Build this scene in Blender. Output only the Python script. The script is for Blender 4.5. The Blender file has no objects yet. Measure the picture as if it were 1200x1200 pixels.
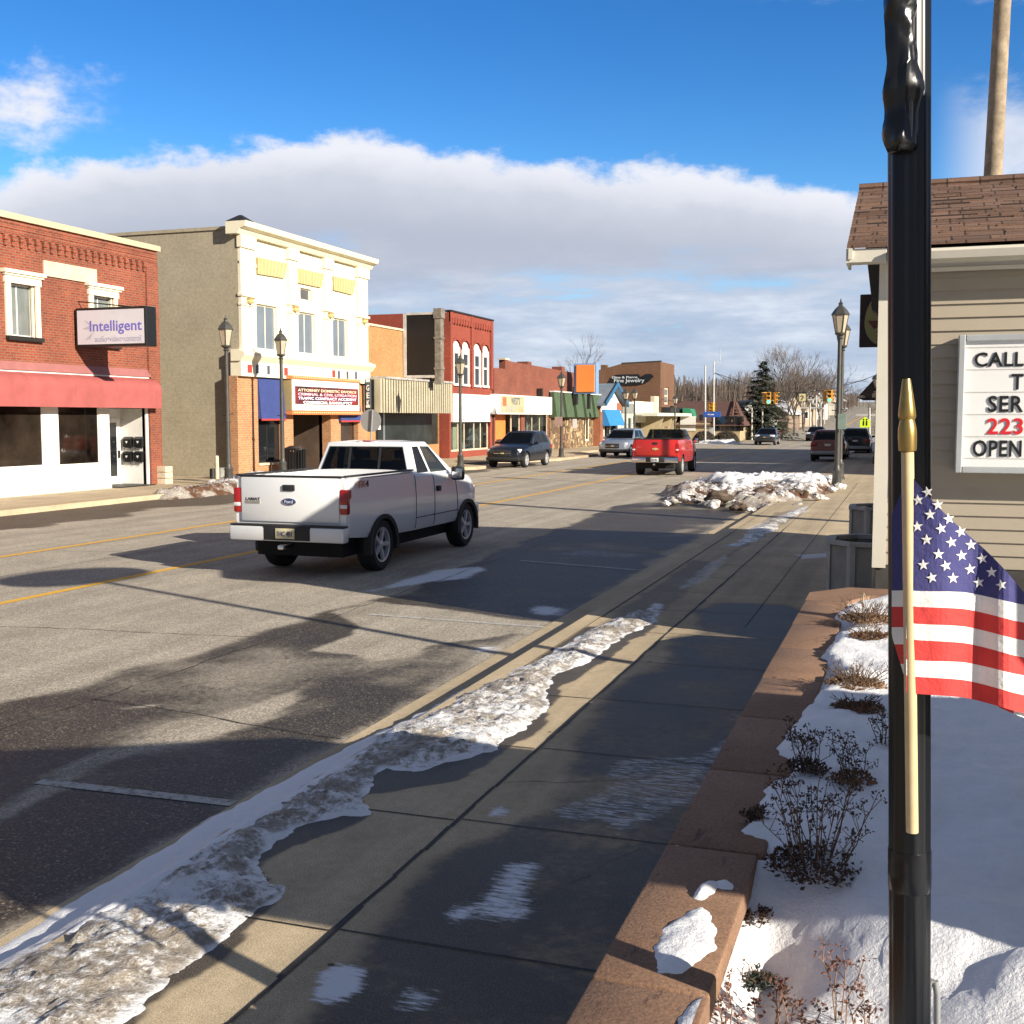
import bpy, bmesh, math, random
import numpy as np
from mathutils import Vector, Matrix, noise
R = math.radians
rnd = random.Random(7)
scene = bpy.context.scene
COL = scene.collection
PI = math.pi

# ------------------------------------------------------------------ camera
FPX = 1340.0; EYE = 2.3
PITCH = math.atan(110/1340); YAW = math.atan2(465, math.hypot(1340, 110))
FW = Vector((-math.sin(YAW)*math.cos(PITCH), math.cos(YAW)*math.cos(PITCH), -math.sin(PITCH)))
RT = Vector((math.cos(YAW), math.sin(YAW), 0)); UP = RT.cross(FW); CAM = Vector((0, 0, EYE))
def ray(u, v): return FW*FPX + RT*(u-600) - UP*(v-600)
def onZ(u, v, z=0.0):
    d = ray(u, v); return CAM + d*((z-EYE)/d.z)
def onX(u, v, x):
    d = ray(u, v); return CAM + d*(x/d.x)
def onY(u, v, y):
    d = ray(u, v); return CAM + d*(y/d.y)
def atD(u, v, D):
    return CAM + ray(u, v)*(D/FPX)
cd = bpy.data.cameras.new('camera'); cam = bpy.data.objects.new('camera', cd); COL.objects.link(cam)
cam.location = CAM; cam.rotation_euler = (PI/2-PITCH, 0, YAW)
cd.sensor_width = 36; cd.lens = 36*FPX/1200; cd.clip_start = 0.05; cd.clip_end = 6000
scene.camera = cam

# ------------------------------------------------------------------ materials
MATS = {}
def nodes_of(m):
    m.use_nodes = True; nt = m.node_tree; return nt, nt.nodes, nt.links, nt.nodes['Principled BSDF']
def obj_coord(nt):
    t = nt.nodes.new('ShaderNodeTexCoord'); return t.outputs['Object']
def noise_node(nt, vec, scale, detail=4, rough=.55):
    n = nt.nodes.new('ShaderNodeTexNoise'); n.inputs['Scale'].default_value = scale
    n.inputs['Detail'].default_value = detail; n.inputs['Roughness'].default_value = rough
    nt.links.new(vec, n.inputs['Vector']); return n.outputs['Fac']
def ramp(nt, fac, stops):
    r = nt.nodes.new('ShaderNodeValToRGB'); e = r.color_ramp.elements
    while len(e) < len(stops): e.new(0.5)
    for i, (p, c) in enumerate(stops):
        e[i].position = p; e[i].color = (*c, 1) if len(c) == 3 else c
    nt.links.new(fac, r.inputs['Fac']); return r.outputs['Color']
def mixc(nt, fac, a, b, mode='MIX'):
    m = nt.nodes.new('ShaderNodeMix'); m.data_type = 'RGBA'; m.blend_type = mode
    for sock, val in ((m.inputs[0], fac), (m.inputs[6], a), (m.inputs[7], b)):
        if hasattr(val, 'is_linked') or isinstance(val, bpy.types.NodeSocket): nt.links.new(val, sock)
        elif isinstance(val, (int, float)): sock.default_value = val
        else: sock.default_value = (*val, 1)
    return m.outputs[2]
def math_node(nt, op, a, b=None, c=None, clamp=False):
    m = nt.nodes.new('ShaderNodeMath'); m.operation = op; m.use_clamp = clamp
    for i, v in enumerate((a, b, c)):
        if v is None: continue
        if isinstance(v, bpy.types.NodeSocket): nt.links.new(v, m.inputs[i])
        else: m.inputs[i].default_value = v
    return m.outputs[0]
def smooth(nt, x, a, b):
    m = nt.nodes.new('ShaderNodeMapRange'); m.interpolation_type = 'SMOOTHSTEP'
    nt.links.new(x, m.inputs[0]); m.inputs[1].default_value = a; m.inputs[2].default_value = b
    return m.outputs[0]
def bump(nt, h, strength, dist=.01):
    b = nt.nodes.new('ShaderNodeBump'); b.inputs['Strength'].default_value = strength
    b.inputs['Distance'].default_value = dist; nt.links.new(h, b.inputs['Height']); return b.outputs['Normal']
def attr(nt, name):
    a = nt.nodes.new('ShaderNodeAttribute'); a.attribute_name = name; return a.outputs['Fac']

def mat(name, col, rough=.6, var=.12, scale=3., metal=0., spec=.5, bmp=0., coat=0., bscale=None, emit=None):
    if name in MATS: return MATS[name]
    m = bpy.data.materials.new(name); nt, N, L, b = nodes_of(m); MATS[name] = m
    oc = obj_coord(nt)
    if var > 0:
        n1 = noise_node(nt, oc, scale, 6, .65)
        lo = tuple(c*(1-var*1.3) for c in col); hi = tuple(min(1, c*(1+var*.9)) for c in col)
        L.new(ramp(nt, n1, [(.3, lo), (.7, hi)]), b.inputs['Base Color'])
    else: b.inputs['Base Color'].default_value = (*col, 1)
    b.inputs['Roughness'].default_value = rough; b.inputs['Metallic'].default_value = metal
    b.inputs['Specular IOR Level'].default_value = spec
    if coat: b.inputs['Coat Weight'].default_value = coat; b.inputs['Coat Roughness'].default_value = .06
    if bmp: L.new(bump(nt, noise_node(nt, oc, bscale or scale*8, 5, .6), bmp), b.inputs['Normal'])
    if emit:
        b.inputs['Emission Color'].default_value = (*emit[0], 1); b.inputs['Emission Strength'].default_value = emit[1]
    return m
def brick(name, c1, c2, mortar, bw=.215, bh=.075, rough=.85, stain=.25, ms=.012):
    m = bpy.data.materials.new(name); nt, N, L, b = nodes_of(m); MATS[name] = m
    oc = obj_coord(nt)
    s = N.new('ShaderNodeSeparateXYZ'); L.new(oc, s.inputs[0])
    c = N.new('ShaderNodeCombineXYZ'); L.new(math_node(nt, 'ADD', s.outputs[0], s.outputs[1]), c.inputs[0]); L.new(s.outputs[2], c.inputs[1])
    t = N.new('ShaderNodeTexBrick'); L.new(c.outputs[0], t.inputs['Vector'])
    t.inputs['Color1'].default_value = (*c1, 1); t.inputs['Color2'].default_value = (*c2, 1); t.inputs['Mortar'].default_value = (*mortar, 1)
    t.inputs['Scale'].default_value = 1; t.inputs['Brick Width'].default_value = bw; t.inputs['Row Height'].default_value = bh
    t.inputs['Mortar Size'].default_value = ms; t.inputs['Bias'].default_value = -.1
    n = noise_node(nt, oc, .7, 8, .7)
    st = ramp(nt, n, [(.3, (1-stain,)*3), (.68, (1.0+stain*.35,)*3)])
    n2 = noise_node(nt, oc, 9, 3, .6)
    st2 = ramp(nt, n2, [(.3, (.84,)*3), (.7, (1.14,)*3)])
    col = mixc(nt, 1., mixc(nt, 1., t.outputs['Color'], st, 'MULTIPLY'), st2, 'MULTIPLY')
    L.new(col, b.inputs['Base Color']); b.inputs['Roughness'].default_value = rough
    L.new(bump(nt, t.outputs['Fac'], -.4, .008), b.inputs['Normal'])
    return m
def glass_dark(name, col=(.012, .014, .016), rough=.03):
    m = mat(name, col, rough, 0., spec=.7); return m
def glass_clear(name, tint=(.75, .8, .8), refl=.18):
    m = bpy.data.materials.new(name); nt, N, L, b = nodes_of(m); MATS[name] = m
    N.remove(b); out = N['Material Output']
    tr = N.new('ShaderNodeBsdfTransparent'); tr.inputs[0].default_value = (*tint, 1)
    gl = N.new('ShaderNodeBsdfGlossy'); gl.inputs['Roughness'].default_value = .02
    fr = N.new('ShaderNodeLayerWeight'); fr.inputs[0].default_value = .5; fac_ = math_node(nt, 'MULTIPLY_ADD', math_node(nt, 'POWER', fr.outputs['Facing'], 5.), .55, .018)
    mx = N.new('ShaderNodeMixShader'); L.new(math_node(nt, 'ADD', fac_, refl*.06), mx.inputs[0])
    L.new(tr.outputs[0], mx.inputs[1]); L.new(gl.outputs[0], mx.inputs[2]); L.new(mx.outputs[0], out.inputs[0])
    return m

# ------------------------------------------------------------------ mesh builder
def wloc(o):
    v = Vector((0, 0, 0))
    while o: v += o.location; o = o.parent
    return v
class MB:
    def __init__(s): s.v = []; s.f = []; s.mi = []; s.cur = 0
    def add(s, vs, fs):
        k = len(s.v); s.v += [tuple(p) for p in vs]
        for f in fs: s.f.append(tuple(i+k for i in f)); s.mi.append(s.cur)
        return s
    def quad(s, *p): return s.add(p, [tuple(range(len(p)))])
    def box(s, x0, x1, y0, y1, z0, z1):
        return s.add([(x0,y0,z0),(x1,y0,z0),(x1,y1,z0),(x0,y1,z0),(x0,y0,z1),(x1,y0,z1),(x1,y1,z1),(x0,y1,z1)],
                     [(0,3,2,1),(4,5,6,7),(0,1,5,4),(1,2,6,5),(2,3,7,6),(3,0,4,7)])
    def rbox(s, x0, x1, y0, y1, z0, z1, r=.02, seg=2):
        bm = bmesh.new(); bmesh.ops.create_cube(bm, size=1)
        for v in bm.verts: v.co = Vector(((x0+x1)/2+v.co.x*(x1-x0), (y0+y1)/2+v.co.y*(y1-y0), (z0+z1)/2+v.co.z*(z1-z0)))
        bmesh.ops.bevel(bm, geom=bm.edges[:], offset=r, segments=seg, profile=.5, affect='EDGES', clamp_overlap=True)
        s.frombm(bm); return s
    def frombm(s, bm):
        bm.verts.index_update(); s.add([v.co.copy() for v in bm.verts], [[v.index for v in f.verts] for f in bm.faces]); bm.free()
    def tube(s, pts, rad, n=8, cap=True, a0=0.):
        pts = [Vector(p) for p in pts]; m = len(pts)
        if not isinstance(rad, (list, tuple)): rad = [rad]*m
        rings = []; ref = None
        for i, p in enumerate(pts):
            d = (pts[min(i+1, m-1)]-pts[max(i-1, 0)])
            d = d.normalized() if d.length > 1e-9 else Vector((0, 0, 1))
            if ref is None: ref = Vector((1, 0, 0)) if abs(d.x) < .9 else Vector((0, 1, 0))
            a = (ref-d*ref.dot(d)); a = a.normalized() if a.length > 1e-6 else d.orthogonal().normalized(); ref = a
            b = d.cross(a)
            rings.append([p+(a*math.cos(a0+2*PI*k/n)+b*math.sin(a0+2*PI*k/n))*rad[i] for k in range(n)])
        vs = [q for r in rings for q in r]; fs = []
        for i in range(m-1):
            for k in range(n): fs.append((i*n+k, i*n+(k+1) % n, (i+1)*n+(k+1) % n, (i+1)*n+k))
        if cap: fs.append(tuple(range(n-1, -1, -1))); fs.append(tuple((m-1)*n+k for k in range(n)))
        return s.add(vs, fs)
    def lathe(s, prof, c=(0,0,0), n=16, axis='z', a0=0., cap=True):
        vs = []; m = len(prof); c = Vector(c)
        for r, h in prof:
            for k in range(n):
                a = a0+2*PI*k/n; p = (r*math.cos(a), r*math.sin(a), h)
                if axis == 'x': p = (h, r*math.cos(a), r*math.sin(a))
                if axis == 'y': p = (r*math.sin(a), h, r*math.cos(a))
                vs.append(c+Vector(p))
        fs = [(i*n+k, i*n+(k+1) % n, (i+1)*n+(k+1) % n, (i+1)*n+k) for i in range(m-1) for k in range(n)]
        if cap: fs.append(tuple(range(n-1, -1, -1))); fs.append(tuple((m-1)*n+k for k in range(n)))
        return s.add(vs, fs)
    def prism(s, poly, axis, a, b):
        def P(q, h):
            return {'x': (h, q[0], q[1]), 'y': (q[0], h, q[1]), 'z': (q[0], q[1], h)}[axis]
        n = len(poly); vs = [P(q, a) for q in poly]+[P(q, b) for q in poly]
        fs = [tuple(range(n-1, -1, -1)), tuple(range(n, 2*n))]+[(i, (i+1) % n, n+(i+1) % n, n+i) for i in range(n)]
        return s.add(vs, fs)
    def hexa(s, p):   # 8 points: bottom loop then top loop
        return s.add(p, [(0,3,2,1),(4,5,6,7),(0,1,5,4),(1,2,6,5),(2,3,7,6),(3,0,4,7)])
    def mesh(s, off=(0,0,0)):
        me = bpy.data.meshes.new('m'); o = Vector(off)
        me.from_pydata([Vector(p)-o for p in s.v], [], s.f)
        return me
    def build(s, name, m, parent=None, local=False, loc=None, sm=None, recalc=True):
        off = Vector((0, 0, 0))
        if not local: off = wloc(parent) if parent else (Vector(loc) if loc else Vector((0,0,0)))
        me = s.mesh(off); ms = m if isinstance(m, (list, tuple)) else [m]
        for q in ms: me.materials.append(q)
        if len(ms) > 1: me.polygons.foreach_set('material_index', s.mi)
        if recalc:
            bm = bmesh.new(); bm.from_mesh(me); bmesh.ops.recalc_face_normals(bm, faces=bm.faces[:]); bm.to_mesh(me); bm.free()
        if sm is not None:
            me.polygons.foreach_set('use_smooth', [True]*len(me.polygons)); me.set_sharp_from_angle(angle=R(sm))
        me.update()
        o = bpy.data.objects.new(name, me); COL.objects.link(o); me.name = name
        if parent: o.parent = parent
        elif loc and not local: o.location = loc
        return o
def tag(o, label=None, cat=None, group=None, kind=None):
    if label: o['label'] = label
    if cat: o['category'] = cat
    if group: o['group'] = group
    if kind: o['kind'] = kind
    return o
def empty(name, loc, rz=0., label=None, cat=None, group=None):
    o = bpy.data.objects.new(name, None); COL.objects.link(o); o.location = loc; o.rotation_euler.z = rz
    o.empty_display_size = .2
    return tag(o, label, cat, group)
def structure(name, mb, m, sm=None, recalc=True, kind='structure'):
    return tag(mb.build(name, m, sm=sm, recalc=recalc), kind=kind)
def copy_tree(o, parent=None):
    c = o.copy(); COL.objects.link(c); c.parent = parent
    for ch in list(o.children): copy_tree(ch, c)
    return c
def text(name, s, m, parent, loc, rt, up, width=None, height=.2, ext=.006, bold=0., align='CENTER', local=False, space=1.):
    cu = bpy.data.curves.new('t', 'FONT'); cu.body = s; cu.size = 1; cu.extrude = .01; cu.offset = bold; cu.align_x = align; cu.space_character = space
    cu.resolution_u = 3
    t = bpy.data.objects.new('t', cu); COL.objects.link(t)
    dg = bpy.context.evaluated_depsgraph_get(); me = bpy.data.meshes.new_from_object(t.evaluated_get(dg))
    bpy.data.objects.remove(t); bpy.data.curves.remove(cu)
    co = np.zeros(len(me.vertices)*3); me.vertices.foreach_get('co', co); co = co.reshape(-1, 3)
    if len(co):
        w = co[:,0].max()-co[:,0].min(); h0 = co[:,1].min(); h = co[:,1].max()-h0
        sy = height/h; sx = (width/w) if width else sy
        rt = Vector(rt).normalized(); up = Vector(up).normalized(); nn = rt.cross(up); loc = Vector(loc)
        off = Vector((0,0,0)) if local else (wloc(parent) if parent else Vector((0,0,0)))
        for i, v in enumerate(me.vertices):
            p = loc+rt*(co[i,0]*sx)+up*((co[i,1]-h0)*sy)+nn*(co[i,2]/.01*ext)
            v.co = p-off
    me.materials.append(m); me.update()
    o = bpy.data.objects.new(name, me); COL.objects.link(o); o.parent = parent; return o
def bool_cut(o, cutter, cmat):
    cutter.data.materials.clear(); cutter.data.materials.append(cmat)
    md = o.modifiers.new('b', 'BOOLEAN'); md.object = cutter; md.operation = 'DIFFERENCE'; md.solver = 'EXACT'
    try: md.material_mode = 'TRANSFER'
    except Exception: pass
    dg = bpy.context.evaluated_depsgraph_get(); dg.update()
    me = bpy.data.meshes.new_from_object(o.evaluated_get(dg)); o.modifiers.clear(); o.data = me
    bpy.data.objects.remove(cutter)
def wall_x(mb, x, y0, y1, z0, z1, holes=(), depth=.15, inward=-1):
    """wall skin in plane X=x with rectangular openings (y0,y1,z0,z1) and their reveals"""
    ys = sorted({y0, y1, *[h[0] for h in holes], *[h[1] for h in holes]}); zs = sorted({z0, z1, *[h[2] for h in holes], *[h[3] for h in holes]})
    ys = [q for q in ys if y0 <= q <= y1]; zs = [q for q in zs if z0 <= q <= z1]
    for i in range(len(ys)-1):
        for j in range(len(zs)-1):
            cy = (ys[i]+ys[i+1])/2; cz = (zs[j]+zs[j+1])/2
            if any(h[0] < cy < h[1] and h[2] < cz < h[3] for h in holes): continue
            mb.quad((x,ys[i],zs[j]),(x,ys[i+1],zs[j]),(x,ys[i+1],zs[j+1]),(x,ys[i],zs[j+1]))
    xi = x+inward*depth
    for a, b, c, d in holes:
        mb.quad((x,a,c),(x,b,c),(xi,b,c),(xi,a,c)); mb.quad((x,a,d),(x,b,d),(xi,b,d),(xi,a,d))
        mb.quad((x,a,c),(x,a,d),(xi,a,d),(xi,a,c)); mb.quad((x,b,c),(x,b,d),(xi,b,d),(xi,b,c))
def window_x(parent, x, y0, y1, z0, z1, fm, gm, fw=.07, th=.06, mull=(), rails=(), inward=-1, name='window'):
    """frame in plane X=x (front face) with mullions at fractions; the pane is its child"""
    a, b = (x, x+inward*th); lo, hi = min(a, b), max(a, b)
    m = MB(); m.box(lo,hi,y0,y0+fw,z0,z1); m.box(lo,hi,y1-fw,y1,z0,z1); m.box(lo,hi,y0+fw,y1-fw,z0,z0+fw); m.box(lo,hi,y0+fw,y1-fw,z1-fw,z1)
    for f in mull: c = y0+(y1-y0)*f; m.box(lo+.004,hi-.004,c-fw*.4,c+fw*.4,z0+fw,z1-fw)
    for f in rails: c = z0+(z1-z0)*f; m.box(lo+.008,hi-.008,y0+fw,y1-fw,c-fw*.4,c+fw*.4)
    w = m.build(name, fm, parent)
    xc = (lo+hi)/2
    MB().box(xc-.006,xc+.006,y0+fw*.6,y1-fw*.6,z0+fw*.6,z1-fw*.6).build('pane', gm, w)
    return w
# ------------------------------------------------------------------ light and sky
SUN_EL = R(21.8); SUN_DIR = Vector((-.927*math.cos(SUN_EL), .375*math.cos(SUN_EL), -math.sin(SUN_EL)))
sl = bpy.data.lights.new('sun', 'SUN'); sl.energy = 4.6; sl.angle = R(.5); sl.color = (1, .91, .77)
so = bpy.data.objects.new('sun', sl); COL.objects.link(so); so.rotation_euler = SUN_DIR.to_track_quat('-Z', 'Y').to_euler(); so.location = (30, -12, 30)
scene.view_settings.view_transform = 'Standard'; scene.view_settings.look = 'None'; scene.view_settings.gamma = 1
scene.view_settings.exposure = .92
world = bpy.data.worlds.new('World'); scene.world = world; world.use_nodes = True
nt = world.node_tree; N = nt.nodes; L = nt.links; bg = N['Background']
sky = N.new('ShaderNodeTexSky'); sky.sky_type = 'NISHITA'; sky.sun_disc = False
sky.sun_elevation = SUN_EL; sky.sun_rotation = math.atan2(.927, -.375); sky.air_density = 1.0; sky.dust_density = .15; sky.ozone_density = 3.5
tc = N.new('ShaderNodeTexCoord'); sp = N.new('ShaderNodeSeparateXYZ'); L.new(tc.outputs['Generated'], sp.inputs[0])
el = math_node(nt, 'MULTIPLY', math_node(nt, 'ARCSINE', sp.outputs[2]), 57.2958)
az = math_node(nt, 'MULTIPLY', math_node(nt, 'ARCTAN2', sp.outputs[0], sp.outputs[1]), 57.2958)   # 0 along the street, negative to the left
def cvec(sa, se, ox=0.):
    c = N.new('ShaderNodeCombineXYZ'); L.new(math_node(nt, 'MULTIPLY_ADD', az, sa, ox), c.inputs[0]); L.new(math_node(nt, 'MULTIPLY', el, se), c.inputs[1]); return c.outputs[0]
nA = noise_node(nt, cvec(.10, .17), 1.6, 11, .62)            # billows
nB = noise_node(nt, cvec(.055, .2, 7.), 1.3, 8, .6)        # broad breaks
nC = noise_node(nt, cvec(.12, .55, 3.), 1.5, 9, .6)         # low streaks
# big bank: top edge falls gently to the right
da = math_node(nt, 'ADD', az, 30.); dl = math_node(nt, 'MINIMUM', da, 0.); dr_ = math_node(nt, 'MAXIMUM', da, 0.)
top = math_node(nt, 'SUBTRACT', math_node(nt, 'SUBTRACT', 13.3, math_node(nt, 'MULTIPLY', math_node(nt, 'MULTIPLY', dl, dl), .0145)), math_node(nt, 'MULTIPLY', math_node(nt, 'MULTIPLY', dr_, dr_), .0034))
top = math_node(nt, 'MULTIPLY_ADD', math_node(nt, 'SUBTRACT', nA, .5), 6.0, top)
dtop = math_node(nt, 'SUBTRACT', top, el)
bank = smooth(nt, dtop, -.1, 1.0)
low = math_node(nt, 'MULTIPLY_ADD', math_node(nt, 'SUBTRACT', nB, .5), 12.0, 6.4)
bank = math_node(nt, 'MULTIPLY', bank, smooth(nt, math_node(nt, 'SUBTRACT', el, low), -2.6, 1.2))
# low stratus down to the horizon
lo2 = math_node(nt, 'MULTIPLY_ADD', math_node(nt, 'SUBTRACT', nC, .5), 11.0, math_node(nt, 'SUBTRACT', 8.2, el))
strat = math_node(nt, 'MULTIPLY', smooth(nt, lo2, -1.0, 2.6), .95)
# loose puffs: far left beside the bank, and over to the right
lp = smooth(nt, math_node(nt, 'ADD', math_node(nt, 'MULTIPLY', math_node(nt, 'SUBTRACT', nA, .5), 9.), math_node(nt, 'SUBTRACT', 1.7, math_node(nt, 'ABSOLUTE', math_node(nt, 'SUBTRACT', el, 13.4)))), .0, 2.2)
lp = math_node(nt, 'MULTIPLY', lp, smooth(nt, math_node(nt, 'MULTIPLY_ADD', math_node(nt, 'SUBTRACT', nA, .5), 14., math_node(nt, 'MULTIPLY', az, -1.)), 37., 42.5))
rp = smooth(nt, math_node(nt, 'ADD', math_node(nt, 'MULTIPLY', math_node(nt, 'SUBTRACT', nB, .5), 16.), math_node(nt, 'SUBTRACT', 1.2, math_node(nt, 'ABSOLUTE', math_node(nt, 'SUBTRACT', el, 19.5)))), 0., 3.)
rp = math_node(nt, 'MULTIPLY', math_node(nt, 'MULTIPLY', rp, smooth(nt, az, -9., -3.)), .7)
rq = smooth(nt, math_node(nt, 'ADD', math_node(nt, 'MULTIPLY', math_node(nt, 'SUBTRACT', nA, .5), 8.), math_node(nt, 'SUBTRACT', 3.2, math_node(nt, 'ABSOLUTE', math_node(nt, 'SUBTRACT', el, 12.)))), -.5, 2.2)
rq = math_node(nt, 'MULTIPLY', math_node(nt, 'MULTIPLY', rq, smooth(nt, az, 0.5, 4.)), .8)
cov = math_node(nt, 'MAXIMUM', math_node(nt, 'MAXIMUM', bank, strat), math_node(nt, 'MAXIMUM', lp, math_node(nt, 'MAXIMUM', rp, rq)))
# self-shading of the cloud: bright rim at the top, lavender-grey body
body = math_node(nt, 'ADD', smooth(nt, dtop, .3, 4.6), math_node(nt, 'MULTIPLY', math_node(nt, 'SUBTRACT', nA, .5), -1.1), clamp=True)
ccol = ramp(nt, body, [(0, (.46, .47, .51)), (.35, (.345, .365, .415)), (1, (.262, .285, .345))])
low_c = ramp(nt, nC, [(.32, (.215, .265, .36)), (.5, (.29, .33, .41)), (.68, (.40, .43, .49))])
isbank = smooth(nt, math_node(nt, 'SUBTRACT', el, 6.2), -1.2, 2.2)
ccol = mixc(nt, isbank, low_c, ccol)
hs = N.new('ShaderNodeHueSaturation'); hs.inputs['Saturation'].default_value = 1.28; hs.inputs['Value'].default_value = .108
L.new(sky.outputs[0], hs.inputs['Color'])
skc = mixc(nt, smooth(nt, el, 3., 20.), (.80, .88, .96), (.49, .61, .77)); skc = mixc(nt, 1., hs.outputs[0], skc, 'MULTIPLY')
ambient_fill = math_node(nt, 'MULTIPLY', smooth(nt, el, 22., 34.), .85)
behind = math_node(nt, 'MULTIPLY', smooth(nt, math_node(nt, 'ABSOLUTE', math_node(nt, 'ADD', az, 19.)), 40., 70.), .75)      # unseen grey added overhead and behind the viewer to neutralise the ambient light
L.new(mixc(nt, math_node(nt, 'MAXIMUM', ambient_fill, behind), mixc(nt, cov, skc, ccol), (.096, .108, .138)), bg.inputs['Color']); bg.inputs['Strength'].default_value = 1.0

# ------------------------------------------------------------------ masks painted on the ground from surveyed outlines (wetness, frost)
def poly_ground(px, z=0.): return np.array([[*onZ(u, v, z)[:2]] for u, v in px])
def sdist(P, poly):
    """signed distance (inside positive) of points P (n,2) to polygon"""
    x, y = P[:,0], P[:,1]; n = len(poly); inside = np.zeros(len(P), bool); dmin = np.full(len(P), 1e9)
    for i in range(n):
        a = poly[i]; b = poly[(i+1) % n]
        c = ((a[1] > y) != (b[1] > y))
        with np.errstate(divide='ignore', invalid='ignore'):
            xi = (b[0]-a[0])*(y-a[1])/(b[1]-a[1]+1e-12)+a[0]
        inside ^= c & (x < xi)
        ab = b-a; t = np.clip(((P-a)@ab)/(ab@ab+1e-12), 0, 1); d = np.linalg.norm(P-(a+t[:,None]*ab), axis=1); dmin = np.minimum(dmin, d)
    return np.where(inside, dmin, -dmin)
def nz(P, s, seed=0., oct=4):
    out = np.empty(len(P))
    for i, (x, y) in enumerate(P): out[i] = noise.fractal(Vector((x*s+seed, y*s-seed, seed*.37)), 1., 2., oct)
    return out
def sstep(x, a, b):
    t = np.clip((x-a)/(b-a), 0, 1); return t*t*(3-2*t)
def grid_mesh(xs, ys, zf):
    nx, ny = len(xs), len(ys); X, Y = np.meshgrid(xs, ys); P = np.stack([X.ravel(), Y.ravel()], 1)
    Zv = zf(P) if callable(zf) else np.full(len(P), zf)
    vs = np.column_stack([P, Zv]); i = np.arange((ny-1)*(nx-1)); r = i//(nx-1); c = i % (nx-1); k = r*nx+c
    fs = np.stack([k, k+1, k+nx+1, k+nx], 1)
    me = bpy.data.meshes.new('g'); me.from_pydata(vs.tolist(), [], fs.tolist()); me.update()
    return me, P
def set_attr(me, name, val):
    a = me.attributes.new(name, 'FLOAT', 'POINT'); a.data.foreach_set('value', np.asarray(val, dtype=np.float32))
def add_mesh(name, me, m, sm=True, **kw):
    me.materials.append(m)
    if sm: me.polygons.foreach_set('use_smooth', [True]*len(me.polygons))
    o = bpy.data.objects.new(name, me); COL.objects.link(o); me.name = name; return tag(o, **kw)

def ground_z(y): return np.where(np.asarray(y) > 170, (np.asarray(y, float)-170)*.0215, 0.)
# ---- materials of the ground
def ground_mat(name, dry, wet, agg=150., bs=.5, crack=True):
    m = bpy.data.materials.new(name); nt, N, L, b = nodes_of(m); oc = obj_coord(nt)
    w = attr(nt, 'wet'); f = attr(nt, 'frost')
    n1 = noise_node(nt, oc, 1.1, 8, .65); n2 = noise_node(nt, oc, agg, 2, .7); n3 = noise_node(nt, oc, 14., 6, .7)
    mv = N.new('ShaderNodeMapping'); mv.inputs['Scale'].default_value = (1.6, .06, 1); L.new(oc, mv.inputs[0])
    n4 = noise_node(nt, mv.outputs[0], 1.2, 6, .65)
    dv = mixc(nt, 1., ramp(nt, n1, [(.3, tuple(c*.82 for c in dry)), (.7, tuple(c*1.12 for c in dry))]), ramp(nt, n2, [(.36, (.66,)*3), (.5, (1,)*3), (.64, (1.42,)*3)]), 'MULTIPLY')
    dv = mixc(nt, 1., dv, ramp(nt, n3, [(.3, (.88,)*3), (.7, (1.1,)*3)]), 'MULTIPLY')
    dv = mixc(nt, 1., dv, ramp(nt, n4, [(.35, (.80,)*3), (.65, (1.12,)*3)]), 'MULTIPLY')
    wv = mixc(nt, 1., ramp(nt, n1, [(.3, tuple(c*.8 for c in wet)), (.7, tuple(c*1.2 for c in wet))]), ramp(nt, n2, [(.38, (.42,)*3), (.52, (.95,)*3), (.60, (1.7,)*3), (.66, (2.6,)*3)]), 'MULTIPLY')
    vo = N.new('ShaderNodeTexVoronoi'); vo.inputs['Scale'].default_value = agg; L.new(oc, vo.inputs['Vector']); vs_ = N.new('ShaderNodeSeparateColor'); L.new(vo.outputs['Color'], vs_.inputs[0])
    if crack:
        wv = mixc(nt, 1., wv, ramp(nt, vs_.outputs[0], [(.0, (.55,)*3), (.6, (.95,)*3), (.85, (1.3,)*3), (1., (2.8,)*3)]), 'MULTIPLY'); dv = mixc(nt, 1., dv, ramp(nt, vs_.outputs[1], [(.0, (.72,)*3), (.5, (1.,)*3), (1., (1.38,)*3)]), 'MULTIPLY')
    else:
        sv = N.new('ShaderNodeTexVoronoi'); sv.inputs['Scale'].default_value = 2.3; L.new(oc, sv.inputs['Vector']); k_ = smooth(nt, math_node(nt, 'MULTIPLY_ADD', n3, .05, sv.outputs['Distance']), .045, .075); dv = mixc(nt, k_, (.10, .075, .05), dv); wv = mixc(nt, k_, (.04, .032, .022), wv)
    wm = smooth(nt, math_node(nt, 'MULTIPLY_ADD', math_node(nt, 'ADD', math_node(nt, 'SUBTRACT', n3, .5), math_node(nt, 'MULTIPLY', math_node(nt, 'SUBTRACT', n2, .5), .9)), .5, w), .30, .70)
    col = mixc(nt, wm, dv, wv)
    st = N.new('ShaderNodeMapping'); st.inputs['Scale'].default_value = (2.2, 11., 1); L.new(oc, st.inputs[0])
    nf = noise_node(nt, st.outputs[0], 4.5, 9, .72)
    fm = smooth(nt, math_node(nt, 'ADD', f, math_node(nt, 'MULTIPLY', math_node(nt, 'SUBTRACT', nf, .5), 1.5)), .45, .85)
    col = mixc(nt, math_node(nt, 'MULTIPLY', fm, .9), col, (.78, .80, .84))
    L.new(col, b.inputs['Base Color'])
    L.new(math_node(nt, 'MULTIPLY_ADD', wm, -.34, .9), b.inputs['Roughness'])
    b.inputs['Specular IOR Level'].default_value = .35
    L.new(bump(nt, n2, bs, .004), b.inputs['Normal'])
    return m
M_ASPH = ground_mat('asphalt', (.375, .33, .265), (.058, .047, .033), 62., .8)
M_CONC = ground_mat('concrete', (.48, .385, .255), (.082, .066, .045), 170., .25, crack=False)

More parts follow.
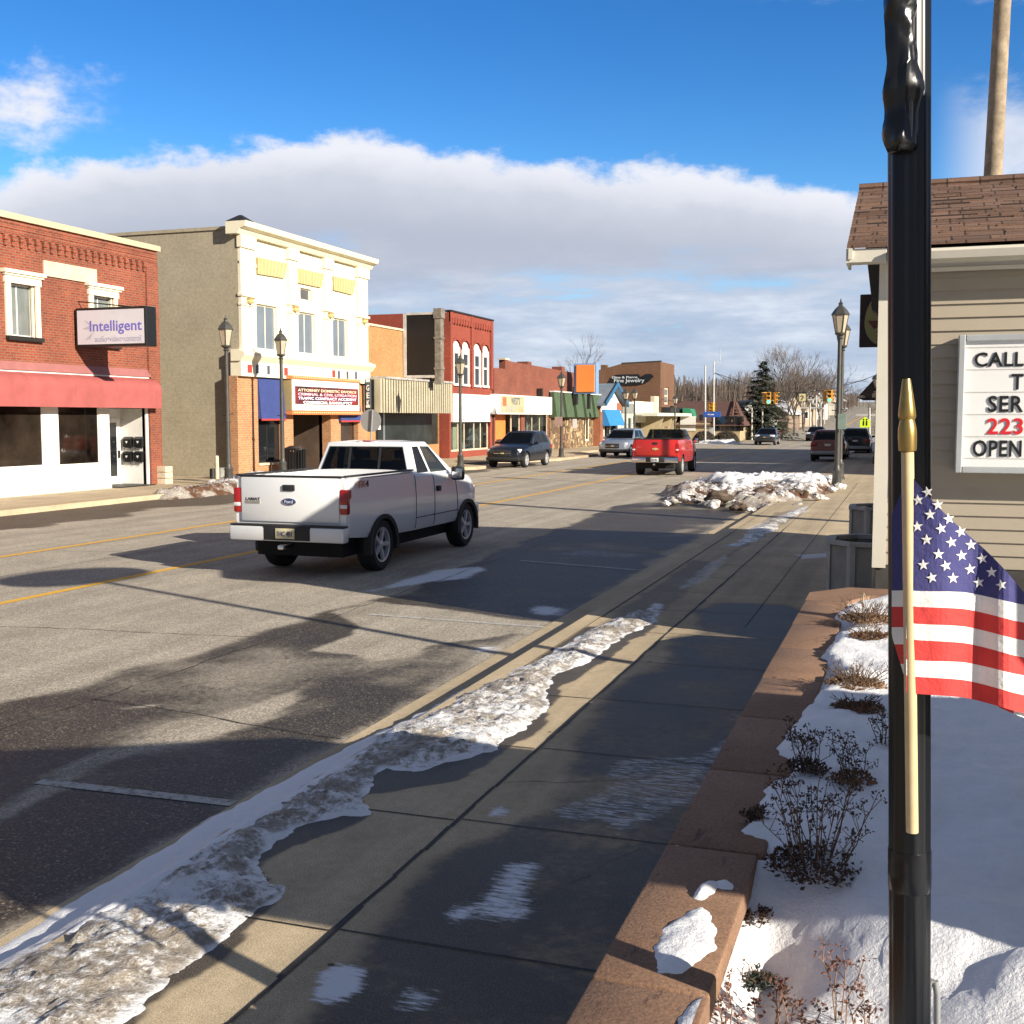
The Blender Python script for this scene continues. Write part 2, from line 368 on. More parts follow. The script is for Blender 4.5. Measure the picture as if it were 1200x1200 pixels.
# ---- road
xs = np.concatenate([np.arange(-20.1, -10, .3), np.arange(-10, -3.73, .11)]); xs[-1] = -3.74
ys = np.concatenate([np.arange(-6, 2.6, .6), np.arange(2.6, 24, .11), np.arange(24, 60, .4), np.arange(60, 175, 4), np.arange(175, 760, 20)])
me, P = grid_mesh(xs, ys, lambda P: ground_z(P[:,1]))
nl = nz(P, .35, 3.); nh = nz(P, 1.3, 9.)
lane = poly_ground([(0,822),(45,812),(90,804),(148,780),(200,771),(252,757),(315,737),(372,719),(430,706),(478,690),(560,655),(611,634),(665,615),(715,594),(773,584),(830,575),
                    (890,590),(880,600),(765,659),(657,733),(510,812),(400,872),(277,943),(0,1110),(-250,1250),(-500,1250),(-300,900)])
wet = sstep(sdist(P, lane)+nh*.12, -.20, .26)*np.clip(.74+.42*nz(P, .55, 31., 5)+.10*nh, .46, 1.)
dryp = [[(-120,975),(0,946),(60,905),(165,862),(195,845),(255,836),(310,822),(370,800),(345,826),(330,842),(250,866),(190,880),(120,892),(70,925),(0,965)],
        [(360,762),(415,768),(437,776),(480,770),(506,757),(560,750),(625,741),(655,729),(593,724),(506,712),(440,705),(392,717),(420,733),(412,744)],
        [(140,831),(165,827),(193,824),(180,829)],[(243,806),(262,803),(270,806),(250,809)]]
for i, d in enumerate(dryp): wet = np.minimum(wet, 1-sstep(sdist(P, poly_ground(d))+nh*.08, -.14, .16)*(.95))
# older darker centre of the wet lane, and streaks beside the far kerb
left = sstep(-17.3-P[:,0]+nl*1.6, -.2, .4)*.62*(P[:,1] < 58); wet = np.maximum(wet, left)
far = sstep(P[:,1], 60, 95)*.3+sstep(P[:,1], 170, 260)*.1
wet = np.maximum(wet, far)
patch = sstep(nz(P, .22, 21.)+.1*nh, .34, .5)*.16*(P[:,0] < -6.6); wet = np.maximum(wet, patch)
frost = np.zeros(len(P))
for px, sgn in (([(425,694),(470,682),(505,668),(560,664),(572,668),(545,678),(500,682),(450,692)], .95), ([(590,690),(640,668),(665,660),(668,690),(640,695)], .30),
            ([(605,662),(640,640),(700,634),(760,640),(700,652)], .26), ([(620,715),(632,710),(668,713),(660,722),(624,720)], .8), ([(548,762),(560,756),(592,757),(588,764),(560,768)], 1.),
            ([(640,650),(680,643),(770,650),(740,655)], .5), ([(0,1108),(60,1068),(277,943),(300,940),(150,1040),(0,1120)], .0),
            ([(225,800),(330,775),(420,790),(330,803)], .12), ([(650,600),(720,592),(800,598),(740,606)], .34)):
    frost = np.maximum(frost, sgn*sstep(sdist(P, poly_ground(px))+nh*.1, -.25, .2))
frost = np.maximum(frost, sstep(P[:,1], 62, 80)*.12)
for v_ in me.vertices:
    if v_.co.y > 168: v_.co.x = -10.8+(v_.co.x+10.8)*.62
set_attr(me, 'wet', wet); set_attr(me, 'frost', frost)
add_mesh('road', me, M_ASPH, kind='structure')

# ---- painted lines (worn)
def paint(name, col, lo=.30):
    m = bpy.data.materials.new(name); nt, N, L, b = nodes_of(m); oc = obj_coord(nt)
    n = noise_node(nt, oc, 16, 6, .75)
    L.new(ramp(nt, n, [(lo, (.2, .18, .15)), (lo+.13, col)]), b.inputs['Base Color']); b.inputs['Roughness'].default_value = .8
    return m
M_YEL = paint('yellow road paint', (.74, .40, .03)); M_WHT = paint('white road paint', (.47, .455, .41), .38)
def strip(mb, p, q, w, z=.004, n=1):
    p = Vector(p); q = Vector(q); d = (q-p).normalized(); s = Vector((-d.y, d.x, 0))*w/2
    for i in range(n):
        a = p+(q-p)*(i/n); b = p+(q-p)*((i+1)/n); za = float(ground_z(a.y))+z; zb = float(ground_z(b.y))+z
        mb.quad((a.x-s.x,a.y-s.y,za),(a.x+s.x,a.y+s.y,za),(b.x+s.x,b.y+s.y,zb),(b.x-s.x,b.y-s.y,zb))
mb = MB(); strip(mb, (-10.62,-5,0), (-10.62,93,0), .14); strip(mb, (-14.2,-5,0), (-14.2,93,0), .14)
strip(mb, (-10.7,112,0), (-10.7,168,0), .14); strip(mb, (-10.7,168,0), (-10.7,700,0), .25, .03, 20)
structure('yellow_road_lines', mb, M_YEL)
mb = MB()
for (u0,v0,u1,v1) in ((45,916,274,942),(432,720,650,736),(610,657,745,668)): strip(mb, onZ(u0,v0), onZ(u1,v1), .10)
for y in (30.2, 55.6, 61.8): strip(mb, (-5.9,y,0), (-3.8,y,0), .1)
for y in (30.5, 37., 43.): strip(mb, (-20.,y,0), (-18.,y,0), .1)
strip(mb, (-20.0,90,0), (-4,90,0), .5); strip(mb, (-17.6,62,0), (-17.6,85,0), .12)
structure('white_road_lines', mb, M_WHT)

# ---- wide ground and far hill
mg = mat('winter_ground', (.28, .25, .19), .95, .35, .35)
xs = np.array([-900,-500,-250,-120,-60,-45,-24,-20.4,-3.4,8,30,60,120,250,500,900.]); ys = np.concatenate([[-60,-20], np.arange(0,180,20), np.arange(180,1000,30), [1200,1600,2400]])
me, P = grid_mesh(xs, ys, lambda P: ground_z(np.minimum(P[:,1], 800))-.06-.25*(P[:,1] > 168))
add_mesh('ground', me, mg, kind='structure')

# ---- kerbs, gutter and sidewalks
def conc(name, mb, wetv=0., frostv=0., m=None):
    o = structure(name, mb, m or M_CONC); n = len(o.data.vertices)
    set_attr(o.data, 'wet', np.full(n, wetv)); set_attr(o.data, 'frost', np.full(n, frostv)); return o
SW = .13
mb = MB(); mb.box(-3.74,-3.30,-6,85,-.2,.006); conc('gutter', mb)
mb = MB(); mb.box(-3.302,-3.12,-6,31.5,-.2,SW+.006)
# kerb swings out round the bulb-out
o = conc('kerb', mb)
kx = np.arange(-3.12, 1.61, .06); ky = np.concatenate([np.arange(-4, 2.4, .5), np.arange(2.4, 22, .06), np.arange(22, 84, .6)])
me, P = grid_mesh(kx, ky, SW)
nh = nz(P, 2.2, 5.); nl = nz(P, .6, 15.)
edge = poly_ground([(150,1215),(262,1120),(320,1060),(332,1040),(318,1010),(345,990),(400,972),(440,958),(425,932),(520,922),(556,902),(576,890),(622,866),(640,845),(648,826),(660,806),(700,780),(776,730),(660,735),(0,1190)], SW)
wet = sstep(sdist(P, edge)+nh*.06, -.02, .05)*.85
for px in ([(700,770),(770,735),(800,700),(845,660),(810,655),(690,735)], [(840,660),(905,600),(950,595),(880,640)]):
    wet = np.maximum(wet, .5*sstep(sdist(P, poly_ground(px, SW))+nh*.1, -.1, .1))
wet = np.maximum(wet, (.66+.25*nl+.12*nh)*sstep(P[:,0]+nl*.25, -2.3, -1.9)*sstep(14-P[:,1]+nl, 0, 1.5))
frost = np.zeros(len(P))
for px, s in (([(362,1172),(372,1140),(405,1129),(427,1138),(420,1160),(395,1174)], 1.15), ([(463,1180),(470,1160),(490,1152),(515,1165),(516,1185),(480,1190)], .72), ([(572,955),(580,945),(597,943),(596,952),(580,958)], 1.),
              ([(520,1078),(535,1060),(560,1062),(590,1012),(625,1005),(648,1012),(630,1040),(612,1078),(590,1084),(560,1072),(535,1084)], .74),
              ([(645,948),(700,925),(720,888),(790,885),(850,880),(835,930),(770,960),(720,985),(700,960),(655,958)], .55), ([(830,880),(870,850),(840,900)], .6),
              ([(690,1115),(725,1040),(790,1000),(770,1060),(730,1110)], .26), ([(650,1122),(720,1125),(715,1135)], .6),
              ([(600,800),(660,770),(640,900)], .0), ([(792,690),(820,665),(850,648),(856,655),(830,680),(800,692)], .6), ([(930,650),(975,648),(978,653),(940,655)], .8),
              ([(760,725),(765,705),(780,708),(775,728)], .75), ([(735,695),(775,663),(778,667),(742,697)], .0), ([(870,620),(930,597),(940,600),(880,635)], .55)):
    frost = np.maximum(frost, s*sstep(sdist(P, poly_ground(px, SW))+nh*.05, -.10, .07))
set_attr(me, 'wet', wet); set_attr(me, 'frost', frost)
add_mesh('sidewalk', me, M_CONC, kind='structure')
# gutter frost: thin drifted snow on the gutter close to the camera is a mesh further below
M_TAR = mat('joint filler', (.02, .019, .018), .7, .4, 6.)
mb = MB(); z = SW+.004
for i in range(60):
    y = 2+i*.35; a = rnd.uniform(-.006,.006); b = rnd.uniform(-.006,.006); w = rnd.uniform(.008,.016)
    mb.quad((-2.25-w+a,y,z),(-2.25+w+a,y,z),(-2.25+w+b,y+.35,z),(-2.25-w+b,y+.35,z))
for i in range(-1, 26):
    y = 4.18+i*1.42
    mb.quad((-3.12,y-.006,z),(-2.27,y-.006,z),(-2.27,y+.006,z),(-3.12,y+.006,z))
    if i % 1 == 0: mb.quad((-2.23,y+.02,z),(-.8,y+.02,z),(-.8,y+.03,z),(-2.23,y+.03,z))
mb.quad((-1.56,11.9,z),(-1.55,11.9,z),(-1.55,40,z),(-1.56,40,z)); mb.quad((-2.255,23,z),(-2.245,23,z),(-2.245,44,z),(-2.255,44,z))
mb.quad((-3.125,-3,z+.003),(-3.113,-3,z+.003),(-3.113,31,z+.003),(-3.125,31,z+.003))
for (x0, y0_, x1, y1_) in ((-2.2, 6.3, -1.0, 6.75), (-2.9, 9.1, -2.3, 9.5), (-1.7, 4.3, -1.2, 5.55), (-2.2, 10.2, -.9, 9.85)):
    n_ = 14; pr = None
    for i in range(n_+1):
        t = i/n_; p = Vector((x0+(x1-x0)*t+rnd.uniform(-.03,.03), y0_+(y1_-y0_)*t+rnd.uniform(-.03,.03), z-.001)); w = rnd.uniform(.0015,.0035)
        if pr is not None: mb.quad((pr.x,pr.y-w,z-.001),(p.x,p.y-w,z-.001),(p.x,p.y+w,z-.001),(pr.x,pr.y+w,z-.001))
        pr = p
structure('sidewalk_joints', mb, M_TAR)
mb = MB()
for (x0, y0_, x1, y1_) in ((-6.3,3.,-6.25,22.), (-12.4,8.,-12.3,40.), (-6.3,7.6,-3.8,7.2), (-10.5,9.8,-6.3,10.4), (-14.,16.,-10.6,17.), (-10.5,20.5,-3.9,21.)):
    n_ = int(((x1-x0)**2+(y1_-y0_)**2)**.5/.22); pr = None; o_ = 0.
    for i in range(n_+1):
        t = i/n_; o_ = o_*.85+rnd.uniform(-.03,.03); dx_, dy_ = x1-x0, y1_-y0_; l_ = (dx_*dx_+dy_*dy_)**.5; p = Vector((x0+dx_*t-dy_/l_*o_, y0_+dy_*t+dx_/l_*o_, .003)); w = rnd.uniform(.003,.010); s = Vector((-dy_, dx_, 0))/l_*w
        if pr is not None: mb.quad(pr-s, p-s, p+s, pr+s)
        pr = p
structure('road_cracks', mb, M_TAR)
# bulb-out near the snow pile on the right, the cross street and the far block
mb = MB(); mb.prism([(-3.12,31.5),(-3.302,31.5),(-6.1,35.0),(-6.3,36.2),(-6.3,44.5),(-3.302,48.5),(-3.12,48.5)], 'z', -.2, SW+.003); conc('kerb_extension', mb)
mb = MB(); mb.box(-3.302,-3.12,48.5,84,-.2,SW+.006); conc('kerb', mb)
# left sidewalk with its two bulb-outs
mb = MB(); mb.box(-24.6,-20.28,-6,88,-.2,SW); conc('sidewalk', mb)
mb = MB(); mb.box(-20.28,-20.10,-6,46.2,-.2,SW+.005); mb.box(-20.28,-20.10,71.5,88,-.2,SW+.005); conc('kerb', mb)
mb = MB(); mb.prism([(-20.28,46.2),(-20.1,46.2),(-18.7,47.0),(-18.2,47.8),(-18.2,49.0),(-20.1,50.5),(-20.28,50.5)], 'z', -.2, SW+.004)
mb.prism([(-20.28,55.),(-20.1,55.),(-18.4,57.2),(-17.8,59.),(-17.8,67.5),(-20.1,71.5),(-20.28,71.5)], 'z', -.2, SW+.004)
conc('kerb_extension', mb); mb = MB(); mb.box(-20.28,-20.10,50.5,55.,-.2,SW+.005); conc('kerb', mb)
mb = MB(); mb.box(-34.5,-24.6,32.3,36.8,-.2,SW-.01); conc('alley_pavement', mb, .3)
mb = MB(); mb.box(-60,-20.1,88,112,-.2,.0); mb.box(-3.7,60,85,112,-.2,.0); conc('cross_street', mb, .45, .1, M_ASPH)
mb = MB(); mb.box(-24.6,-20.1,112,300,-.2,.1); conc('sidewalk', mb, 0, .3)
# ------------------------------------------------------------------ left row of buildings (fronts on the plane X = FX)
FX = -23.4
def fy(u, v=480, x=FX): return onX(u, v, x).y
def fz(u, v, x=FX): return onX(u, v, x).z
B_RED = brick('red brick', (.30, .062, .028), (.20, .040, .020), (.24, .13, .085), stain=.3)
B_RED2 = brick('dark red brick', (.265, .060, .030), (.185, .042, .023), (.20, .10, .07), stain=.3)
B_PAINT = brick('red painted brick', (.31, .060, .034), (.27, .052, .03), (.24, .06, .04), stain=.2)
B_TAN = brick('buff brick', (.50, .255, .09), (.40, .185, .06), (.36, .22, .11), stain=.22)
B_ORANGE = brick('orange brick', (.50, .215, .09), (.38, .145, .06), (.42, .28, .16), bw=.2, bh=.085, stain=.15, ms=.016)
B_BROWN = brick('brown brick', (.185, .088, .046), (.14, .064, .035), (.16, .09, .055), stain=.18)
B_KHAKI = brick('khaki painted brick', (.40, .35, .25), (.38, .332, .236), (.355, .31, .22), stain=.15, ms=.008)
M_CREAM = mat('cream paint', (.80, .74, .56), .6, .05, 2.); M_WHITE = mat('white paint', (.77, .755, .71), .5, .09, 1.3)
M_STONE = mat('limestone', (.62, .52, .38), .85, .15, 3., bmp=.2); M_COPING = mat('tan coping', (.55, .45, .30), .7, .1)
M_DARK = mat('dark bronze metal', (.02, .018, .016), .5, .2); M_BLACK = mat('black metal', (.012, .012, .013), .35, .1)
M_ROOF = mat('tar roof', (.05, .05, .05), .9, .3); M_GREY = mat('grey metal', (.32, .33, .33), .45, .1, metal=.3)
M_GOLD = mat('ochre panel', (.52, .41, .19), .55, .08); M_ALUM = mat('aluminium', (.55, .56, .57), .35, .05, metal=.8)
G_DARK = glass_dark('dark window glass'); G_CLEAR = glass_clear('shop glass')
G_CURT = mat('curtained glass', (.19, .21, .20), .08, .25, .9, spec=.8); G_BLUE = mat('window glass with blind', (.15, .18, .215), .07, .22, .35, spec=.9)
M_REDAWN = mat('faded red awning', (.37, .095, .086), .7, .14, 1.6, bmp=.06); M_BLUEAWN = mat('navy awning', (.035, .055, .20), .8, .1)
M_CORR = None

def shell(mb, y0, y1, depth, z1, x=FX, z0=-.1, roof_drop=.35):
    """party walls, back and (a little lower) roof behind a facade"""
    xb = x-depth
    mb.quad((x,y0,z0),(xb,y0,z0),(xb,y0,z1),(x,y0,z1)); mb.quad((x,y1,z0),(xb,y1,z0),(xb,y1,z1),(x,y1,z1))
    mb.quad((xb,y0,z0),(xb,y1,z0),(xb,y1,z1),(xb,y0,z1)); mb.quad((x,y0,z1-roof_drop),(xb,y0,z1-roof_drop),(xb,y1,z1-roof_drop),(x,y1,z1-roof_drop))

# ================= 1: red brick shop with the red awning
y0, y1 = 15.2, 32.05; ztop = 7.72
b1 = empty('brick_building', (FX, (y0+y1)/2, 0), label='two storey red brick building with curved red awning over a white shopfront', cat='building')
w1 = (fy(16), fy(45)); zt1, zb1 = fz(30, 334), fz(30, 395)
w2 = (fy(112), fy(112)+(w1[1]-w1[0])); w0 = (w1[0]-(w2[0]-w1[0]), w1[1]-(w2[0]-w1[0]))
shopt = 3.05
holes = [(a, b, zb1, zt1) for a, b in (w0, w1, w2)]+[(y0+.8, 31.52, 0., shopt)]
mb = MB(); wall_x(mb, FX, y0, y1, -.1, ztop, holes, .2); shell(mb, y0, y1, 15, ztop)
mb.box(FX, FX+.06, 31.45, 32.05, -.1, ztop-.43); mb.box(FX-.01, FX+.05, y0, y1-.02, ztop-.42, ztop)      # corner pier and frieze
for k in range(60):                                                                 # corbel course
    y = y1-.75-k*.30
    if y < y0: break
    mb.box(FX, FX+.09, y, y+.14, ztop-.58, ztop-.415); mb.box(FX+.003, FX+.055, y+.02, y+.12, ztop-.72, ztop-.58)
for zz in (.10, .22, .34): mb.box(FX+.04, FX+.068, y0, y1-.03, ztop-zz-.03, ztop-zz)
wl = mb.build('wall', B_RED, b1)
MB().box(FX-.35, FX+.14, y0-.1, y1+.06, ztop, ztop+.17).build('coping', M_COPING, b1)
ps = [onX(u, v, FX+.02) for u, v in ((51,323),(113,333),(113,316.5),(51,304.5))]
MB().box(FX+.002, FX+.05, ps[0].y, ps[1].y, (ps[0].z+ps[1].z)/2, (ps[2].z+ps[3].z)/2).build('name_stone', M_STONE, b1)
for a, b in (w0, w1, w2):
    w = window_x(b1, FX-.13, a, b, zb1, zt1, M_WHITE, G_CURT, .05, .05, mull=(.42,))
    m = MB(); t = .2
    m.box(FX+.002, FX+.06, a-t, a, zb1, zt1); m.box(FX+.002, FX+.06, b, b+t*.8, zb1, zt1)
    m.box(FX+.002, FX+.08, a-t-.03, b+t, zt1, zt1+.26); m.box(FX+.002, FX+.17, a-t-.12, b+t+.12, zt1+.26, zt1+.36); m.box(FX+.002, FX+.12, a-t-.07, b+t+.07, zt1+.2, zt1+.26)
    m.box(FX-.09, FX-.03, b-.06, b+.001, zb1, zt1)
    m.build('window_surround', M_CREAM, w)
    MB().box(FX+.002, FX+.13, a-t, b+t, zb1-.12, zb1).build('sill', M_DARK, w)
# awning: quarter round fabric on ribs
ya, yb = 16.0, 31.6; axx = FX+.42
az1 = fz(175, 441)-.05; azb = onX(188, 478.5, axx).z
prof = [(FX+.003, az1)]
rr = min(az1-azb-.62, .40)
for i in range(9):
    a = PI/2*i/8; prof.append((axx-rr*1.0+rr*math.sin(a), az1-rr-.06+rr*math.cos(a)))
prof += [(axx, azb), (axx-.02, azb), (axx-.02, azb+.3), (FX+.003, az1-.5)]
mb = MB(); mb.prism(prof, 'y', ya, yb); awn = mb.build('awning', M_REDAWN, b1, sm=40)
for k in range(9):
    y = ya+.3+k*(yb-ya-.6)/8
    pts = [Vector((px+.002, y, pz+.002)) for px, pz in prof[1:11]]; MB().tube(pts, .008, 5).build('awning_seam', M_REDAWN, awn)
MB().prism([(FX+.003, az1+.02), (FX+.10, az1+.02), (FX+.003, az1+.26)], 'y', ya, yb-.1).build('awning_flashing', mat('dull red metal', (.33, .13, .12), .5, .1), b1)
MB().box(FX+.02, FX+.06, ya, yb-.05, az1-.03, az1+.015).build('awning_trim', M_WHITE, b1)
# shopfront
sx = FX-.06; wA = (fy(-75, 520), fy(54, 520)); wB = (fy(70, 520), fy(119.5, 520)); sz0, sz1 = fz(95, 546), 2.72
dr = (fy(131, 530), fy(173, 530)); zA0 = fz(30, 549)
mb = MB(); wall_x(mb, sx, y0+.8, 31.52, 0, shopt, [(wA[0], wA[1], zA0, sz1), (wB[0], wB[1], sz0, sz1), (dr[0], dr[1], 0., 2.62)], .12)
rx = onY(142, 520, dr[1]).x
mb.quad((sx, dr[1], 0), (rx, dr[1], 0), (rx, dr[1], 2.62), (sx, dr[1], 2.62)); mb.quad((sx, dr[0], 0), (rx, dr[0], 0), (rx, dr[0], 2.62), (sx, dr[0], 2.62))
mb.quad((sx, dr[0], 2.6), (sx, dr[1], 2.6), (rx, dr[1], 2.6), (rx, dr[0], 2.6)); mb.quad((rx, dr[0], 0), (rx, dr[1], 0), (rx, dr[1], 2.62), (rx, dr[0], 2.62))
mb.box(sx, sx+.05, dr[1]-.02, dr[1]+.09, 0, 2.62); mb.box(sx, sx+.03, y0+.8, dr[0], .13, .25)
mb.build('shopfront', M_WHITE, b1)
for a, b, c in ((*wA, zA0), (*wB, sz0)): window_x(b1, sx-.02, a, b, c, sz1, M_WHITE, mat('dark shop glass', (.022, .016, .012), .04, .8, .5, spec=.6), .07, .05, name='shop_window')
dm = MB().box(rx+.004, rx+.05, dr[0]+.05, dr[1]-.1, .2, 2.3).build('door', M_WHITE, b1)
MB().box(rx+.05, rx+.06, dr[0]+.2, dr[1]-.3, .42, 2.15).build('pane', G_DARK, dm); MB().box(rx+.05, rx+.11, dr[1]-.25, dr[1]-.2, 1., 1.25).build('handle', M_DARK, dm)
MB().box(rx-.01, sx+.35, dr[0], dr[1], .1, .16).build('doorstep', M_DARK, b1)
for i, (u, v) in enumerate(((150, 519), (163, 519), (150, 536), (163, 536))):
    p = onY(u, v, dr[1]-.05); mbx = empty('mailbox', (p.x, dr[1], p.z), label='black mailbox in the recessed white entry, '+['upper left', 'upper right', 'lower left', 'lower right'][i]+' of the four', cat='mailbox', group='mailboxes in the white entry')
    q = Vector((p.x, dr[1], p.z)); m = MB(); m.rbox(q.x-.17, q.x+.17, q.y-.13, q.y-.002, q.z-.14, q.z+.12, .02); m.prism([(q.y-.14, q.z+.12), (q.y-.002, q.z+.2), (q.y-.002, q.z+.12)], 'x', q.x-.18, q.x+.18); m.build('box', M_BLACK, mbx)
    MB().prism([(q.x-.05, q.z+.06), (q.x+.05, q.z+.06), (q.x, q.z-.02)], 'y', q.y-.137, q.y-.131).build('emblem', M_WHITE, mbx)
    MB().tube([(q.x-.12, q.y-.1, q.z-.2), (q.x-.12, q.y-.06, q.z-.15), (q.x+.12, q.y-.06, q.z-.15), (q.x+.12, q.y-.1, q.z-.2)], .012, 6).build('paper_hook', M_BLACK, mbx)
# projecting sign
S0 = onX(85, 361, FX); yS = 28.0; xs1 = -20.84
sg = empty('projecting_sign', (FX, yS, 4.3), label='white lightbox sign reading Intelligent sticking out above the red awning', cat='sign')
sz1_, sz0_ = 5.53, 4.38
MB().rbox(FX+.08, xs1, yS, yS+.5, sz0_, sz1_, .03).build('cabinet', M_BLACK, sg)
fc = MB().box(FX+.16, xs1-.07, yS-.012, yS-.003, sz0_+.08, sz1_-.08).build('face', mat('sign acrylic', (.60, .60, .66), .25, .06, 1.), sg)
M_PURP = mat('violet lettering', (.16, .14, .50), .4, 0); M_LAV = mat('grey violet lettering', (.33, .32, .44), .4, 0)
cx = (FX+xs1)/2+.22
text('lettering', 'Intelligent', M_PURP, fc, (cx, yS-.013, 4.74), (1,0,0), (0,0,1), 1.82, .40, .004, .012)
text('lettering', 'audio\u2022video\u2022control', M_LAV, fc, (cx+.08, yS-.013, 4.53), (1,0,0), (0,0,1), 1.6, .17, .004, 0)
m = MB()
for (a, b, c) in (((.28,5.17),(.5,4.98),(.62,5.0)), ((.2,4.92),(.5,5.02),(.5,4.88)), ((.3,4.6),(.62,4.85),(.48,4.62))): m.prism([(FX+.14+a[0], a[1]), (FX+.14+b[0], b[1]), (FX+.14+c[0], c[1])], 'y', yS-.016, yS-.012)
m.build('logo', mat('pale grey print', (.42, .42, .50), .4, 0), fc)
m = MB(); m.tube([(FX+.01, yS+.25, 5.75), (xs1-.6, yS+.25, 5.53)], .02, 6); m.box(FX, FX+.1, yS+.15, yS+.35, 4.5, 5.4); m.build('bracket', M_BLACK, sg)

# ================= 2: cream three-bay building with theatre marquee, khaki painted side wall
y0, y1 = 36.9, 47.35; ztop = 9.0
b2 = empty('theatre_building', (FX, (y0+y1)/2, 0), label='tall cream fronted theatre building with khaki painted brick side wall', cat='building')
wins = []
for (ua, ub, vt, vb) in ((302.5, 326.5, 358, 410.5), (349.5, 370.5, 366.5, 415), (390.5, 408.5, 373.5, 419)): wins.append((fy(ua), fy(ub), fz((ua+ub)/2, vb), fz((ua+ub)/2, vt)))
att = (fy(354), fy(367), fz(360, 352.5), fz(360, 338.5)); zl = 4.55
holes = wins+[att]
mb = MB(); wall_x(mb, FX, y0, y1, zl, ztop, holes, .16)
pil = [(y0, y0+.95), (40.36, 41.05), (43.3, 43.98), (46.35, y1)]
for a, b in pil: mb.box(FX, FX+.12, a, b, zl, ztop-.02); mb.box(FX, FX+.19, a-.05, b+.05, ztop-.45, ztop); mb.box(FX, FX+.2, a-.05, b+.05, 6.78, 6.88); mb.box(FX, FX+.17, a-.03, b+.03, 6.45, 6.52)
mb.box(FX, FX+.05, y0, y1, ztop-1.05, ztop-.95)
mb.build('facade', M_CREAM, b2)
mb = MB(); shell(mb, y0, y1, 17, 9.2); mb.box(FX-17, FX-.3, y0-.05, y0+.25, 9.2, 9.32); mb.build('side_wall', B_KHAKI, b2)
m = MB(); m.prism([(FX-.3, ztop), (FX+.18, ztop), (FX+.3, ztop+.18), (FX+.5, ztop+.25), (FX+.56, ztop+.44), (FX-.3, ztop+.44)], 'y', y0-.3, y1+.3); m.build('cornice', M_CREAM, b2)
MB().hexa([(FX-.3,y0-.3,9.45),(FX+.5,y0-.3,9.45),(FX+.5,y0+.5,9.45),(FX-.3,y0+.5,9.45),(FX+.05,y0+.05,9.7),(FX+.15,y0+.05,9.7),(FX+.15,y0+.15,9.7),(FX+.05,y0+.15,9.7)]).build('finial', M_DARK, b2)
m = MB(); m.prism([(FX-.2, zl-.15), (FX+.2, zl-.15), (FX+.38, zl+.06), (FX+.38, zl+.17), (FX+.1, zl+.28), (FX-.2, zl+.28)], 'y', y0-.28, y1+.2)
m.box(FX-.25, FX+.2, y0-.22, y1, 3.85, zl-.15); m.build('lower_cornice', M_CREAM, b2)
M_RED = mat('red paint', (.45, .05, .045), .5, .05); M_SLATE = mat('slate paint', (.08, .09, .12), .5, .05)
for u, v, s in ((292.5, 432, .30), (335, 435.5, .26), (391, 438, .26)):
    p = onX(u, v, FX+.2); MB().box(FX+.203, FX+.215, p.y-s/2, p.y+s/2, p.z-.15, p.z+.15).build('frieze_tile', M_RED, b2)
for u, v in ((301.5, 432.5), (314.5, 433.5), (397, 439), (407, 439.5), (417, 440)):
    p = onX(u, v, FX+.2); MB().box(FX+.203, FX+.215, p.y-.09, p.y+.09, p.z-.16, p.z+.16).build('frieze_ornament', M_SLATE, b2)
for i, (TL, TR, BR, BL) in enumerate((((300.5,301.5),(335,309),(332,326),(301.5,321)), ((347,314),(377,321),(375.5,337),(348.5,331.5)), ((389,323.5),(415,329),(412.5,345.5),(390.5,340)))):
    P4 = [onX(*q, FX+.05) for q in (TL, TR, BR, BL)]; m = MB(); n = 8
    m.add([(FX+.03, p.y, p.z) for p in P4]+[(FX+.12, p.y, p.z) if i < 2 else (FX+.08, p.y, p.z) for i, p in enumerate(P4)], [(0,1,2,3),(4,5,6,7),(0,1,5,4),(1,2,6,5),(2,3,7,6),(3,0,4,7)])
    pn = m.build('ornament_panel', M_GOLD, b2); m = MB()
    for k in range(n+1):
        t = k/n; a = P4[0].lerp(P4[1], t); b = P4[3].lerp(P4[2], t); m.tube([(FX+.125, a.y, a.z), (FX+.09, b.y, b.z)], .022, 5)
    m.build('rib', mat('light ochre rib', (.60, .49, .25), .5, .05), pn)
for (a, b) in pil:
    c = (a+b)/2; MB().lathe([(.0, 0), (.13, .02), (.16, .08), (.12, .15), (.17, .2), (.0, .24)], (FX+.2, c, 6.52), 10).build('ornament', M_GOLD, b2)
for w in wins: window_x(b2, FX-.1, *w, M_CREAM, G_BLUE, .06, .05, mull=(.52,))
window_x(b2, FX-.1, *att, M_CREAM, mat('dusty glass', (.10, .095, .10), .2, .3, 2), .05, .05)
# ground floor: brick piers, navy awnings, display window, dark entry
def pier(ua, ub, zt, x=FX): a, b = fy(ua, 520, x), fy(ub, 520, x); MB().box(x-.55, x+.02, a, b, -.1, zt).build('brick_pier', B_ORANGE, b2)
MB().box(FX-.5, FX+.02, 36.66, fy(302.5, 520), -.1, 3.86).build('brick_pier', B_ORANGE, b2); pier(331.5, 343.5, 3.4); pier(387.5, 399, 3.4); pier(419.5, 430, 3.86)
ya, yb = fy(302.5, 520), fy(331.5, 520); zs = onX(315, 543, FX).z
MB().box(FX-.2, FX+.0, ya, yb, -.1, zs-.06).build('stall_riser', B_ORANGE, b2); MB().box(FX-.22, FX+.06, ya, yb, zs-.06, zs+.03).build('sill', M_STONE, b2)
window_x(b2, FX-.16, ya, yb, zs+.03, 3.2, M_DARK, G_DARK, .06, .05, mull=(.5,), name='display_window')
yc, yd = fy(399, 520), fy(419.5, 520); window_x(b2, FX-.2, yc, yd, .2, 3.2, M_DARK, mat('brown shop glass', (.05, .035, .028), .08, .3, 1.), .08, .05, name='display_window')
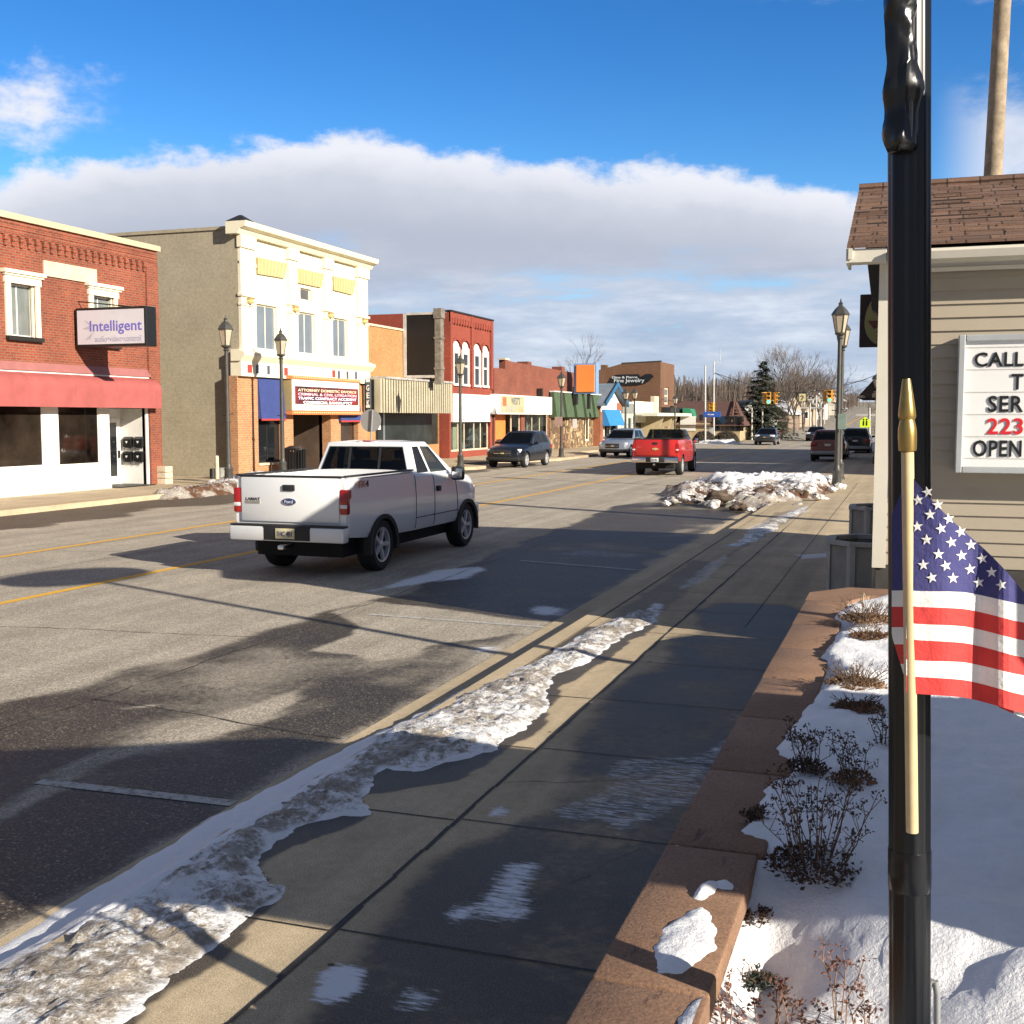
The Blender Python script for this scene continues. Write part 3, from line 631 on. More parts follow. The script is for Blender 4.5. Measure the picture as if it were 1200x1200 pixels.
ye, yf = fy(343.5, 520), fy(387.5, 520)
m = MB(); m.quad((FX-.3,ye,3.3),(FX-3,ye,3.3),(FX-3,yf,3.3),(FX-.3,yf,3.3)); m.quad((FX-3,ye,0),(FX-3,yf,0),(FX-3,yf,3.3),(FX-3,ye,3.3)); m.quad((FX-.4,ye,0),(FX-3,ye,0),(FX-3,ye,3.3),(FX-.4,ye,3.3)); m.quad((FX-.4,yf,0),(FX-3,yf,0),(FX-3,yf,3.3),(FX-.4,yf,3.3))
m.build('entry', mat('dark entry wall', (.10, .065, .045), .7, .3, 1.), b2)
for k in range(3):
    yy = ye+.3+k*(yf-ye-.4)/3; d = MB().box(FX-2.95, FX-2.85, yy, yy+(yf-ye)/3-.15, .14, 2.6).build('entry_door', M_DARK, b2); MB().box(FX-2.85, FX-2.84, yy+.12, yy+(yf-ye)/3-.27, .4, 2.4).build('pane', G_DARK, d)
    MB().box(FX-2.839, FX-2.83, yy+.2, yy+.5, 1.5, 1.85).build('notice', M_WHITE, d)
def flat_awning(par, ya, yb, zt, zb, xt, xb, m, trim=None):
    mb = MB(); mb.hexa([(FX-.1,ya,zb),(xb,ya,zb),(xb,yb,zb),(FX-.1,yb,zb),(FX-.1,ya,zt),(xt,ya,zt),(xt,yb,zt),(FX-.1,yb,zt)]); o = mb.build('awning', m, par)
    if trim: MB().box(xb-.02, xb+.02, ya, yb, zb-.06, zb+.01).build('valance_trim', trim, o)
flat_awning(b2, ya, yb-.02, 3.85, onX(315, 491, FX+.18).z, FX+.05, FX+.18, M_BLUEAWN, M_RED)
flat_awning(b2, yc-.2, yd+.1, 3.2, onX(410, 493, FX+.16).z, FX+.05, FX+.16, M_BLUEAWN, M_RED)
# marquee
mx = FX+.40; pA = onX(342, 487, mx).y; pB = onX(421, 487, mx).y; zt = onX(380, 443, mx).z; zb = onX(380, 486, mx).z
mq = MB(); mq.prism([(FX, pA+.0), (mx, pA), (mx, pB), (FX, pB+.9)], 'z', zb+.15, zt-.12); mqo = mq.build('marquee', mat('marquee side', (.38, .29, .13), .5, .1), b2)
MB().box(mx+.003, mx+.02, pA+.04, pB-.04, zb+.17, zt-.13).build('panel', M_WHITE, mqo)
M_BULB = mat('orange bulb trim', (.70, .22, .07), .4, .12, 9.)
for zz in (zt-.12, zb):
    MB().prism([(FX, pA-.05), (mx+.05, pA-.05), (mx+.05, pB+.05), (FX, pB+.95)], 'z', zz, zz+.14).build('trim', M_BULB, mqo); m = MB(); k = 0; n = 34
    y = pA+(pB-pA)*.5/n; b0 = MB().lathe([(0,-.045),(.03,-.03),(.045,0),(.03,.03),(0,.045)], (mx+.075, y, zz+.07), 6).build('bulb', mat('warm bulb', (.85, .48, .26), .3, 0), mqo)
    for i in range(1, n): q = b0.copy(); COL.objects.link(q); q.location.y = (pB-pA)*i/n
la, lb = pA+(pB-pA)*.04, pB-(pB-pA)*.03; lz0, lz1 = zb+.15+(zt-zb-.27)*.22, zb+.15+(zt-zb-.27)*.78
def ledm():
    m = bpy.data.materials.new('led screen'); nt, N, L, b = nodes_of(m); oc = obj_coord(nt); s = N.new('ShaderNodeSeparateXYZ'); L.new(oc, s.inputs[0])
    n = noise_node(nt, oc, .9, 3); c = ramp(nt, n, [(.35, (.20, .018, .018)), (.5, (.07, .018, .022)), (.62, (.02, .016, .02))])
    L.new(c, b.inputs['Base Color']); L.new(c, b.inputs['Emission Color']); b.inputs['Emission Strength'].default_value = .35; return m
scr = MB().box(mx+.022, mx+.05, la, lb, lz0, lz1).build('screen', ledm(), mqo)
for i, (s, c) in enumerate((('ATTORNEY DOMESTIC DIVORCE', (.85, .55, .35)), ('CRIMINAL & CIVIL LITIGATION', (.9, .45, .5)), ('TRAFFIC CONTRACT ACCIDENT', (.85, .75, .9)), ('COMMERCIAL BANKRUPTCY', (.85, .85, .85)))):
    hh = (lz1-lz0)/4.7; text('lettering', s, mat('led letters %d' % i, c, .4, 0, emit=(c, .5)), scr, (mx+.052, (la+lb)/2, lz1-hh*(1.08*(i+1))-.04), (0,1,0), (0,0,1), (lb-la)*(.93 if i < 3 else .78), hh*.72, .004, .012)

# vertical blade sign on the buff shop
# ================= 3: buff brick single storey with ribbed metal fascia, black sign board
y0, y1 = 47.4, 57.2; X3 = FX-.55; z3 = 6.62
b3 = empty('buff_brick_shop', (X3, (y0+y1)/2, 0), label='low buff brick building with ribbed cream metal fascia and boarded dark windows', cat='building')
mb = MB(); oz0, oz1 = fz(480, 522, X3), 3.15
wall_x(mb, X3, y0, y1, -.1, z3, [(fy(440, 500, X3), fy(514, 500, X3), oz0, oz1)], .2); shell(mb, y0+.02, y1-.02, 16, z3, X3); mb.build('wall', B_TAN, b3)
MB().box(X3-.3, X3+.06, y0, y1-.02, z3, z3+.1).build('coping', M_STONE, b3)
m = MB(); m.box(X3-18, X3-6, y0+.1, y1-.1, 6.2, 7.5); m.build('rear_wall', B_RED2, b3); MB().box(X3-18.1, X3-5.9, y0, y1, 7.5, 7.65).build('rear_coping', M_ROOF, b3)
M_CORR = mat('ribbed cream metal', (.46, .415, .295), .5, .14, .8)
fxx = X3+1.35; fa, fb = onX(446, 470, fxx).y, onX(530, 470, fxx).y; f0, f1 = onX(490, 484, fxx).z, onX(490, 446.5, fxx).z
m = MB(); n = 30
for i in range(n):
    a = fa+(fb-fa)*i/n; b = fa+(fb-fa)*(i+1)/n; c = b-(b-a)*.30
    m.quad((fxx,a,f0),(fxx,c,f0),(fxx,c,f1),(fxx,a,f1)); m.quad((fxx,c,f0),(fxx-.055,b,f0),(fxx-.055,b,f1),(fxx,c,f1))
m.box(X3+.02, fxx-.05, fa, fb, f0+.01, f1-.03); m.prism([(X3,f0),(fxx,f0),(fxx,f1),(X3,f1)], 'y', fa-.02, fa-.003); m.prism([(X3,f0),(fxx,f0),(fxx,f1),(X3,f1)], 'y', fb+.003, fb+.02)
m.build('metal_fascia', M_CORR, b3, recalc=True)
MB().box(X3+.01, fxx+.06, y0+.2, fb+.03, f1, f1+.1).build('fascia_cap', mat('weathered white metal', (.42, .40, .38), .6, .3, 4), b3)
MB().box(X3+.02, fxx-.3, y0+.1, fa-.06, f0-.05, f1-.05).build('fascia_return', M_DARK, b3)
mb = MB(); mb.box(X3-.16, X3-.06, fy(452, 500, X3), fy(514, 500, X3), oz0, oz1); mb.build('boarded_window', mat('dark board', (.022, .028, .026), .45, .5, 1.), b3)
dd = MB().box(X3-.15, X3-.05, fy(440.5, 500, X3), fy(451.5, 500, X3), .14, oz1).build('door', mat('dark green door', (.018, .024, .022), .4, .2), b3); MB().box(X3-.05, X3-.04, fy(450, 500, X3), fy(452, 500, X3), .2, oz1-.3).build('door_edge', M_ALUM, dd); MB().box(X3-.05, X3-.04, fy(444, 500, X3), fy(447, 500, X3), 1.75, 2.05).build('notice', M_WHITE, dd)
# blade sign with letters one over the other
bx = FX+.75; p0, p1 = onX(428, 445, bx).y, onX(432, 445, bx).y; z0b, z1b = onX(430, 478, bx).z, onX(430, 443, bx).z
bl = empty('blade_sign', (FX, p0, z0b), label='narrow vertical slate blade sign with white letters right of the theatre marquee', cat='sign')
ysn = 46.75; xa, xb = onY(428.6, 460, ysn).x, onY(433.6, 460, ysn).x; z0b, z1b = onY(430, 478.5, ysn).z, onY(430, 443.5, ysn).z
MB().box(xa, xb, ysn, ysn+.12, z0b, z1b).build('board', mat('slate board', (.06, .075, .095), .5, .1), bl)
for i, ch in enumerate('GEK'): text('lettering', ch, M_WHITE, bl, ((xa+xb)/2, ysn-.004, z1b-.55-.34*i), (1,0,0), (0,0,1), .15, .26, .004, .02)
m = MB(); m.box(xa+.01, xb-.01, ysn-.006, ysn-.002, z1b-.16, z1b-.03); m.box(xa+.01, xb-.01, ysn-.006, ysn-.002, z0b+.03, z0b+.14); m.build('end_plate', M_WHITE, bl); MB().box(FX, xa, ysn+.02, ysn+.1, z1b-.3, z1b-.2).build('bracket', M_DARK, bl)
# big black board sign standing out over the fascia on a steel post
yk = 52.6; kx0, kx1 = onY(475, 400, yk).x, onY(509, 400, yk).x; kz0, kz1 = onY(490, 441, yk).z, onY(490, 368.5, yk).z
ks = empty('board_sign', (X3, yk, kz0), label='tall blank black board sign on a weathered post over the ribbed fascia', cat='sign')
MB().box(kx0, kx1, yk, yk+.35, kz0, kz1).build('board', mat('black plastic face', (.008, .0065, .006), .6, .3, 1.2), ks)
M_RUST = mat('weathered steel', (.21, .185, .15), .7, .4, 5.)
m = MB(); t = .1; m.box(kx0-t, kx0+.06, yk-.04, yk+.39, kz0-.05, kz1+.05); m.box(kx0+.06, kx1, yk-.04, yk+.39, kz1-.02, kz1+.09); m.box(kx0+.06, kx1, yk-.04, yk+.39, kz0-.08, kz0+.05); m.build('frame', mat('pale steel edge', (.55, .52, .48), .6, .2, 4), ks)
px0, px1 = onY(509.5, 400, yk).x, onY(516.5, 400, yk).x
m = MB(); m.box(px0, px1, yk-.02, yk+.4, kz0-.4, onY(512, 362, yk).z); m.box(px0-.05, px1+.05, yk-.06, yk+.44, onY(512, 373, yk).z, onY(512, 362, yk).z+.03)
for z in (onY(512, 397, yk).z, onY(512, 433, yk).z): m.box(px0-.04, px1+.04, yk-.05, yk+.42, z, z+.1)
m.build('post', M_RUST, ks); m = MB(); m.box(kx0+.9, kx0+1.3, yk+.05, yk+.3, kz0-.55, kz0-.08); m.box(X3, px0, yk+.1, yk+.25, kz0-.25, kz0-.1); m.build('bracket', M_DARK, ks)

# ================= 4: painted red two storey with arched white windows
y0, y1 = 57.35, 64.05; z4 = 8.0
b4 = empty('arched_window_building', (FX, (y0+y1)/2, 0), label='two storey red painted brick building with four tall arched white windows', cat='building')
ws = [(fy(a, 440), fy(b, 440)) for a, b in ((530.0, 537.6), (540.6, 548.4), (554.2, 561.6), (564.5, 571.2))]
wz0, wz1 = fz(550, 451), fz(550, 409)
sh = (fy(528.5, 500), fy(572.5, 500), fz(550, 528), 3.0)
mb = MB(); wall_x(mb, FX, y0, y1, -.1, z4, [sh], .25); shell(mb, y0, y1, 18, z4-.05)
for a, b in ((y0, y0+.35), (60.5, 60.8), (y1-.35, y1)): mb.box(FX, FX+.09, a, b, 4., z4)
mb.box(FX, FX+.07, y0, y1, z4-.55, z4); mb.box(FX, FX+.11, y0, y1, 3.55, 3.75)
for k in range(16): y = y0+.2+k*.4; mb.box(FX+.06, FX+.12, y, y+.2, z4-.62, z4-.3)
for (a, b) in ws:   # brick hood over each arch
    c = (a+b)/2; r = (b-a)/2+.14
    for i in range(8):
        t0, t1 = PI*i/8, PI*(i+1)/8; mb.hexa([(FX, c+r*math.cos(t), wz1-.1+r*.8*math.sin(t)) for t in (t0, t1)]+[(FX+.1, c+r*math.cos(t), wz1-.1+r*.8*math.sin(t)) for t in (t1, t0)]+[(FX, c+(r+.14)*math.cos(t), wz1-.1+(r+.14)*.8*math.sin(t)) for t in (t0, t1)]+[(FX+.1, c+(r+.14)*math.cos(t), wz1-.1+(r+.14)*.8*math.sin(t)) for t in (t1, t0)])
mb.build('wall', B_PAINT, b4)
MB().box(FX-.3, FX+.14, y0, y1, z4, z4+.08).build('coping', M_DARK, b4)
for a, b in ws:
    c = (a+b)/2; r = (b-a)/2
    m = MB(); pts = [(a, wz0), (b, wz0)]+[(c+r*math.cos(PI*i/8), wz1-.05+r*.75*math.sin(PI*i/8)) for i in range(9)]; m.prism(pts, 'x', FX+.004, FX+.03)
    m.box(FX+.03, FX+.09, a, a+.11, wz0, wz1); m.box(FX+.03, FX+.09, b-.2, b, wz0, wz1); m.box(FX+.03, FX+.08, a+.11, b-.2, (wz0+wz1)/2-.05, (wz0+wz1)/2+.05); m.box(FX+.03, FX+.085, a+.11, b-.2, wz1-.35, wz1-.05); m.box(FX+.03, FX+.12, a-.06, b+.06, wz0-.1, wz0+.02)
    w = m.build('window', M_WHITE, b4); MB().box(FX+.031, FX+.045, a+.1, b-.2, wz0+.03, wz1-.3).build('pane', G_DARK, w)
MB().rbox(FX+.003, FX+.16, fy(531.5, 480, FX+.16), fy(575.5, 480, FX+.16), fz(550, 494.5, FX+.16), fz(550, 462, FX+.16), .01).build('blank_sign_band', M_WHITE, b4)
def shop_inside(par, x, y0, y1, z0, z1, seed, depth=1.6, wall=(.30, .26, .21)):
    m = MB(); e = .03; m.quad((x-depth,y0,z0),(x-depth,y1,z0),(x-depth,y1,z1),(x-depth,y0,z1)); m.quad((x,y0,z0),(x-depth,y0,z0),(x-depth,y0,z1),(x,y0,z1)); m.quad((x,y1,z0),(x-depth,y1,z0),(x-depth,y1,z1),(x,y1,z1)); m.quad((x,y0,z0),(x,y1,z0),(x-depth,y1,z0),(x-depth,y0,z0)); m.quad((x,y0,z1),(x,y1,z1),(x-depth,y1,z1),(x-depth,y0,z1))
    m.build('shop_interior', mat('shop interior %d' % seed, wall, .9, .4, 1.), par)
    r2 = random.Random(seed); cols = [(.55, .5, .38), (.4, .1, .07), (.1, .16, .2), (.3, .32, .28), (.6, .58, .52), (.16, .1, .06), (.2, .26, .12)]; n = 40
    ms = [mat('goods %d' % i, c, .7, .2, 4) for i, c in enumerate(cols)]; m = MB()
    for i in range(n):
        m.cur = r2.randrange(len(cols)); xx = x-.2-r2.random()*(depth-.5); yy = y0+.15+(y1-y0-.3)*r2.random(); h = r2.choice((.3, .5, .9, 1.3))*(.6+.6*r2.random()); s = .06+.16*r2.random(); zz = z0+.01+(r2.random() < .45)*r2.random()*(z1-z0-h-.1 if z1-z0 > h+.15 else 0)
        m.lathe([(s*.6, 0), (s, h*.15), (s*.75, h*.6), (s*.35, h*.8), (s*.45, h*.9), (s*.1, h)], (xx, yy, zz), 6)
    m.build('window_display', ms, par)
shop_inside(b4, FX-.26, *sh, 4)
window_x(b4, FX-.06, sh[0], sh[1], sh[2], sh[3], M_STONE, G_CLEAR, .1, .06, mull=(.2, .36, .62, .8), name='shop_window')
MB().box(FX-.6, FX-.5, fy(540.5, 500), fy(547, 500), sh[2]+.05, sh[3]-.05).build('hanging_banner', mat('cream banner', (.72, .68, .48), .7, .05), b4)

# ================= 5: long low red brick block: shop with white fascia, and green mansard shop
y0, y1 = 64.4, 88.8; z5 = 5.55
b5 = empty('brick_shop_block', (FX, (y0+y1)/2, 0), label='long low dark red brick shop block with white fascia sign and orange shop door', cat='building')
g0 = fy(642, 480)
so1 = (fy(580.5, 500), fy(611, 500), .13, 3.0); so2 = (fy(615, 500), fy(642, 500), fz(628, 523.5), 3.0)
mb = MB(); wall_x(mb, FX, y0, y1, -.1, z5-.25, [so1, so2], .22); shell(mb, y0, y1, 15, z5-.3)
mb.quad((FX,y0,z5-.25),(FX,y1,z5-.25),(FX,y1,z5),(FX,fy(600),z5+.25),(FX,fy(592),z5+.3),(FX,fy(592),z5-.25)); mb.box(FX-.4, FX-.003, fy(592), fy(592)+.6, z5-.25, z5+.3); mb.box(FX-.3, FX-.003, fy(600), y1, z5-.25, z5)
mb.build('wall', B_RED2, b5)
MB().box(FX-.42, FX+.06, fy(591), fy(592)+.7, z5+.3, z5+.4).build('coping', M_STONE, b5)
for y in (fy(653), fy(690)): MB().box(FX-3, FX-2.2, y, y+.9, z5-.4, z5+.75).build('chimney', B_RED2, b5)
fx5 = FX+.45; fa, fb = onX(580.5, 475, fx5).y, onX(647, 475, fx5).y; f0, f1 = onX(612, 485.7, fx5).z, onX(612, 463.5, fx5).z
fs = MB().rbox(FX+.003, fx5, fa, fb, f0, f1, .02).build('fascia_sign', M_WHITE, b5)
pa, pb = fa+(fb-fa)*.08, fa+(fb-fa)*.47
MB().box(fx5+.003, fx5+.012, pa, pb, f0+.1, f1-.08).build('printed_panel', mat('cream print', (.50, .41, .25), .5, .08, 2), fs)
M_OR = mat('orange paint', (.78, .22, .05), .5, .06)
MB().box(fx5+.013, fx5+.02, pa+.35, pa+1., f0+.5, f1-.16).build('red_bar', mat('vermilion print', (.70, .14, .06), .5, .1, 8), fs)
M_TEAL = mat('dark teal print', (.08, .13, .15), .5, 0)
text('lettering', "WEST'S", M_TEAL, fs, (fx5+.014, pa+(pb-pa)*.62, f0+(f1-f0)*.5), (0,1,0), (0,0,1), (pb-pa)*.38, .45, .004, .02)
text('lettering', 'VARIETY', mat('grey teal print', (.30, .36, .38), .5, 0), fs, (fx5+.014, pa+(pb-pa)*.42, f0+.15), (0,1,0), (0,0,1), (pb-pa)*.5, .36, .004, 0)
text('lettering', 'SALE', mat('pale orange print', (.75, .35, .14), .5, 0), fs, (fx5+.014, pa+(pb-pa)*.86, f0+.16), (0,1,0), (0,0,1), (pb-pa)*.2, .34, .004, 0)
shop_inside(b5, FX-.23, *so2, 9); window_x(b5, FX-.05, *so2, M_STONE, G_CLEAR, .1, .06, mull=(.33, .66), name='shop_window')
shop_inside(b5, FX-1.2, *so1, 12, 1.2, (.34, .28, .2))
d = MB().box(FX-.5, FX-.44, fy(588.5, 500), fy(600, 500), .14, 2.95).build('door', M_OR, b5); MB().box(FX-.439, FX-.43, fy(589.5, 500), fy(599, 500), .9, 1.0).build('push_bar', M_DARK, d)
window_x(b5, FX-.1, fy(600.5, 500), fy(610.5, 500), .6, 2.95, M_STONE, G_CLEAR, .1, .06, name='shop_window')
MB().box(FX+.05, FX+.4, fy(628.5, 460), fy(628.5, 460)+.2, f1, f1+.55).build('fascia_bracket', M_DARK, b5)
# green mansard shop front (its own thing: a different shop)
ga, gb = fy(643, 480), 88.4
b6 = empty('mansard_shop', (FX, (ga+gb)/2, 0), label='stone faced shop under a dark green pleated mansard roof', cat='building')
def rubble():
    m = bpy.data.materials.new('rubble stone'); nt, N, L, b = nodes_of(m); oc = obj_coord(nt); v = N.new('ShaderNodeTexVoronoi'); v.inputs['Scale'].default_value = 2.4; L.new(oc, v.inputs['Vector'])
    s = N.new('ShaderNodeSeparateColor'); L.new(v.outputs['Color'], s.inputs[0]); c = ramp(nt, s.outputs[0], [(.1, (.12, .075, .04)), (.5, (.32, .21, .11)), (.9, (.50, .37, .21))])
    e = N.new('ShaderNodeTexVoronoi'); e.feature = 'DISTANCE_TO_EDGE'; e.inputs['Scale'].default_value = 2.4; L.new(oc, e.inputs['Vector']); k = smooth(nt, e.outputs['Distance'], .02, .09)
    L.new(mixc(nt, k, (.09, .06, .04), c), b.inputs['Base Color']); b.inputs['Roughness'].default_value = .9; L.new(bump(nt, k, .8, .03), b.inputs['Normal']); return m
M_RUB = rubble(); mzb = onX(670, 489, FX+.6).z; mzt = onX(670, 461, FX+.2).z
da, db = fy(654, 505), fy(660, 505)
mb = MB(); wall_x(mb, FX+.1, ga+.05, gb, -.1, mzb+.3, [(da, db, .1, 2.5), (fy(684.5, 505), fy(687.5, 505), .6, 2.5)], .3); mb.quad((FX+.1,gb,-.1),(FX-4,gb,-.1),(FX-4,gb,mzb+.3),(FX+.1,gb,mzb+.3)); mb.quad((FX+.1,ga+.05,-.1),(FX-.0,ga+.05,-.1),(FX-.0,ga+.05,mzb+.3),(FX+.1,ga+.05,mzb+.3)); mb.build('stone_wall', M_RUB, b6)
M_GRN = mat('green shingles', (.065, .105, .055), .85, .18, 2., bmp=.2); M_GRN2 = mat('dark green shingles', (.03, .05, .03), .9, .2, 2.)
n = 5; hs_ = (gb-ga)/n; m = MB(); m2 = MB()
for i in range(n):
    a = ga+i*hs_; b = a+hs_*.72
    m.hexa([(FX+.1,a,mzb),(FX+.6,a,mzb),(FX+.6,b,mzb),(FX+.1,b,mzb),(FX+.1,a,mzt),(FX+.35,a,mzt),(FX+.35,b,mzt),(FX+.1,b,mzt)])
    a2, b2_ = b+.004, a+hs_-.004; m2.hexa([(FX+.1,a2,mzb+.02),(FX+.42,a2,mzb+.02),(FX+.42,b2_,mzb+.02),(FX+.1,b2_,mzb+.02),(FX+.1,a2,mzt-.01),(FX+.2,a2,mzt-.01),(FX+.2,b2_,mzt-.01),(FX+.1,b2_,mzt-.01)])
ro = m.build('mansard_roof', M_GRN, b6); m2.build('pleat', M_GRN2, ro)
MB().box(FX+.05, FX+.42, ga, gb, mzt, mzt+.08).build('roof_trim', M_WHITE, b6)
MB().box(FX-.15, FX-.1, da, db, .12, 2.5).build('door', M_DARK, b6); window_x(b6, FX+.12, fy(684.2, 505), fy(688, 505), .55, 2.55, M_CREAM, G_DARK, .14, .05)
for u in (654.5, 687): MB().box(FX+.11, FX+.3, fy(u-3, 490), fy(u+3, 490), 2.55, mzb).build('dark_hood', M_DARK, b6)
# orange board sign above
yo = 79.5; ox0, ox1 = onY(675, 445, yo).x, onY(696.5, 445, yo).x; oz0, oz1 = onY(686, 459.5, yo).z, onY(686, 427.5, yo).z
os_ = empty('orange_sign', (FX, yo, oz0), label='blank bright orange board sign with pale blue end above green mansard', cat='sign')
MB().rbox(ox0, ox1, yo, yo+.1, oz0, oz1, .02).build('face', mat('orange sign face', (.85, .27, .06), .5, .07, .7), os_); MB().box(ox0-.2, ox1+.1, yo+.102, yo+.85, oz0-.12, oz1+.1).build('cabinet', mat('pale blue paint', (.19, .33, .58), .5, .1), os_)
m = MB(); m.box(ox0-.3, ox0-.0, yo+.2, yo+.6, oz0-.9, oz0+.4); m.box(ox1-.6, ox1-.4, yo+.2, yo+.5, oz0-1.2, oz0); m.build('post', M_DARK, os_)

# ================= 6: blue gabled shop, grey and cream shops, brown corner block
X7 = -22.7; p7 = fy(704, 480, X7); q7 = fy(728, 480, X7)
b7 = empty('gabled_shop', (X7, (p7+q7)/2, 0), label='small white gabled shop with blue roof edge and bright blue awning', cat='building')
c7 = (p7+q7)/2; zr = onX(717, 453, X7).z; ze = onX(708, 470, X7).z-.3; M_BRT = mat('russet boards', (.33, .12, .06), .7, .15, 2)
mb = MB(); wall_x(mb, X7, p7, q7, -.1, 2.9, [(p7+1.2, q7-1.2, .2, 2.4)], .2); mb.quad((X7,p7,2.9),(X7,q7,2.9),(X7,q7,ze),(X7,c7,zr),(X7,p7,ze)); mb.quad((X7-14,p7,-.1),(X7-14,q7,-.1),(X7-14,q7,ze),(X7-14,c7,zr),(X7-14,p7,ze)); mb.build('front_wall', M_WHITE, b7)
mb = MB(); mb.quad((X7-.002,p7,-.1),(X7-14,p7,-.1),(X7-14,p7,ze),(X7-.002,p7,ze)); mb.quad((X7-.002,q7,-.1),(X7-14,q7,-.1),(X7-14,q7,ze),(X7-.002,q7,ze)); mb.box(X7+.002, X7+.06, q7-1.6, q7-.02, 2.9, ze+.2); mb.box(X7+.002, X7+.06, p7+.02, p7+.7, -.1, 2.8); mb.build('side_wall', M_BRT, b7)
m = MB(); m.hexa([(X7-14,p7-.4,ze-.1),(X7+.5,p7-.4,ze-.1),(X7+.5,c7,zr+.02),(X7-14,c7,zr+.02),(X7-14,p7-.4,ze+.1),(X7+.5,p7-.4,ze+.1),(X7+.5,c7,zr+.25),(X7-14,c7,zr+.25)]); m.hexa([(X7-14,c7+.003,zr+.02),(X7+.5,c7+.003,zr+.02),(X7+.5,q7+.4,ze-.1),(X7-14,q7+.4,ze-.1),(X7-14,c7+.003,zr+.25),(X7+.5,c7+.003,zr+.25),(X7+.5,q7+.4,ze+.1),(X7-14,q7+.4,ze+.1)])
m.build('roof', mat('blue grey shingles', (.17, .21, .25), .8, .15, 1.5), b7)
m = MB()
for (a, b, c, d) in ((p7-.42, ze-.12, c7, zr+.02), (c7, zr+.02, q7+.42, ze-.12)): m.hexa([(X7+.503,a,b),(X7+.58,a,b),(X7+.58,c,d),(X7+.503,c,d),(X7+.503,a,b+.36),(X7+.58,a,b+.36),(X7+.58,c,d+.36),(X7+.503,c,d+.36)])
m.build('bargeboard', mat('deep blue paint', (.03, .13, .26), .5, .1), b7)
a7, z7t, z7b = X7+.7, onX(712, 480, X7).z, onX(715, 499, X7+.7).z
m = MB(); m.hexa([(X7+.08,p7+.3,z7b),(a7,p7+.3,z7b),(a7,q7-1.4,z7b),(X7+.08,q7-1.4,z7b),(X7+.08,p7+.3,z7t),(X7+.2,p7+.3,z7t),(X7+.2,q7-1.4,z7t),(X7+.08,q7-1.4,z7t)]); m.build('awning', mat('bright blue awning', (.03, .22, .52), .6, .08, 3), b7)
window_x(b7, X7-.1, p7+1.2, q7-1.2, .3, 2.4, M_WHITE, G_DARK, .1, .05, mull=(.5,), name='shop_window'); text('lettering', 'GIFTS', M_PURP, b7, (X7+.01, c7-.5, z7t+.9), (0,1,0), (0,0,1), 1.9, .5, .01)
ya, yb = fy(728.5, 480), fy(743, 480); yc, yd = yb+.02, fy(766, 480)
b8 = empty('grey_shop', (FX, (ya+yb)/2, 0), label='narrow low shop with a plain grey panel over pale green wall', cat='building')
z8 = fz(736, 471); m = MB(); wall_x(m, FX, ya, yb, -.1, 2.75, [(yb-2.2, yb-1., .13, 2.3)], .2); shell(m, ya, yb, 14, z8-.1); m.build('wall', mat('pale green paint', (.42, .46, .40), .6, .1), b8); MB().box(FX-.1, FX+.08, ya, yb, 2.75, z8-.15).build('fascia', mat('grey panel', (.23, .24, .22), .6, .1), b8); MB().box(FX-.2, FX+.12, ya, yb, z8-.15, z8).build('cap', M_WHITE, b8); MB().box(FX-.18, FX-.1, yb-2.2, yb-1., .13, 2.3).build('door', M_DARK, b8)
b9 = empty('cream_shop', (FX, (yc+yd)/2, 0), label='low cream shop with flat white canopy and angled fin walls', cat='building')
z9 = fz(752, 470.5); cz = onX(768, 487.5, FX+1.8).z; m = MB(); wall_x(m, FX, yc, yd+4, -.1, cz-.3, [(yc+.4, yd+3.5, .13, cz-.6)], .6); m.box(FX-.2, FX, yc, yd, cz-.3, z9); shell(m, yc, yd+4, 14, cz+.3); m.build('wall', M_CREAM, b9)
MB().box(FX-.1, FX+2.2, yc-.2, fy(786, 480), cz, cz+.28).build('canopy', mat('off white canopy', (.66, .64, .52), .6, .06), b9)
for u in (757, 768, 774): y = fy(u, 500); MB().hexa([(FX-.5,y,.13),(FX+.9,y,.13),(FX+.9,y+.2,.13),(FX-.5,y+.2,.13),(FX-.5,y,cz),(FX+1.7,y,cz),(FX+1.7,y+.2,cz),(FX-.5,y+.2,cz)]).build('fin_wall', mat('tan render', (.50, .40, .24), .7, .08), b9)
MB().box(FX-.58, FX-.5, yc+.4, yd+3.5, .13, cz-.6).build('shop_window', G_DARK, b9); MB().box(FX-.4, FX+.0, yd+.4, yd+2.4, cz+.3, z9+.6).build('roof_box', M_STONE, b9)
# brown corner block with jewellery sign
cy = 111.5; cw0, cw1 = fy(774, 470), fy(790, 470); XB = FX-.02; zt_ = onX(774, 423.8, XB).z
b10 = empty('corner_building', (XB, cw0, 0), label='tall plain brown brick corner building carrying the black jewelry sign', cat='building')
wz = (fy(779, 450), fy(784.5, 450), fz(782, 474), fz(782, 454)); m = MB(); wall_x(m, XB, cw0, cw1, -.1, zt_, [wz], .25)
zl_ = onY(703, 440, cw0).z; xl = onY(700, 440, cw0).x
m.quad((XB,cw0,-.1),(xl-2,cw0,-.1),(xl-2,cw0,zl_),(XB-4,cw0,zt_-.15),(XB,cw0,zt_)); m.quad((XB,cw1,-.1),(xl-2,cw1,-.1),(xl-2,cw1,zl_),(XB,cw1,zt_)); m.quad((xl-2,cw0,-.1),(xl-2,cw1,-.1),(xl-2,cw1,zl_),(xl-2,cw0,zl_)); m.quad((XB,cw0,zt_-.4),(xl-2,cw0,zl_-.4),(xl-2,cw1,zl_-.4),(XB,cw1,zt_-.4))
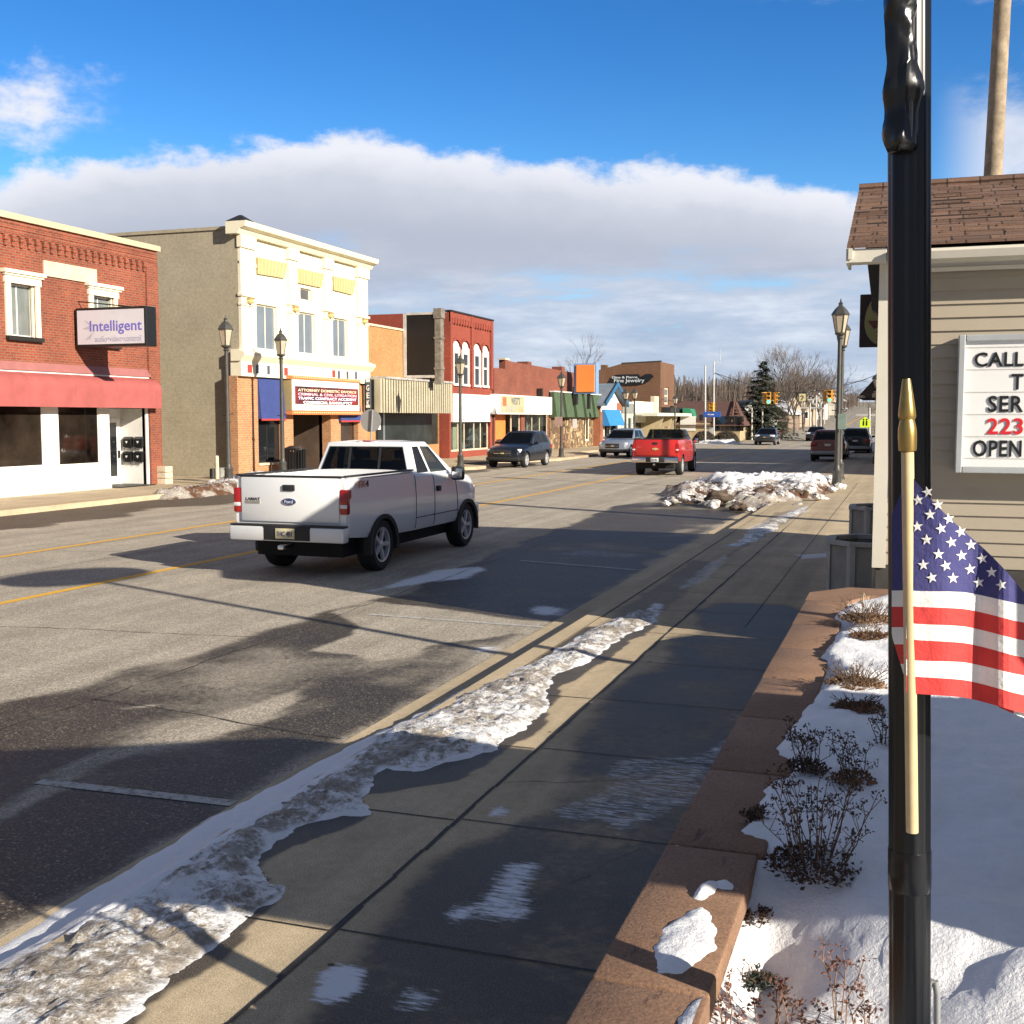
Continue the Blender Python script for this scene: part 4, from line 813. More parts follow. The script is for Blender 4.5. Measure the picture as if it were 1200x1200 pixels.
m.build('wall', B_BROWN, b10); MB().hexa([(XB-4,cw0-.03,zt_-.15),(XB+.05,cw0-.03,zt_),(XB+.05,cw0+.3,zt_),(XB-4,cw0+.3,zt_-.15),(XB-4,cw0-.03,zt_-.03),(XB+.05,cw0-.03,zt_+.12),(XB+.05,cw0+.3,zt_+.12),(XB-4,cw0+.3,zt_-.03)]).build('coping', M_ROOF, b10)
q0, q1 = onY(703, 436, cw0).x, onY(710, 436, cw0).x; MB().box(q0, q1, cw0+.3, cw0+1., zl_-.5, onY(706, 427.5, cw0).z).build('chimney', B_BROWN, b10)
window_x(b10, XB-.15, *wz, M_STONE, G_BLUE, .2, .08, rails=(.5,)); m = MB(); m.box(XB-.02, XB+.95, cw0+.5, cw1+3, cz+.0, cz+.9); m.build('dark_canopy', mat('charcoal canopy', (.02, .02, .022), .6, .2), b10); MB().box(XB-.3, XB+.01, cw0+.6, cw1+3, .1, cz).build('dark_shopfront', G_DARK, b10)
js = empty('jewelry_sign', (XB, cw0, 8), label='black script jewelry sign with diamond shape on the brown brick side wall', cat='sign')
def wp(u, v, dy=0.): p = onY(u, v, cw0-.1+dy); return (p.x, p.z)
m = MB(); m.prism([wp(713, 449), wp(716, 444), wp(722, 439), wp(748, 438.5), wp(753, 444), wp(757, 440), wp(757, 449), wp(748, 451), wp(734, 451.5), wp(718, 449.5)], 'y', cw0-.12, cw0-.004); m.prism([wp(752, 442), wp(756, 438.5), wp(762.5, 438), wp(766, 441), wp(759.5, 447.5)], 'y', cw0-.13, cw0-.003); bd = m.build('board', mat('black sign board', (.012, .013, .016), .4, .1), js)
M_SIL = mat('silver lettering', (.62, .65, .68), .4, .05); pm = wp(732, 443.4); text('lettering', 'Dina & Pierre', M_SIL, bd, (pm[0], cw0-.124, pm[1]), (1,0,0), (0,0,1), 2.6, .22, .01, .02); pm = wp(737, 449.3); text('lettering', 'Fine Jewelry', M_SIL, bd, (pm[0], cw0-.124, pm[1]), (1,0,0), (0,0,1), 3.1, .48, .01, .01)
ay = 118.; g0_, g1_ = onY(800, 480, ay).x, onY(815, 480, ay).x
ga_ = empty('green_awning', (XB, ay, 3), label='rounded green awning with white sign beside the brown corner building', cat='awning'); zc0, zc1 = onY(805, 490, ay).z, onY(805, 478, ay).z
m = MB(); m.hexa([(g0_,ay,zc0),(g1_,ay,zc0),(g1_,ay+3.5,zc0),(g0_,ay+3.5,zc0),(g0_,ay,zc1),(g1_-.6,ay,zc1-.1),(g1_-.6,ay+3.5,zc1-.1),(g0_,ay+3.5,zc1)]); m.build('canopy', mat('green canvas', (.03, .22, .12), .6, .1), ga_); MB().box(g0_-1.3, g0_-.1, ay-.1, ay, zc0+.25, zc1-.55).build('sign_board', M_WHITE, ga_); MB().tube([(g1_-.3, ay+.1, 0), (g1_-.3, ay+.1, zc0)], .09, 8).build('post', M_CREAM, ga_); MB().box(XB-2, XB+.0, ay-.2, ay+3.7, 0, zc1+.2).build('porch_wall', B_BROWN, ga_)
# ------------------------------------------------------------------ vehicles (built nose towards +Y, rear axle at y=0, then placed)
M_TYRE = mat('tyre rubber', (.018, .018, .018), .8, .3, 8); M_RIM = mat('alloy rim', (.58, .58, .59), .3, .05, metal=.35); M_TRIM = mat('black trim', (.02, .02, .021), .6, .15)
M_WELL = mat('wheel well', (.006, .006, .006), .95, 0); M_TAIL = mat('red tail lens', (.36, .012, .012), .12, .1, 8, spec=.7); M_LENS = mat('clear lens', (.72, .72, .74), .1, .05, spec=.8); M_CHROME = mat('chrome', (.72, .72, .73), .16, .03, metal=1.)
G_CAR = glass_clear('tinted car glass', (.36, .38, .38), .2); M_SEAT = mat('charcoal seat cloth', (.05, .048, .046), .9, .2, 6); M_CHASSIS = mat('underbody', (.01, .01, .01), .9, .1)
M_PLATE = mat('licence plate', (.62, .56, .36), .5, .1); M_PLATEB = mat('white licence plate', (.68, .68, .66), .5, .1); M_INK = mat('plate lettering', (.05, .05, .12), .5, 0)
def paint_mat(name, col, coat=.7, rough=.32, metal=0., dirt=.12):
    m = bpy.data.materials.new(name); nt, N, L, b = nodes_of(m); MATS[name] = m; oc = obj_coord(nt)
    s = N.new('ShaderNodeSeparateXYZ'); L.new(oc, s.inputs[0])
    n = noise_node(nt, oc, 5, 5, .7); g = math_node(nt, 'MULTIPLY', math_node(nt, 'SUBTRACT', 1., smooth(nt, math_node(nt, 'MULTIPLY_ADD', n, .35, s.outputs[2]), .35, 1.1)), dirt*3.2, clamp=True)
    L.new(mixc(nt, g, col, (.20, .18, .155)), b.inputs['Base Color']); b.inputs['Roughness'].default_value = rough; b.inputs['Metallic'].default_value = metal
    b.inputs['Coat Weight'].default_value = coat; b.inputs['Coat Roughness'].default_value = .07; return m

def loft_body(stations, crown=.03):
    """stations: (y, half width, z bottom, z top, lower tuck, upper tuck)"""
    m = MB(); prof = lambda hw, zb, zt, lo, up: [(hw*lo, zb), (hw*(lo*.3+.7), zb+(zt-zb)*.10), (hw, zb+(zt-zb)*.34), (hw*.998, zb+(zt-zb)*.60), (hw*(.55+.45*up), zb+(zt-zb)*.82), (hw*up, zt-.03), (hw*(up-.05), zt)]
    rings = []
    for (y, hw, zb, zt, lo, up) in stations:
        p = prof(hw, zb, zt, lo, up); r = [(x, y, z) for x, z in p]+[(hw*up*.5, y, zt+crown*.8), (0, y, zt+crown), (-hw*up*.5, y, zt+crown*.8)]+[(-x, y, z) for x, z in reversed(p)]
        rings.append(r)
    n = len(rings[0]); vs = [q for r in rings for q in r]; fs = []
    for i in range(len(rings)-1):
        for k in range(n): fs.append((i*n+k, i*n+(k+1) % n, (i+1)*n+(k+1) % n, (i+1)*n+k))
    fs.append(tuple(range(n-1, -1, -1))); fs.append(tuple((len(rings)-1)*n+k for k in range(n)))
    return m.add(vs, fs)
def wheel(root, x, y, r, w, side, spokes=6, rimf=.68):
    m = MB(); m.lathe([(r*.3, -w*.3), (r*rimf, -w*.42), (r*rimf, w*.02), (r*.3, w*.02)], (0,0,0), 20, 'x'); h = m.build('wheel', M_CHASSIS, root, local=True)
    h.location = (x, y, r)
    if side < 0: h.rotation_euler.z = PI
    t = MB(); t.lathe([(r*rimf, -w/2), (r*.9, -w/2), (r*.97, -w*.42), (r, -w*.3), (r, w*.3), (r*.97, w*.42), (r*.9, w/2), (r*rimf, w*.47), (r*rimf*.98, w*.2), (r*rimf*.98, -w*.4)], (0,0,0), 28, 'x', cap=False); t.build('tyre', M_TYRE, h, local=True, sm=35)
    q = MB(); q.lathe([(r*rimf*.97, w*.2), (r*rimf*.99, w*.46), (r*rimf*.9, w*.44), (r*rimf*.88, w*.2)], (0,0,0), 28, 'x', cap=False); q.lathe([(r*.16, w*.05), (r*.16, w*.40), (r*.1, w*.43), (0, w*.44)], (0,0,0), 12, 'x', cap=False)
    for k in range(spokes):
        a = 2*PI*k/spokes; c, s = math.cos(a), math.sin(a)
        def P(rad, tan, xx): return (xx, c*rad-s*tan, s*rad+c*tan)
        q.hexa([P(r*.1,-r*.085,w*.25),P(r*rimf*.92,-r*.10,w*.30),P(r*rimf*.92,r*.10,w*.30),P(r*.1,r*.085,w*.25),P(r*.1,-r*.07,w*.40),P(r*rimf*.92,-r*.08,w*.42),P(r*rimf*.92,r*.08,w*.42),P(r*.1,r*.07,w*.40)])
    q.build('rim', M_RIM, h, local=True, sm=35); return h
def side_patch(m, pts, xf, off, th=.0):
    """polygon on both body sides; xf(y,z) gives the half width"""
    for s in (1, -1):
        vs = [(s*(xf(y, z)+off), y, z) for y, z in pts]; m.add(vs, [tuple(range(len(vs)))])
def arch(root, y, r, hw, m_, name='wheel_arch'):
    for s in (1, -1):
        m = MB(); n = 16; pts = []
        for k in range(n+1):
            a = R(-14)+R(208)*k/n; pts.append((y+r*math.cos(a), r*.93*math.sin(a)+REAR_R[0]))
        for (y0, z0), (y1, z1) in zip(pts[:-1], pts[1:]):
            def o(yy, zz, k): c = (y, REAR_R[0]); return (c[0]+(yy-c[0])*k, c[1]+(zz-c[1])*k)
            a, b = (y0, z0), (y1, z1); a2, b2 = o(*a, .86), o(*b, .86)
            m.hexa([(s*(hw-.09), *a2), (s*(hw+.025), *a2), (s*(hw+.025), *b2), (s*(hw-.09), *b2), (s*(hw-.09), *a), (s*(hw+.035), *a), (s*(hw+.035), *b), (s*(hw-.09), *b)])
        m.build(name, m_, root, local=True, sm=30)
REAR_R = [.4]
def greenhouse(zb, zt, wb, wt, yrb, yrt, yft, yfb, bev=.05, crown=.035):
    bm = bmesh.new(); n = 6; rows = []
    def sec(yb, yt):
        out = []
        for k in range(4): t = k/3; bulge = 0; out.append((wb+(wt-wb)*t+bulge, yb+(yt-yb)*t, zb+(zt-zb)*t))
        return out
    secs = []
    for i in range(5):
        t = i/4; secs.append(sec(yrb+(yfb-yrb)*t, yrt+(yft-yrt)*t))
    ring = []
    for j, s in enumerate(secs):
        r = [bm.verts.new(p) for p in s]+[bm.verts.new((s[3][0]*.55, s[3][1], zt+crown*(.8 if 0 < j < 4 else .35))), bm.verts.new((-s[3][0]*.55, s[3][1], zt+crown*(.8 if 0 < j < 4 else .35)))]+[bm.verts.new((-p[0], p[1], p[2])) for p in reversed(s)]
        ring.append(r)
    k = len(ring[0])
    for a, b in zip(ring[:-1], ring[1:]):
        for i in range(k): bm.faces.new((a[i], a[(i+1) % k], b[(i+1) % k], b[i]))
    bm.faces.new(ring[0]); bm.faces.new(list(reversed(ring[-1])))
    bmesh.ops.recalc_face_normals(bm, faces=bm.faces[:])
    if bev:
        es = [e for e in bm.edges if len(e.link_faces) == 2 and e.calc_face_angle(0) > R(28) and min(v.co.z for v in e.verts) > zb-.001 and not all(abs(v.co.z-zb) < 1e-4 for v in e.verts)]
        bmesh.ops.bevel(bm, geom=es, offset=bev, segments=3, profile=.5, affect='EDGES', clamp_overlap=True)
    m = MB(); m.frombm(bm); return m
def make_vehicle(sp, name, label, cat, loc, heading, group=None, lod=0):
    root = empty(name, (0,0,0), 0, label, cat, group)
    r, w, trk, wb = sp['r'], sp['w'], sp['track'], sp['wb']; REAR_R[0] = r
    hw = max(s[1] for s in sp['st']); P = sp['paint']
    body = loft_body(sp['st'], sp.get('crown', .03)).build('body', P, root, local=True)
    cut = MB()
    for y in (0, wb):
        for s in (1, -1):
            a, b = s*(hw-.32), s*(hw+.2); cut.lathe([(r*1.16, min(a, b)), (r*1.16, max(a, b))], (0, y, r*1.02), 24, 'x')
    co = cut.build('cut', M_WELL, None, local=True); bool_cut(body, co, M_WELL)
    if 'bed' in sp:
        y0, y1, zf, tk = sp['bed']; c2 = MB().box(-hw*.93+tk, hw*.93-tk, y0, y1, zf, 3.).build('cut', P, None, local=True); bool_cut(body, c2, M_TRIM if sp.get('liner') else P)
    body.data.polygons.foreach_set('use_smooth', [True]*len(body.data.polygons)); body.data.set_sharp_from_angle(angle=R(28))
    zb, zt, wbw, wt, yrb, yrt, yft, yfb = sp['gh']
    gh = greenhouse(*sp['gh'], bev=sp.get('bev', .05)).build('cab', P, root, local=True, sm=38)
    z_i = greenhouse(zb-.04, zt-.055, wbw-.075, wt-.07, yrb+.07, yrt+.07, yft-.06, yfb-.16, bev=0).build('cut', M_SEAT, None, local=True); bool_cut(gh, z_i, M_SEAT)
    for pts, mm in sp['swin']: bool_cut(gh, MB().prism(pts, 'x', -2, 2).build('cut', M_TRIM, None, local=True), M_TRIM)
    for nm, (ya, yb_), pad in (('r', (yrb, yrt), sp.get('rpad', (.10, .10, .06))), ('f', (yfb, yft), sp.get('fpad', (.10, .08, .06)))):
        f0, f1 = pad[0]/(zt-zb), 1-pad[1]/(zt-zb); o = [(wbw+(wt-wbw)*f-pad[2]-.012, ya+(yb_-ya)*f, zb+(zt-zb)*f) for f in (f0+.02, f1-.02)]; a, b = o
        bool_cut(gh, MB().hexa([(-a[0],a[1]-.16,a[2]),(a[0],a[1]-.16,a[2]),(a[0],a[1]+.2,a[2]),(-a[0],a[1]+.2,a[2]),(-b[0],b[1]-.16,b[2]),(b[0],b[1]-.16,b[2]),(b[0],b[1]+.2,b[2]),(-b[0],b[1]+.2,b[2])]).build('cut', M_TRIM, None, local=True), M_TRIM)
    gh.data.polygons.foreach_set('use_smooth', [True]*len(gh.data.polygons)); gh.data.set_sharp_from_angle(angle=R(38))
    MB().hexa([(-wbw+.09,yrb+.1,zb-.1),(wbw-.09,yrb+.1,zb-.1),(wbw-.09,yfb-.2,zb-.1),(-wbw+.09,yfb-.2,zb-.1),(-wbw+.1,yrb+.12,zb+.045),(wbw-.1,yrb+.12,zb+.045),(wbw-.1,yfb-.35,zb+.06),(-wbw+.1,yfb-.35,zb+.06)]).build('cabin_trim', M_SEAT, root, local=True)
    for ys in sp.get('seats', (.85, .05)):
        for s in (1, -1):
            st_ = MB().rbox(s*.36-.23, s*.36+.23, ys-.08, ys+.06, zb-.05, zb+.24, .05).build('seat', M_SEAT, root, local=True, sm=40); MB().rbox(s*.36-.13, s*.36+.13, ys-.08, ys+.01, zb+.26, zb+.41, .04).build('headrest', M_SEAT, st_, local=True, sm=40)
    def gx(y, z): t = (z-zb)/(zt-zb); return wbw+(wt-wbw)*t
    for pts, mm in sp['swin']:
        for s in (1, -1):
            m = MB(); c = (sum(p[0] for p in pts)/len(pts), sum(p[1] for p in pts)/len(pts)); o = [(s*(gx(y, z)-.004), y, z) for y, z in pts]; i_ = [(s*(gx(y, z)-.012), y, z) for y, z in pts]; n = len(pts)
            m.add(o+i_, [tuple(range(n)), tuple(range(2*n-1, n-1, -1))]+[(k, (k+1) % n, n+(k+1) % n, n+k) for k in range(n)]); m.build('side_window', mm, gh, local=True)
    for nm, (ya, yb_), pad in (('rear_window', (yrb, yrt), sp.get('rpad', (.10, .10, .06))), ('windscreen', (yfb, yft), sp.get('fpad', (.10, .08, .06)))):
        pb, pt, px_ = pad; d = -1 if nm == 'rear_window' else 1
        f0, f1 = pb/(zt-zb), 1-pt/(zt-zb)
        q = []
        for f in (f0, f1):
            y = ya+(yb_-ya)*f+d*.006; q.append((wbw+(wt-wbw)*f-px_, y, zb+(zt-zb)*f))
        m = MB(); a, b = q; o = [(-a[0], a[1], a[2]), (a[0], a[1], a[2]), (b[0], b[1], b[2]), (-b[0], b[1], b[2])]; m.hexa([(x, y-d*.03, z-.0) for x, y, z in o]+o) if False else m.add(o+[(x, y-d*.012, z) for x, y, z in o], [(0,1,2,3),(7,6,5,4),(0,4,5,1),(1,5,6,2),(2,6,7,3),(3,7,4,0)])
        wd = m.build(nm, G_CAR, gh, local=True)
        if nm == 'rear_window' and sp.get('slider'):
            for xx in (-.27, .27): m = MB(); m.hexa([(xx-.02, a[1]-.004, a[2]), (xx+.02, a[1]-.004, a[2]), (xx+.02, a[1]+.03, a[2]), (xx-.02, a[1]+.03, a[2]), (xx-.02, b[1]-.004, b[2]), (xx+.02, b[1]-.004, b[2]), (xx+.02, b[1]+.03, b[2]), (xx-.02, b[1]+.03, b[2])]); m.build('window_bar', M_TRIM, wd, local=True)
    for s in (1, -1):
        wheel(root, s*trk, 0, r, w, s, sp.get('spokes', 6)); wheel(root, s*trk, wb, r, w, s, sp.get('spokes', 6))
    if 'arch' in sp:
        arch(root, 0, r*1.27, hw-.01, sp['arch']); arch(root, wb, r*1.27, hw-.01, sp['arch'])
    st0, st1 = sp['st'][0], sp['st'][-1]; m = MB(); m.box(-hw+.25, hw-.25, st0[0]+.25, st1[0]-.25, r*.72, st0[2]+.22); m.tube([(-trk+.1, 0, r), (trk-.1, 0, r)], .06, 8); m.tube([(-trk+.1, wb, r), (trk-.1, wb, r)], .05, 8); m.build('underbody', M_CHASSIS, root, local=True)
    for nm, mm, bx, *rest in sp['parts']:
        br = rest[0] if rest else .02; kids = rest[1] if len(rest) > 1 else ()
        for sx in ((1, -1) if nm.startswith('*') else (1,)):
            x0, x1, y0, y1, z0, z1 = bx
            if sx < 0: x0, x1 = -x1, -x0
            o = MB().rbox(x0, x1, y0, y1, z0, z1, br).build(nm.lstrip('*'), mm, root, local=True, sm=40)
            for kn, km, kb, kr in kids:
                a0, a1 = (kb[0], kb[1]) if sx > 0 else (-kb[1], -kb[0]); MB().rbox(a0, a1, *kb[2:], kr).build(kn, km, o, local=True, sm=40)
    if 'lines' in sp:
        m = MB()
        for pts in sp['lines']:
            dn = [(a[0]+(b[0]-a[0])*k/6, a[1]+(b[1]-a[1])*k/6) for a, b in zip(pts[:-1], pts[1:]) for k in range(7)]
            for s in (1, -1):
                m.tube([(s*(sp['xside'](y, z)+.001), y, z) for y, z in dn], .0075, 4)
        m.build('panel_gap', M_TRIM, root, local=True)
    if 'extra' in sp: sp['extra'](root)
    root.location = loc; root.rotation_euler.z = heading; return root

# ---- white pickup (nearest)
P_WHITE = paint_mat('white car paint', (.78, .79, .80), .8, .3, 0, .11)
def body_side(st, up):
    def f(y, z):
        for a, b in zip(st[:-1], st[1:]):
            if a[0] <= y <= b[0]:
                t = (y-a[0])/(b[0]-a[0]); hw, zb, zt, lo, u_ = [a[i]+(b[i]-a[i])*t for i in (1, 2, 3, 4, 5)]
                p = [(hw*lo, zb), (hw*(lo*.3+.7), zb+(zt-zb)*.10), (hw, zb+(zt-zb)*.34), (hw*.998, zb+(zt-zb)*.60), (hw*(.55+.45*u_), zb+(zt-zb)*.82), (hw*u_, zt-.03), (hw*(u_-.05), zt)]
                for (x0, z0), (x1, z1) in zip(p[:-1], p[1:]):
                    if z0 <= z <= z1: return x0+(x1-x0)*(z-z0)/(z1-z0+1e-9)
        return st[0][1]
    return f
def pickup(paint, kind):
    white = kind == 'white'
    st = [(-1.12,.90,.62,1.44,.97,.955), (-1.06,.935,.60,1.455,.97,.96), (-.6,.945,.56,1.455,.96,.96), (.2,.95,.52,1.455,.96,.96), (1.20,.95,.50,1.455,.95,.96), (1.24,.95,.50,1.40,.95,.96), (2.0,.95,.50,1.39,.95,.96), (2.75,.95,.50,1.36,.95,.96), (3.05,.95,.50,1.335,.95,.95), (3.6,.945,.52,1.30,.96,.93), (3.9,.925,.50,1.26,.96,.90), (4.12,.85,.48,1.17,.96,.88), (4.22,.72,.50,1.06,.96,.9)]
    sp = dict(st=st, r=.395, w=.275, track=.80, wb=3.47, paint=paint, bed=(-1.03, 1.14, .82, .0), liner=not white, crown=.02,
        gh=(1.36, 1.905, .875, .70, 1.215, 1.36 if white else 1.42, 2.15, 3.02), bev=.06, slider=white, seats=(1.98,), rpad=(.045, .065, .06), spokes=5 if white else 6,
        swin=[([(1.46,1.41),(1.93,1.41),(1.78,1.835),(1.55,1.835)], G_CAR), ([(2.0,1.40),(2.74,1.40),(2.22,1.825),(1.86,1.835)], glass_clear('side glass', (.86, .90, .86), .15))] if white else [([(1.40,1.41),(1.62,1.41),(1.62,1.83),(1.56,1.83)], G_CAR), ([(1.68,1.40),(2.74,1.40),(2.22,1.825),(1.70,1.835)], G_CAR)],
        xside=body_side(st, .96),
        lines=[[(1.215,.53),(1.215,.9),(1.215,1.2),(1.215,1.42)], [(1.98,.53),(1.98,.9),(1.98,1.2),(1.98,1.38)], [(3.02,.62),(2.98,1.0),(2.94,1.33)], [(1.24,.70),(2.,.70),(3.0,.70)]],
        parts=[('tailgate', paint, (-.80,.80,-1.15,-1.09,.80,1.45), .02, ((( 'handle'), M_TRIM, (-.10,.10,-1.175,-1.145,1.255,1.345), .015),)),
               ('*tail_light', M_TAIL, (.805,.93,-1.145,-1.0,.93,1.29), .02, (('reverse_lens', M_LENS, (.815,.925,-1.151,-1.02,1.02,1.075), .008),)),
               ('bumper', paint if white else M_CHROME, (-.935,.935,-1.27,-1.1,.53,.75), .035, (('step_pad', M_TRIM, (-.92,.92,-1.265,-1.1,.748,.772), .008), ('plate_recess', M_TRIM, (-.36,.40,-1.277,-1.15,.55,.765), .015))),
               ('license_plate', M_PLATE if white else M_PLATEB, (-.155,.155,-1.292,-1.275,.575,.725), .005),
               ('tow_hitch', M_CHROME, (-.05,.05,-1.42,-1.1,.43,.50), .02),
               ('*side_mirror', M_TRIM, (.97,1.20,2.62,2.74,1.24,1.47), .035, (('mirror_glass', M_CHROME, (1.0,1.18,2.612,2.625,1.27,1.44), .004),)),
               ('*door_handle', M_TRIM if white else paint, (.90,.985,2.06,2.2,1.08,1.17), .015),
               ('*headlight', M_LENS, (.48,.83,4.0,4.19,.90,1.07), .03), ('grille', M_TRIM, (-.46,.46,4.16,4.26,.72,1.04), .02), ('front_bumper', M_CHROME if not white else paint, (-.86,.86,4.1,4.33,.5,.72), .05),
               ('*bed_rail', M_TRIM, (.84,.92,-1.09,1.2,1.458,1.485), .01), ('rail_cap', M_TRIM, (-.84,.84,-1.15,-1.06,1.452,1.478), .01),
               ('brake_light', M_TAIL, (-.17,.17,1.36,1.44,1.90,1.935), .012, (('lens', M_LENS, (-.17,-.07,1.355,1.43,1.903,1.93), .006), ('lens', M_LENS, (.07,.17,1.355,1.43,1.903,1.93), .006))),
               ('bed_floor', M_TRIM if not white else mat('bed liner', (.25, .25, .25), .8, .1), (-.85,.85,-1.02,1.13,.824,.835), .002)])
    if white: sp['arch'] = M_TRIM
    def extra(root):
        tg = [c for c in root.children if c.name.startswith('tailgate')][0]
        if white:
            MB().lathe([(0, -1.175), (.5, -1.172), (.6, -1.15)], (0,0,0), 20, 'y')
            m = MB(); n = 20; m.prism([(.105*math.cos(2*PI*k/n)+.0, 1.10+.045*math.sin(2*PI*k/n)) for k in range(n)], 'y', -1.166, -1.145); em = m.build('emblem', mat('blue oval emblem', (.03, .05, .16), .3, .05), tg, local=True)
            m = MB(); m.prism([(.118*math.cos(2*PI*k/n), 1.10+.053*math.sin(2*PI*k/n)) for k in range(n)], 'y', -1.161, -1.147); m.build('emblem_rim', M_CHROME, tg, local=True)
            text('lettering', 'Ford', M_LENS, em, (0, -1.168, 1.078), (1,0,0), (0,0,1), .13, .045, .002, 0, local=True)
            text('lettering', 'LARIAT', M_TRIM, tg, (-.60, -1.152, 1.11), (1,0,0), (0,0,1), .24, .04, .003, .03, local=True); MB().box(-.72,-.48,-1.158,-1.15,1.065,1.105).build('badge', M_CHROME, tg, local=True)
            by = [c for c in root.children if c.name.startswith('body')][0]
            text('lettering', 'FX', M_TAIL, by, (.957, -.73, 1.30), (0,1,0), (0,0,1), .2, .10, .003, .03, local=True); text('lettering', '4', M_TRIM, by, (.957, -.56, 1.30), (0,1,0), (0,0,1), .1, .10, .003, .03, local=True)
        else:
            m = MB(); m.box(-.12,.12,-1.172,-1.145,1.05,1.10); m.box(-.05,.05,-1.173,-1.145,1.03,1.12); m.build('emblem', M_GOLD, tg, local=True)
        pl = [c for c in root.children if c.name.startswith('license_plate')][0]; text('lettering', '1HC 4B1' if white else '8K2 M61', M_INK, pl, (0, -1.294, .61), (1,0,0), (0,0,1), .24, .075, .002, .02, local=True)
    sp['extra'] = extra; return sp
make_vehicle(pickup(P_WHITE, 'white'), 'pickup_truck', 'large white pickup truck driving away in the near lane', 'pickup truck', (-8.40, 15.62, 0), R(0))
P_RED = paint_mat('red car paint', (.50, .022, .02), .7, .3, 0, .07)
make_vehicle(pickup(P_RED, 'red'), 'pickup_truck', 'bright red pickup truck driving away beside the dirty snow pile', 'pickup truck', (-9.55, 46.1, 0), R(2))

# ---- crossovers and cars
def suv(paint, kind='suv', front_chrome=True, zs=1.):
    st = [(-.86,.80,.45,1.05,.93,.95), (-.80,.87,.40,1.12,.95,.93), (-.3,.915,.34,1.13,.93,.93), (.8,.925,.30,1.10,.93,.93), (1.9,.925,.30,1.06,.93,.93), (2.5,.915,.32,1.04,.93,.92), (3.1,.90,.36,.99,.94,.88), (3.45,.86,.36,.90,.95,.86), (3.62,.74,.38,.80,.96,.9), (3.66,.66,.40,.70,.96,.9)]
    if kind == 'car': st = [(y, h, zb*.85, zb*.85+(zt-zb)*.84, lo, up) for y, h, zb, zt, lo, up in st]
    zb = 1.07 if kind == 'suv' else .90; zt = 1.66 if kind == 'suv' else 1.43
    sp = dict(st=st, r=.36 if kind == 'suv' else .325, w=.235, track=.79, wb=2.80, paint=paint, crown=.05, bev=.06, xside=body_side(st, .93),
        gh=(zb, zt, .86, .66, -.70 if kind == 'suv' else -.45, -.42 if kind == 'suv' else .25, 1.15 if kind == 'suv' else 1.2, 2.25), rpad=(.07,.08,.10), fpad=(.04,.07,.05),
        swin=[([(-.40,zb+.06),(.50,zb+.05),(.50,zt-.08),(-.12 if kind == 'suv' else .22,zt-.10)], G_CAR), ([(.56,zb+.05),(1.80,zb+.03),(1.22,zt-.09),(.56,zt-.08)], G_CAR)],
        lines=[[(.53,.45),(.53,.8),(.53,zb-.01)], [(1.72,.45),(1.72,.8),(1.70,zb-.03)]],
        parts=[('*headlight', M_LENS, (.42,.83,3.12,3.52,.70,.88), .05), ('grille', M_TRIM, (-.42,.42,3.50,3.685,.55,.82), .03, (('grille_bar', M_CHROME, (-.42,.42,3.66,3.70,.66,.685), .006), ('emblem', M_GOLD, (-.09,.09,3.68,3.705,.65,.71), .01))),
               ('front_bumper', M_TRIM, (-.82,.82,3.35,3.70,.34,.50), .05), ('*fog_light', M_LENS, (.52,.68,3.55,3.69,.41,.48), .02), ('*side_mirror', paint, (.90,1.10,1.72,1.86,1.06 if kind == 'suv' else .88,1.20 if kind == 'suv' else 1.0), .03),
               ('*tail_light', M_TAIL, (.55,.88,-.885,-.62,.82,1.02), .04), ('rear_bumper', M_GREY if kind == 'suv' else paint, (-.84,.84,-.93,-.7,.38,.58), .05), ('license_plate', M_PLATEB, (-.16,.16,-.90,-.87,.84,.95), .004), ('*door_handle', M_CHROME, (.90,.945,.62,.78,.86,.90), .01)])
    return sp
P_NAVY = paint_mat('dark blue car paint', (.004, .006, .012), .35, .3, 0, .02); P_SILV = paint_mat('silver car paint', (.34, .38, .44), .8, .3, .6, .03)
P_MAROON = paint_mat('maroon car paint', (.20, .045, .032), .7, .3, 0, .06); P_BLK = paint_mat('black car paint', (.012, .013, .017), .8, .25, 0, .03)
make_vehicle(suv(P_NAVY), 'crossover_car', 'dark navy crossover facing us in the far lane, silver wheels', 'car', (-17.55, 53.4, 0), R(178))
make_vehicle(suv(P_SILV), 'crossover_car', 'silver crossover facing us between the green mansard and red pickup', 'car', (-16.15, 68.6, 0), R(178))
make_vehicle(suv(P_MAROON), 'crossover_car', 'maroon crossover parked at the right kerb behind two lamp posts', 'car', (-4.0, 63.3, 0), R(0))
make_vehicle(suv(P_BLK), 'crossover_car', 'black crossover parked in shade just beyond the maroon crossover', 'car', (-3.1, 75., 0), R(0))
make_vehicle(suv(P_BLK, 'car'), 'sedan_car', 'dark sedan coming towards us through the intersection', 'car', (-11.6, 103., 0), R(180))
make_vehicle(suv(P_NAVY, 'car'), 'sedan_car', 'small distant dark car with bright headlights left of the maroon crossover', 'car', (-8.8, 121., 0), R(180))
make_vehicle(suv(P_MAROON, 'car'), 'sedan_car', 'small red car parked by the houses beyond the intersection', 'car', (-15.2, 136., 0), R(70))
make_vehicle(suv(P_BLK, 'car'), 'sedan_car', 'dark car parked furthest along the shaded right kerb', 'car', (-4.6, 96., 0), R(0))
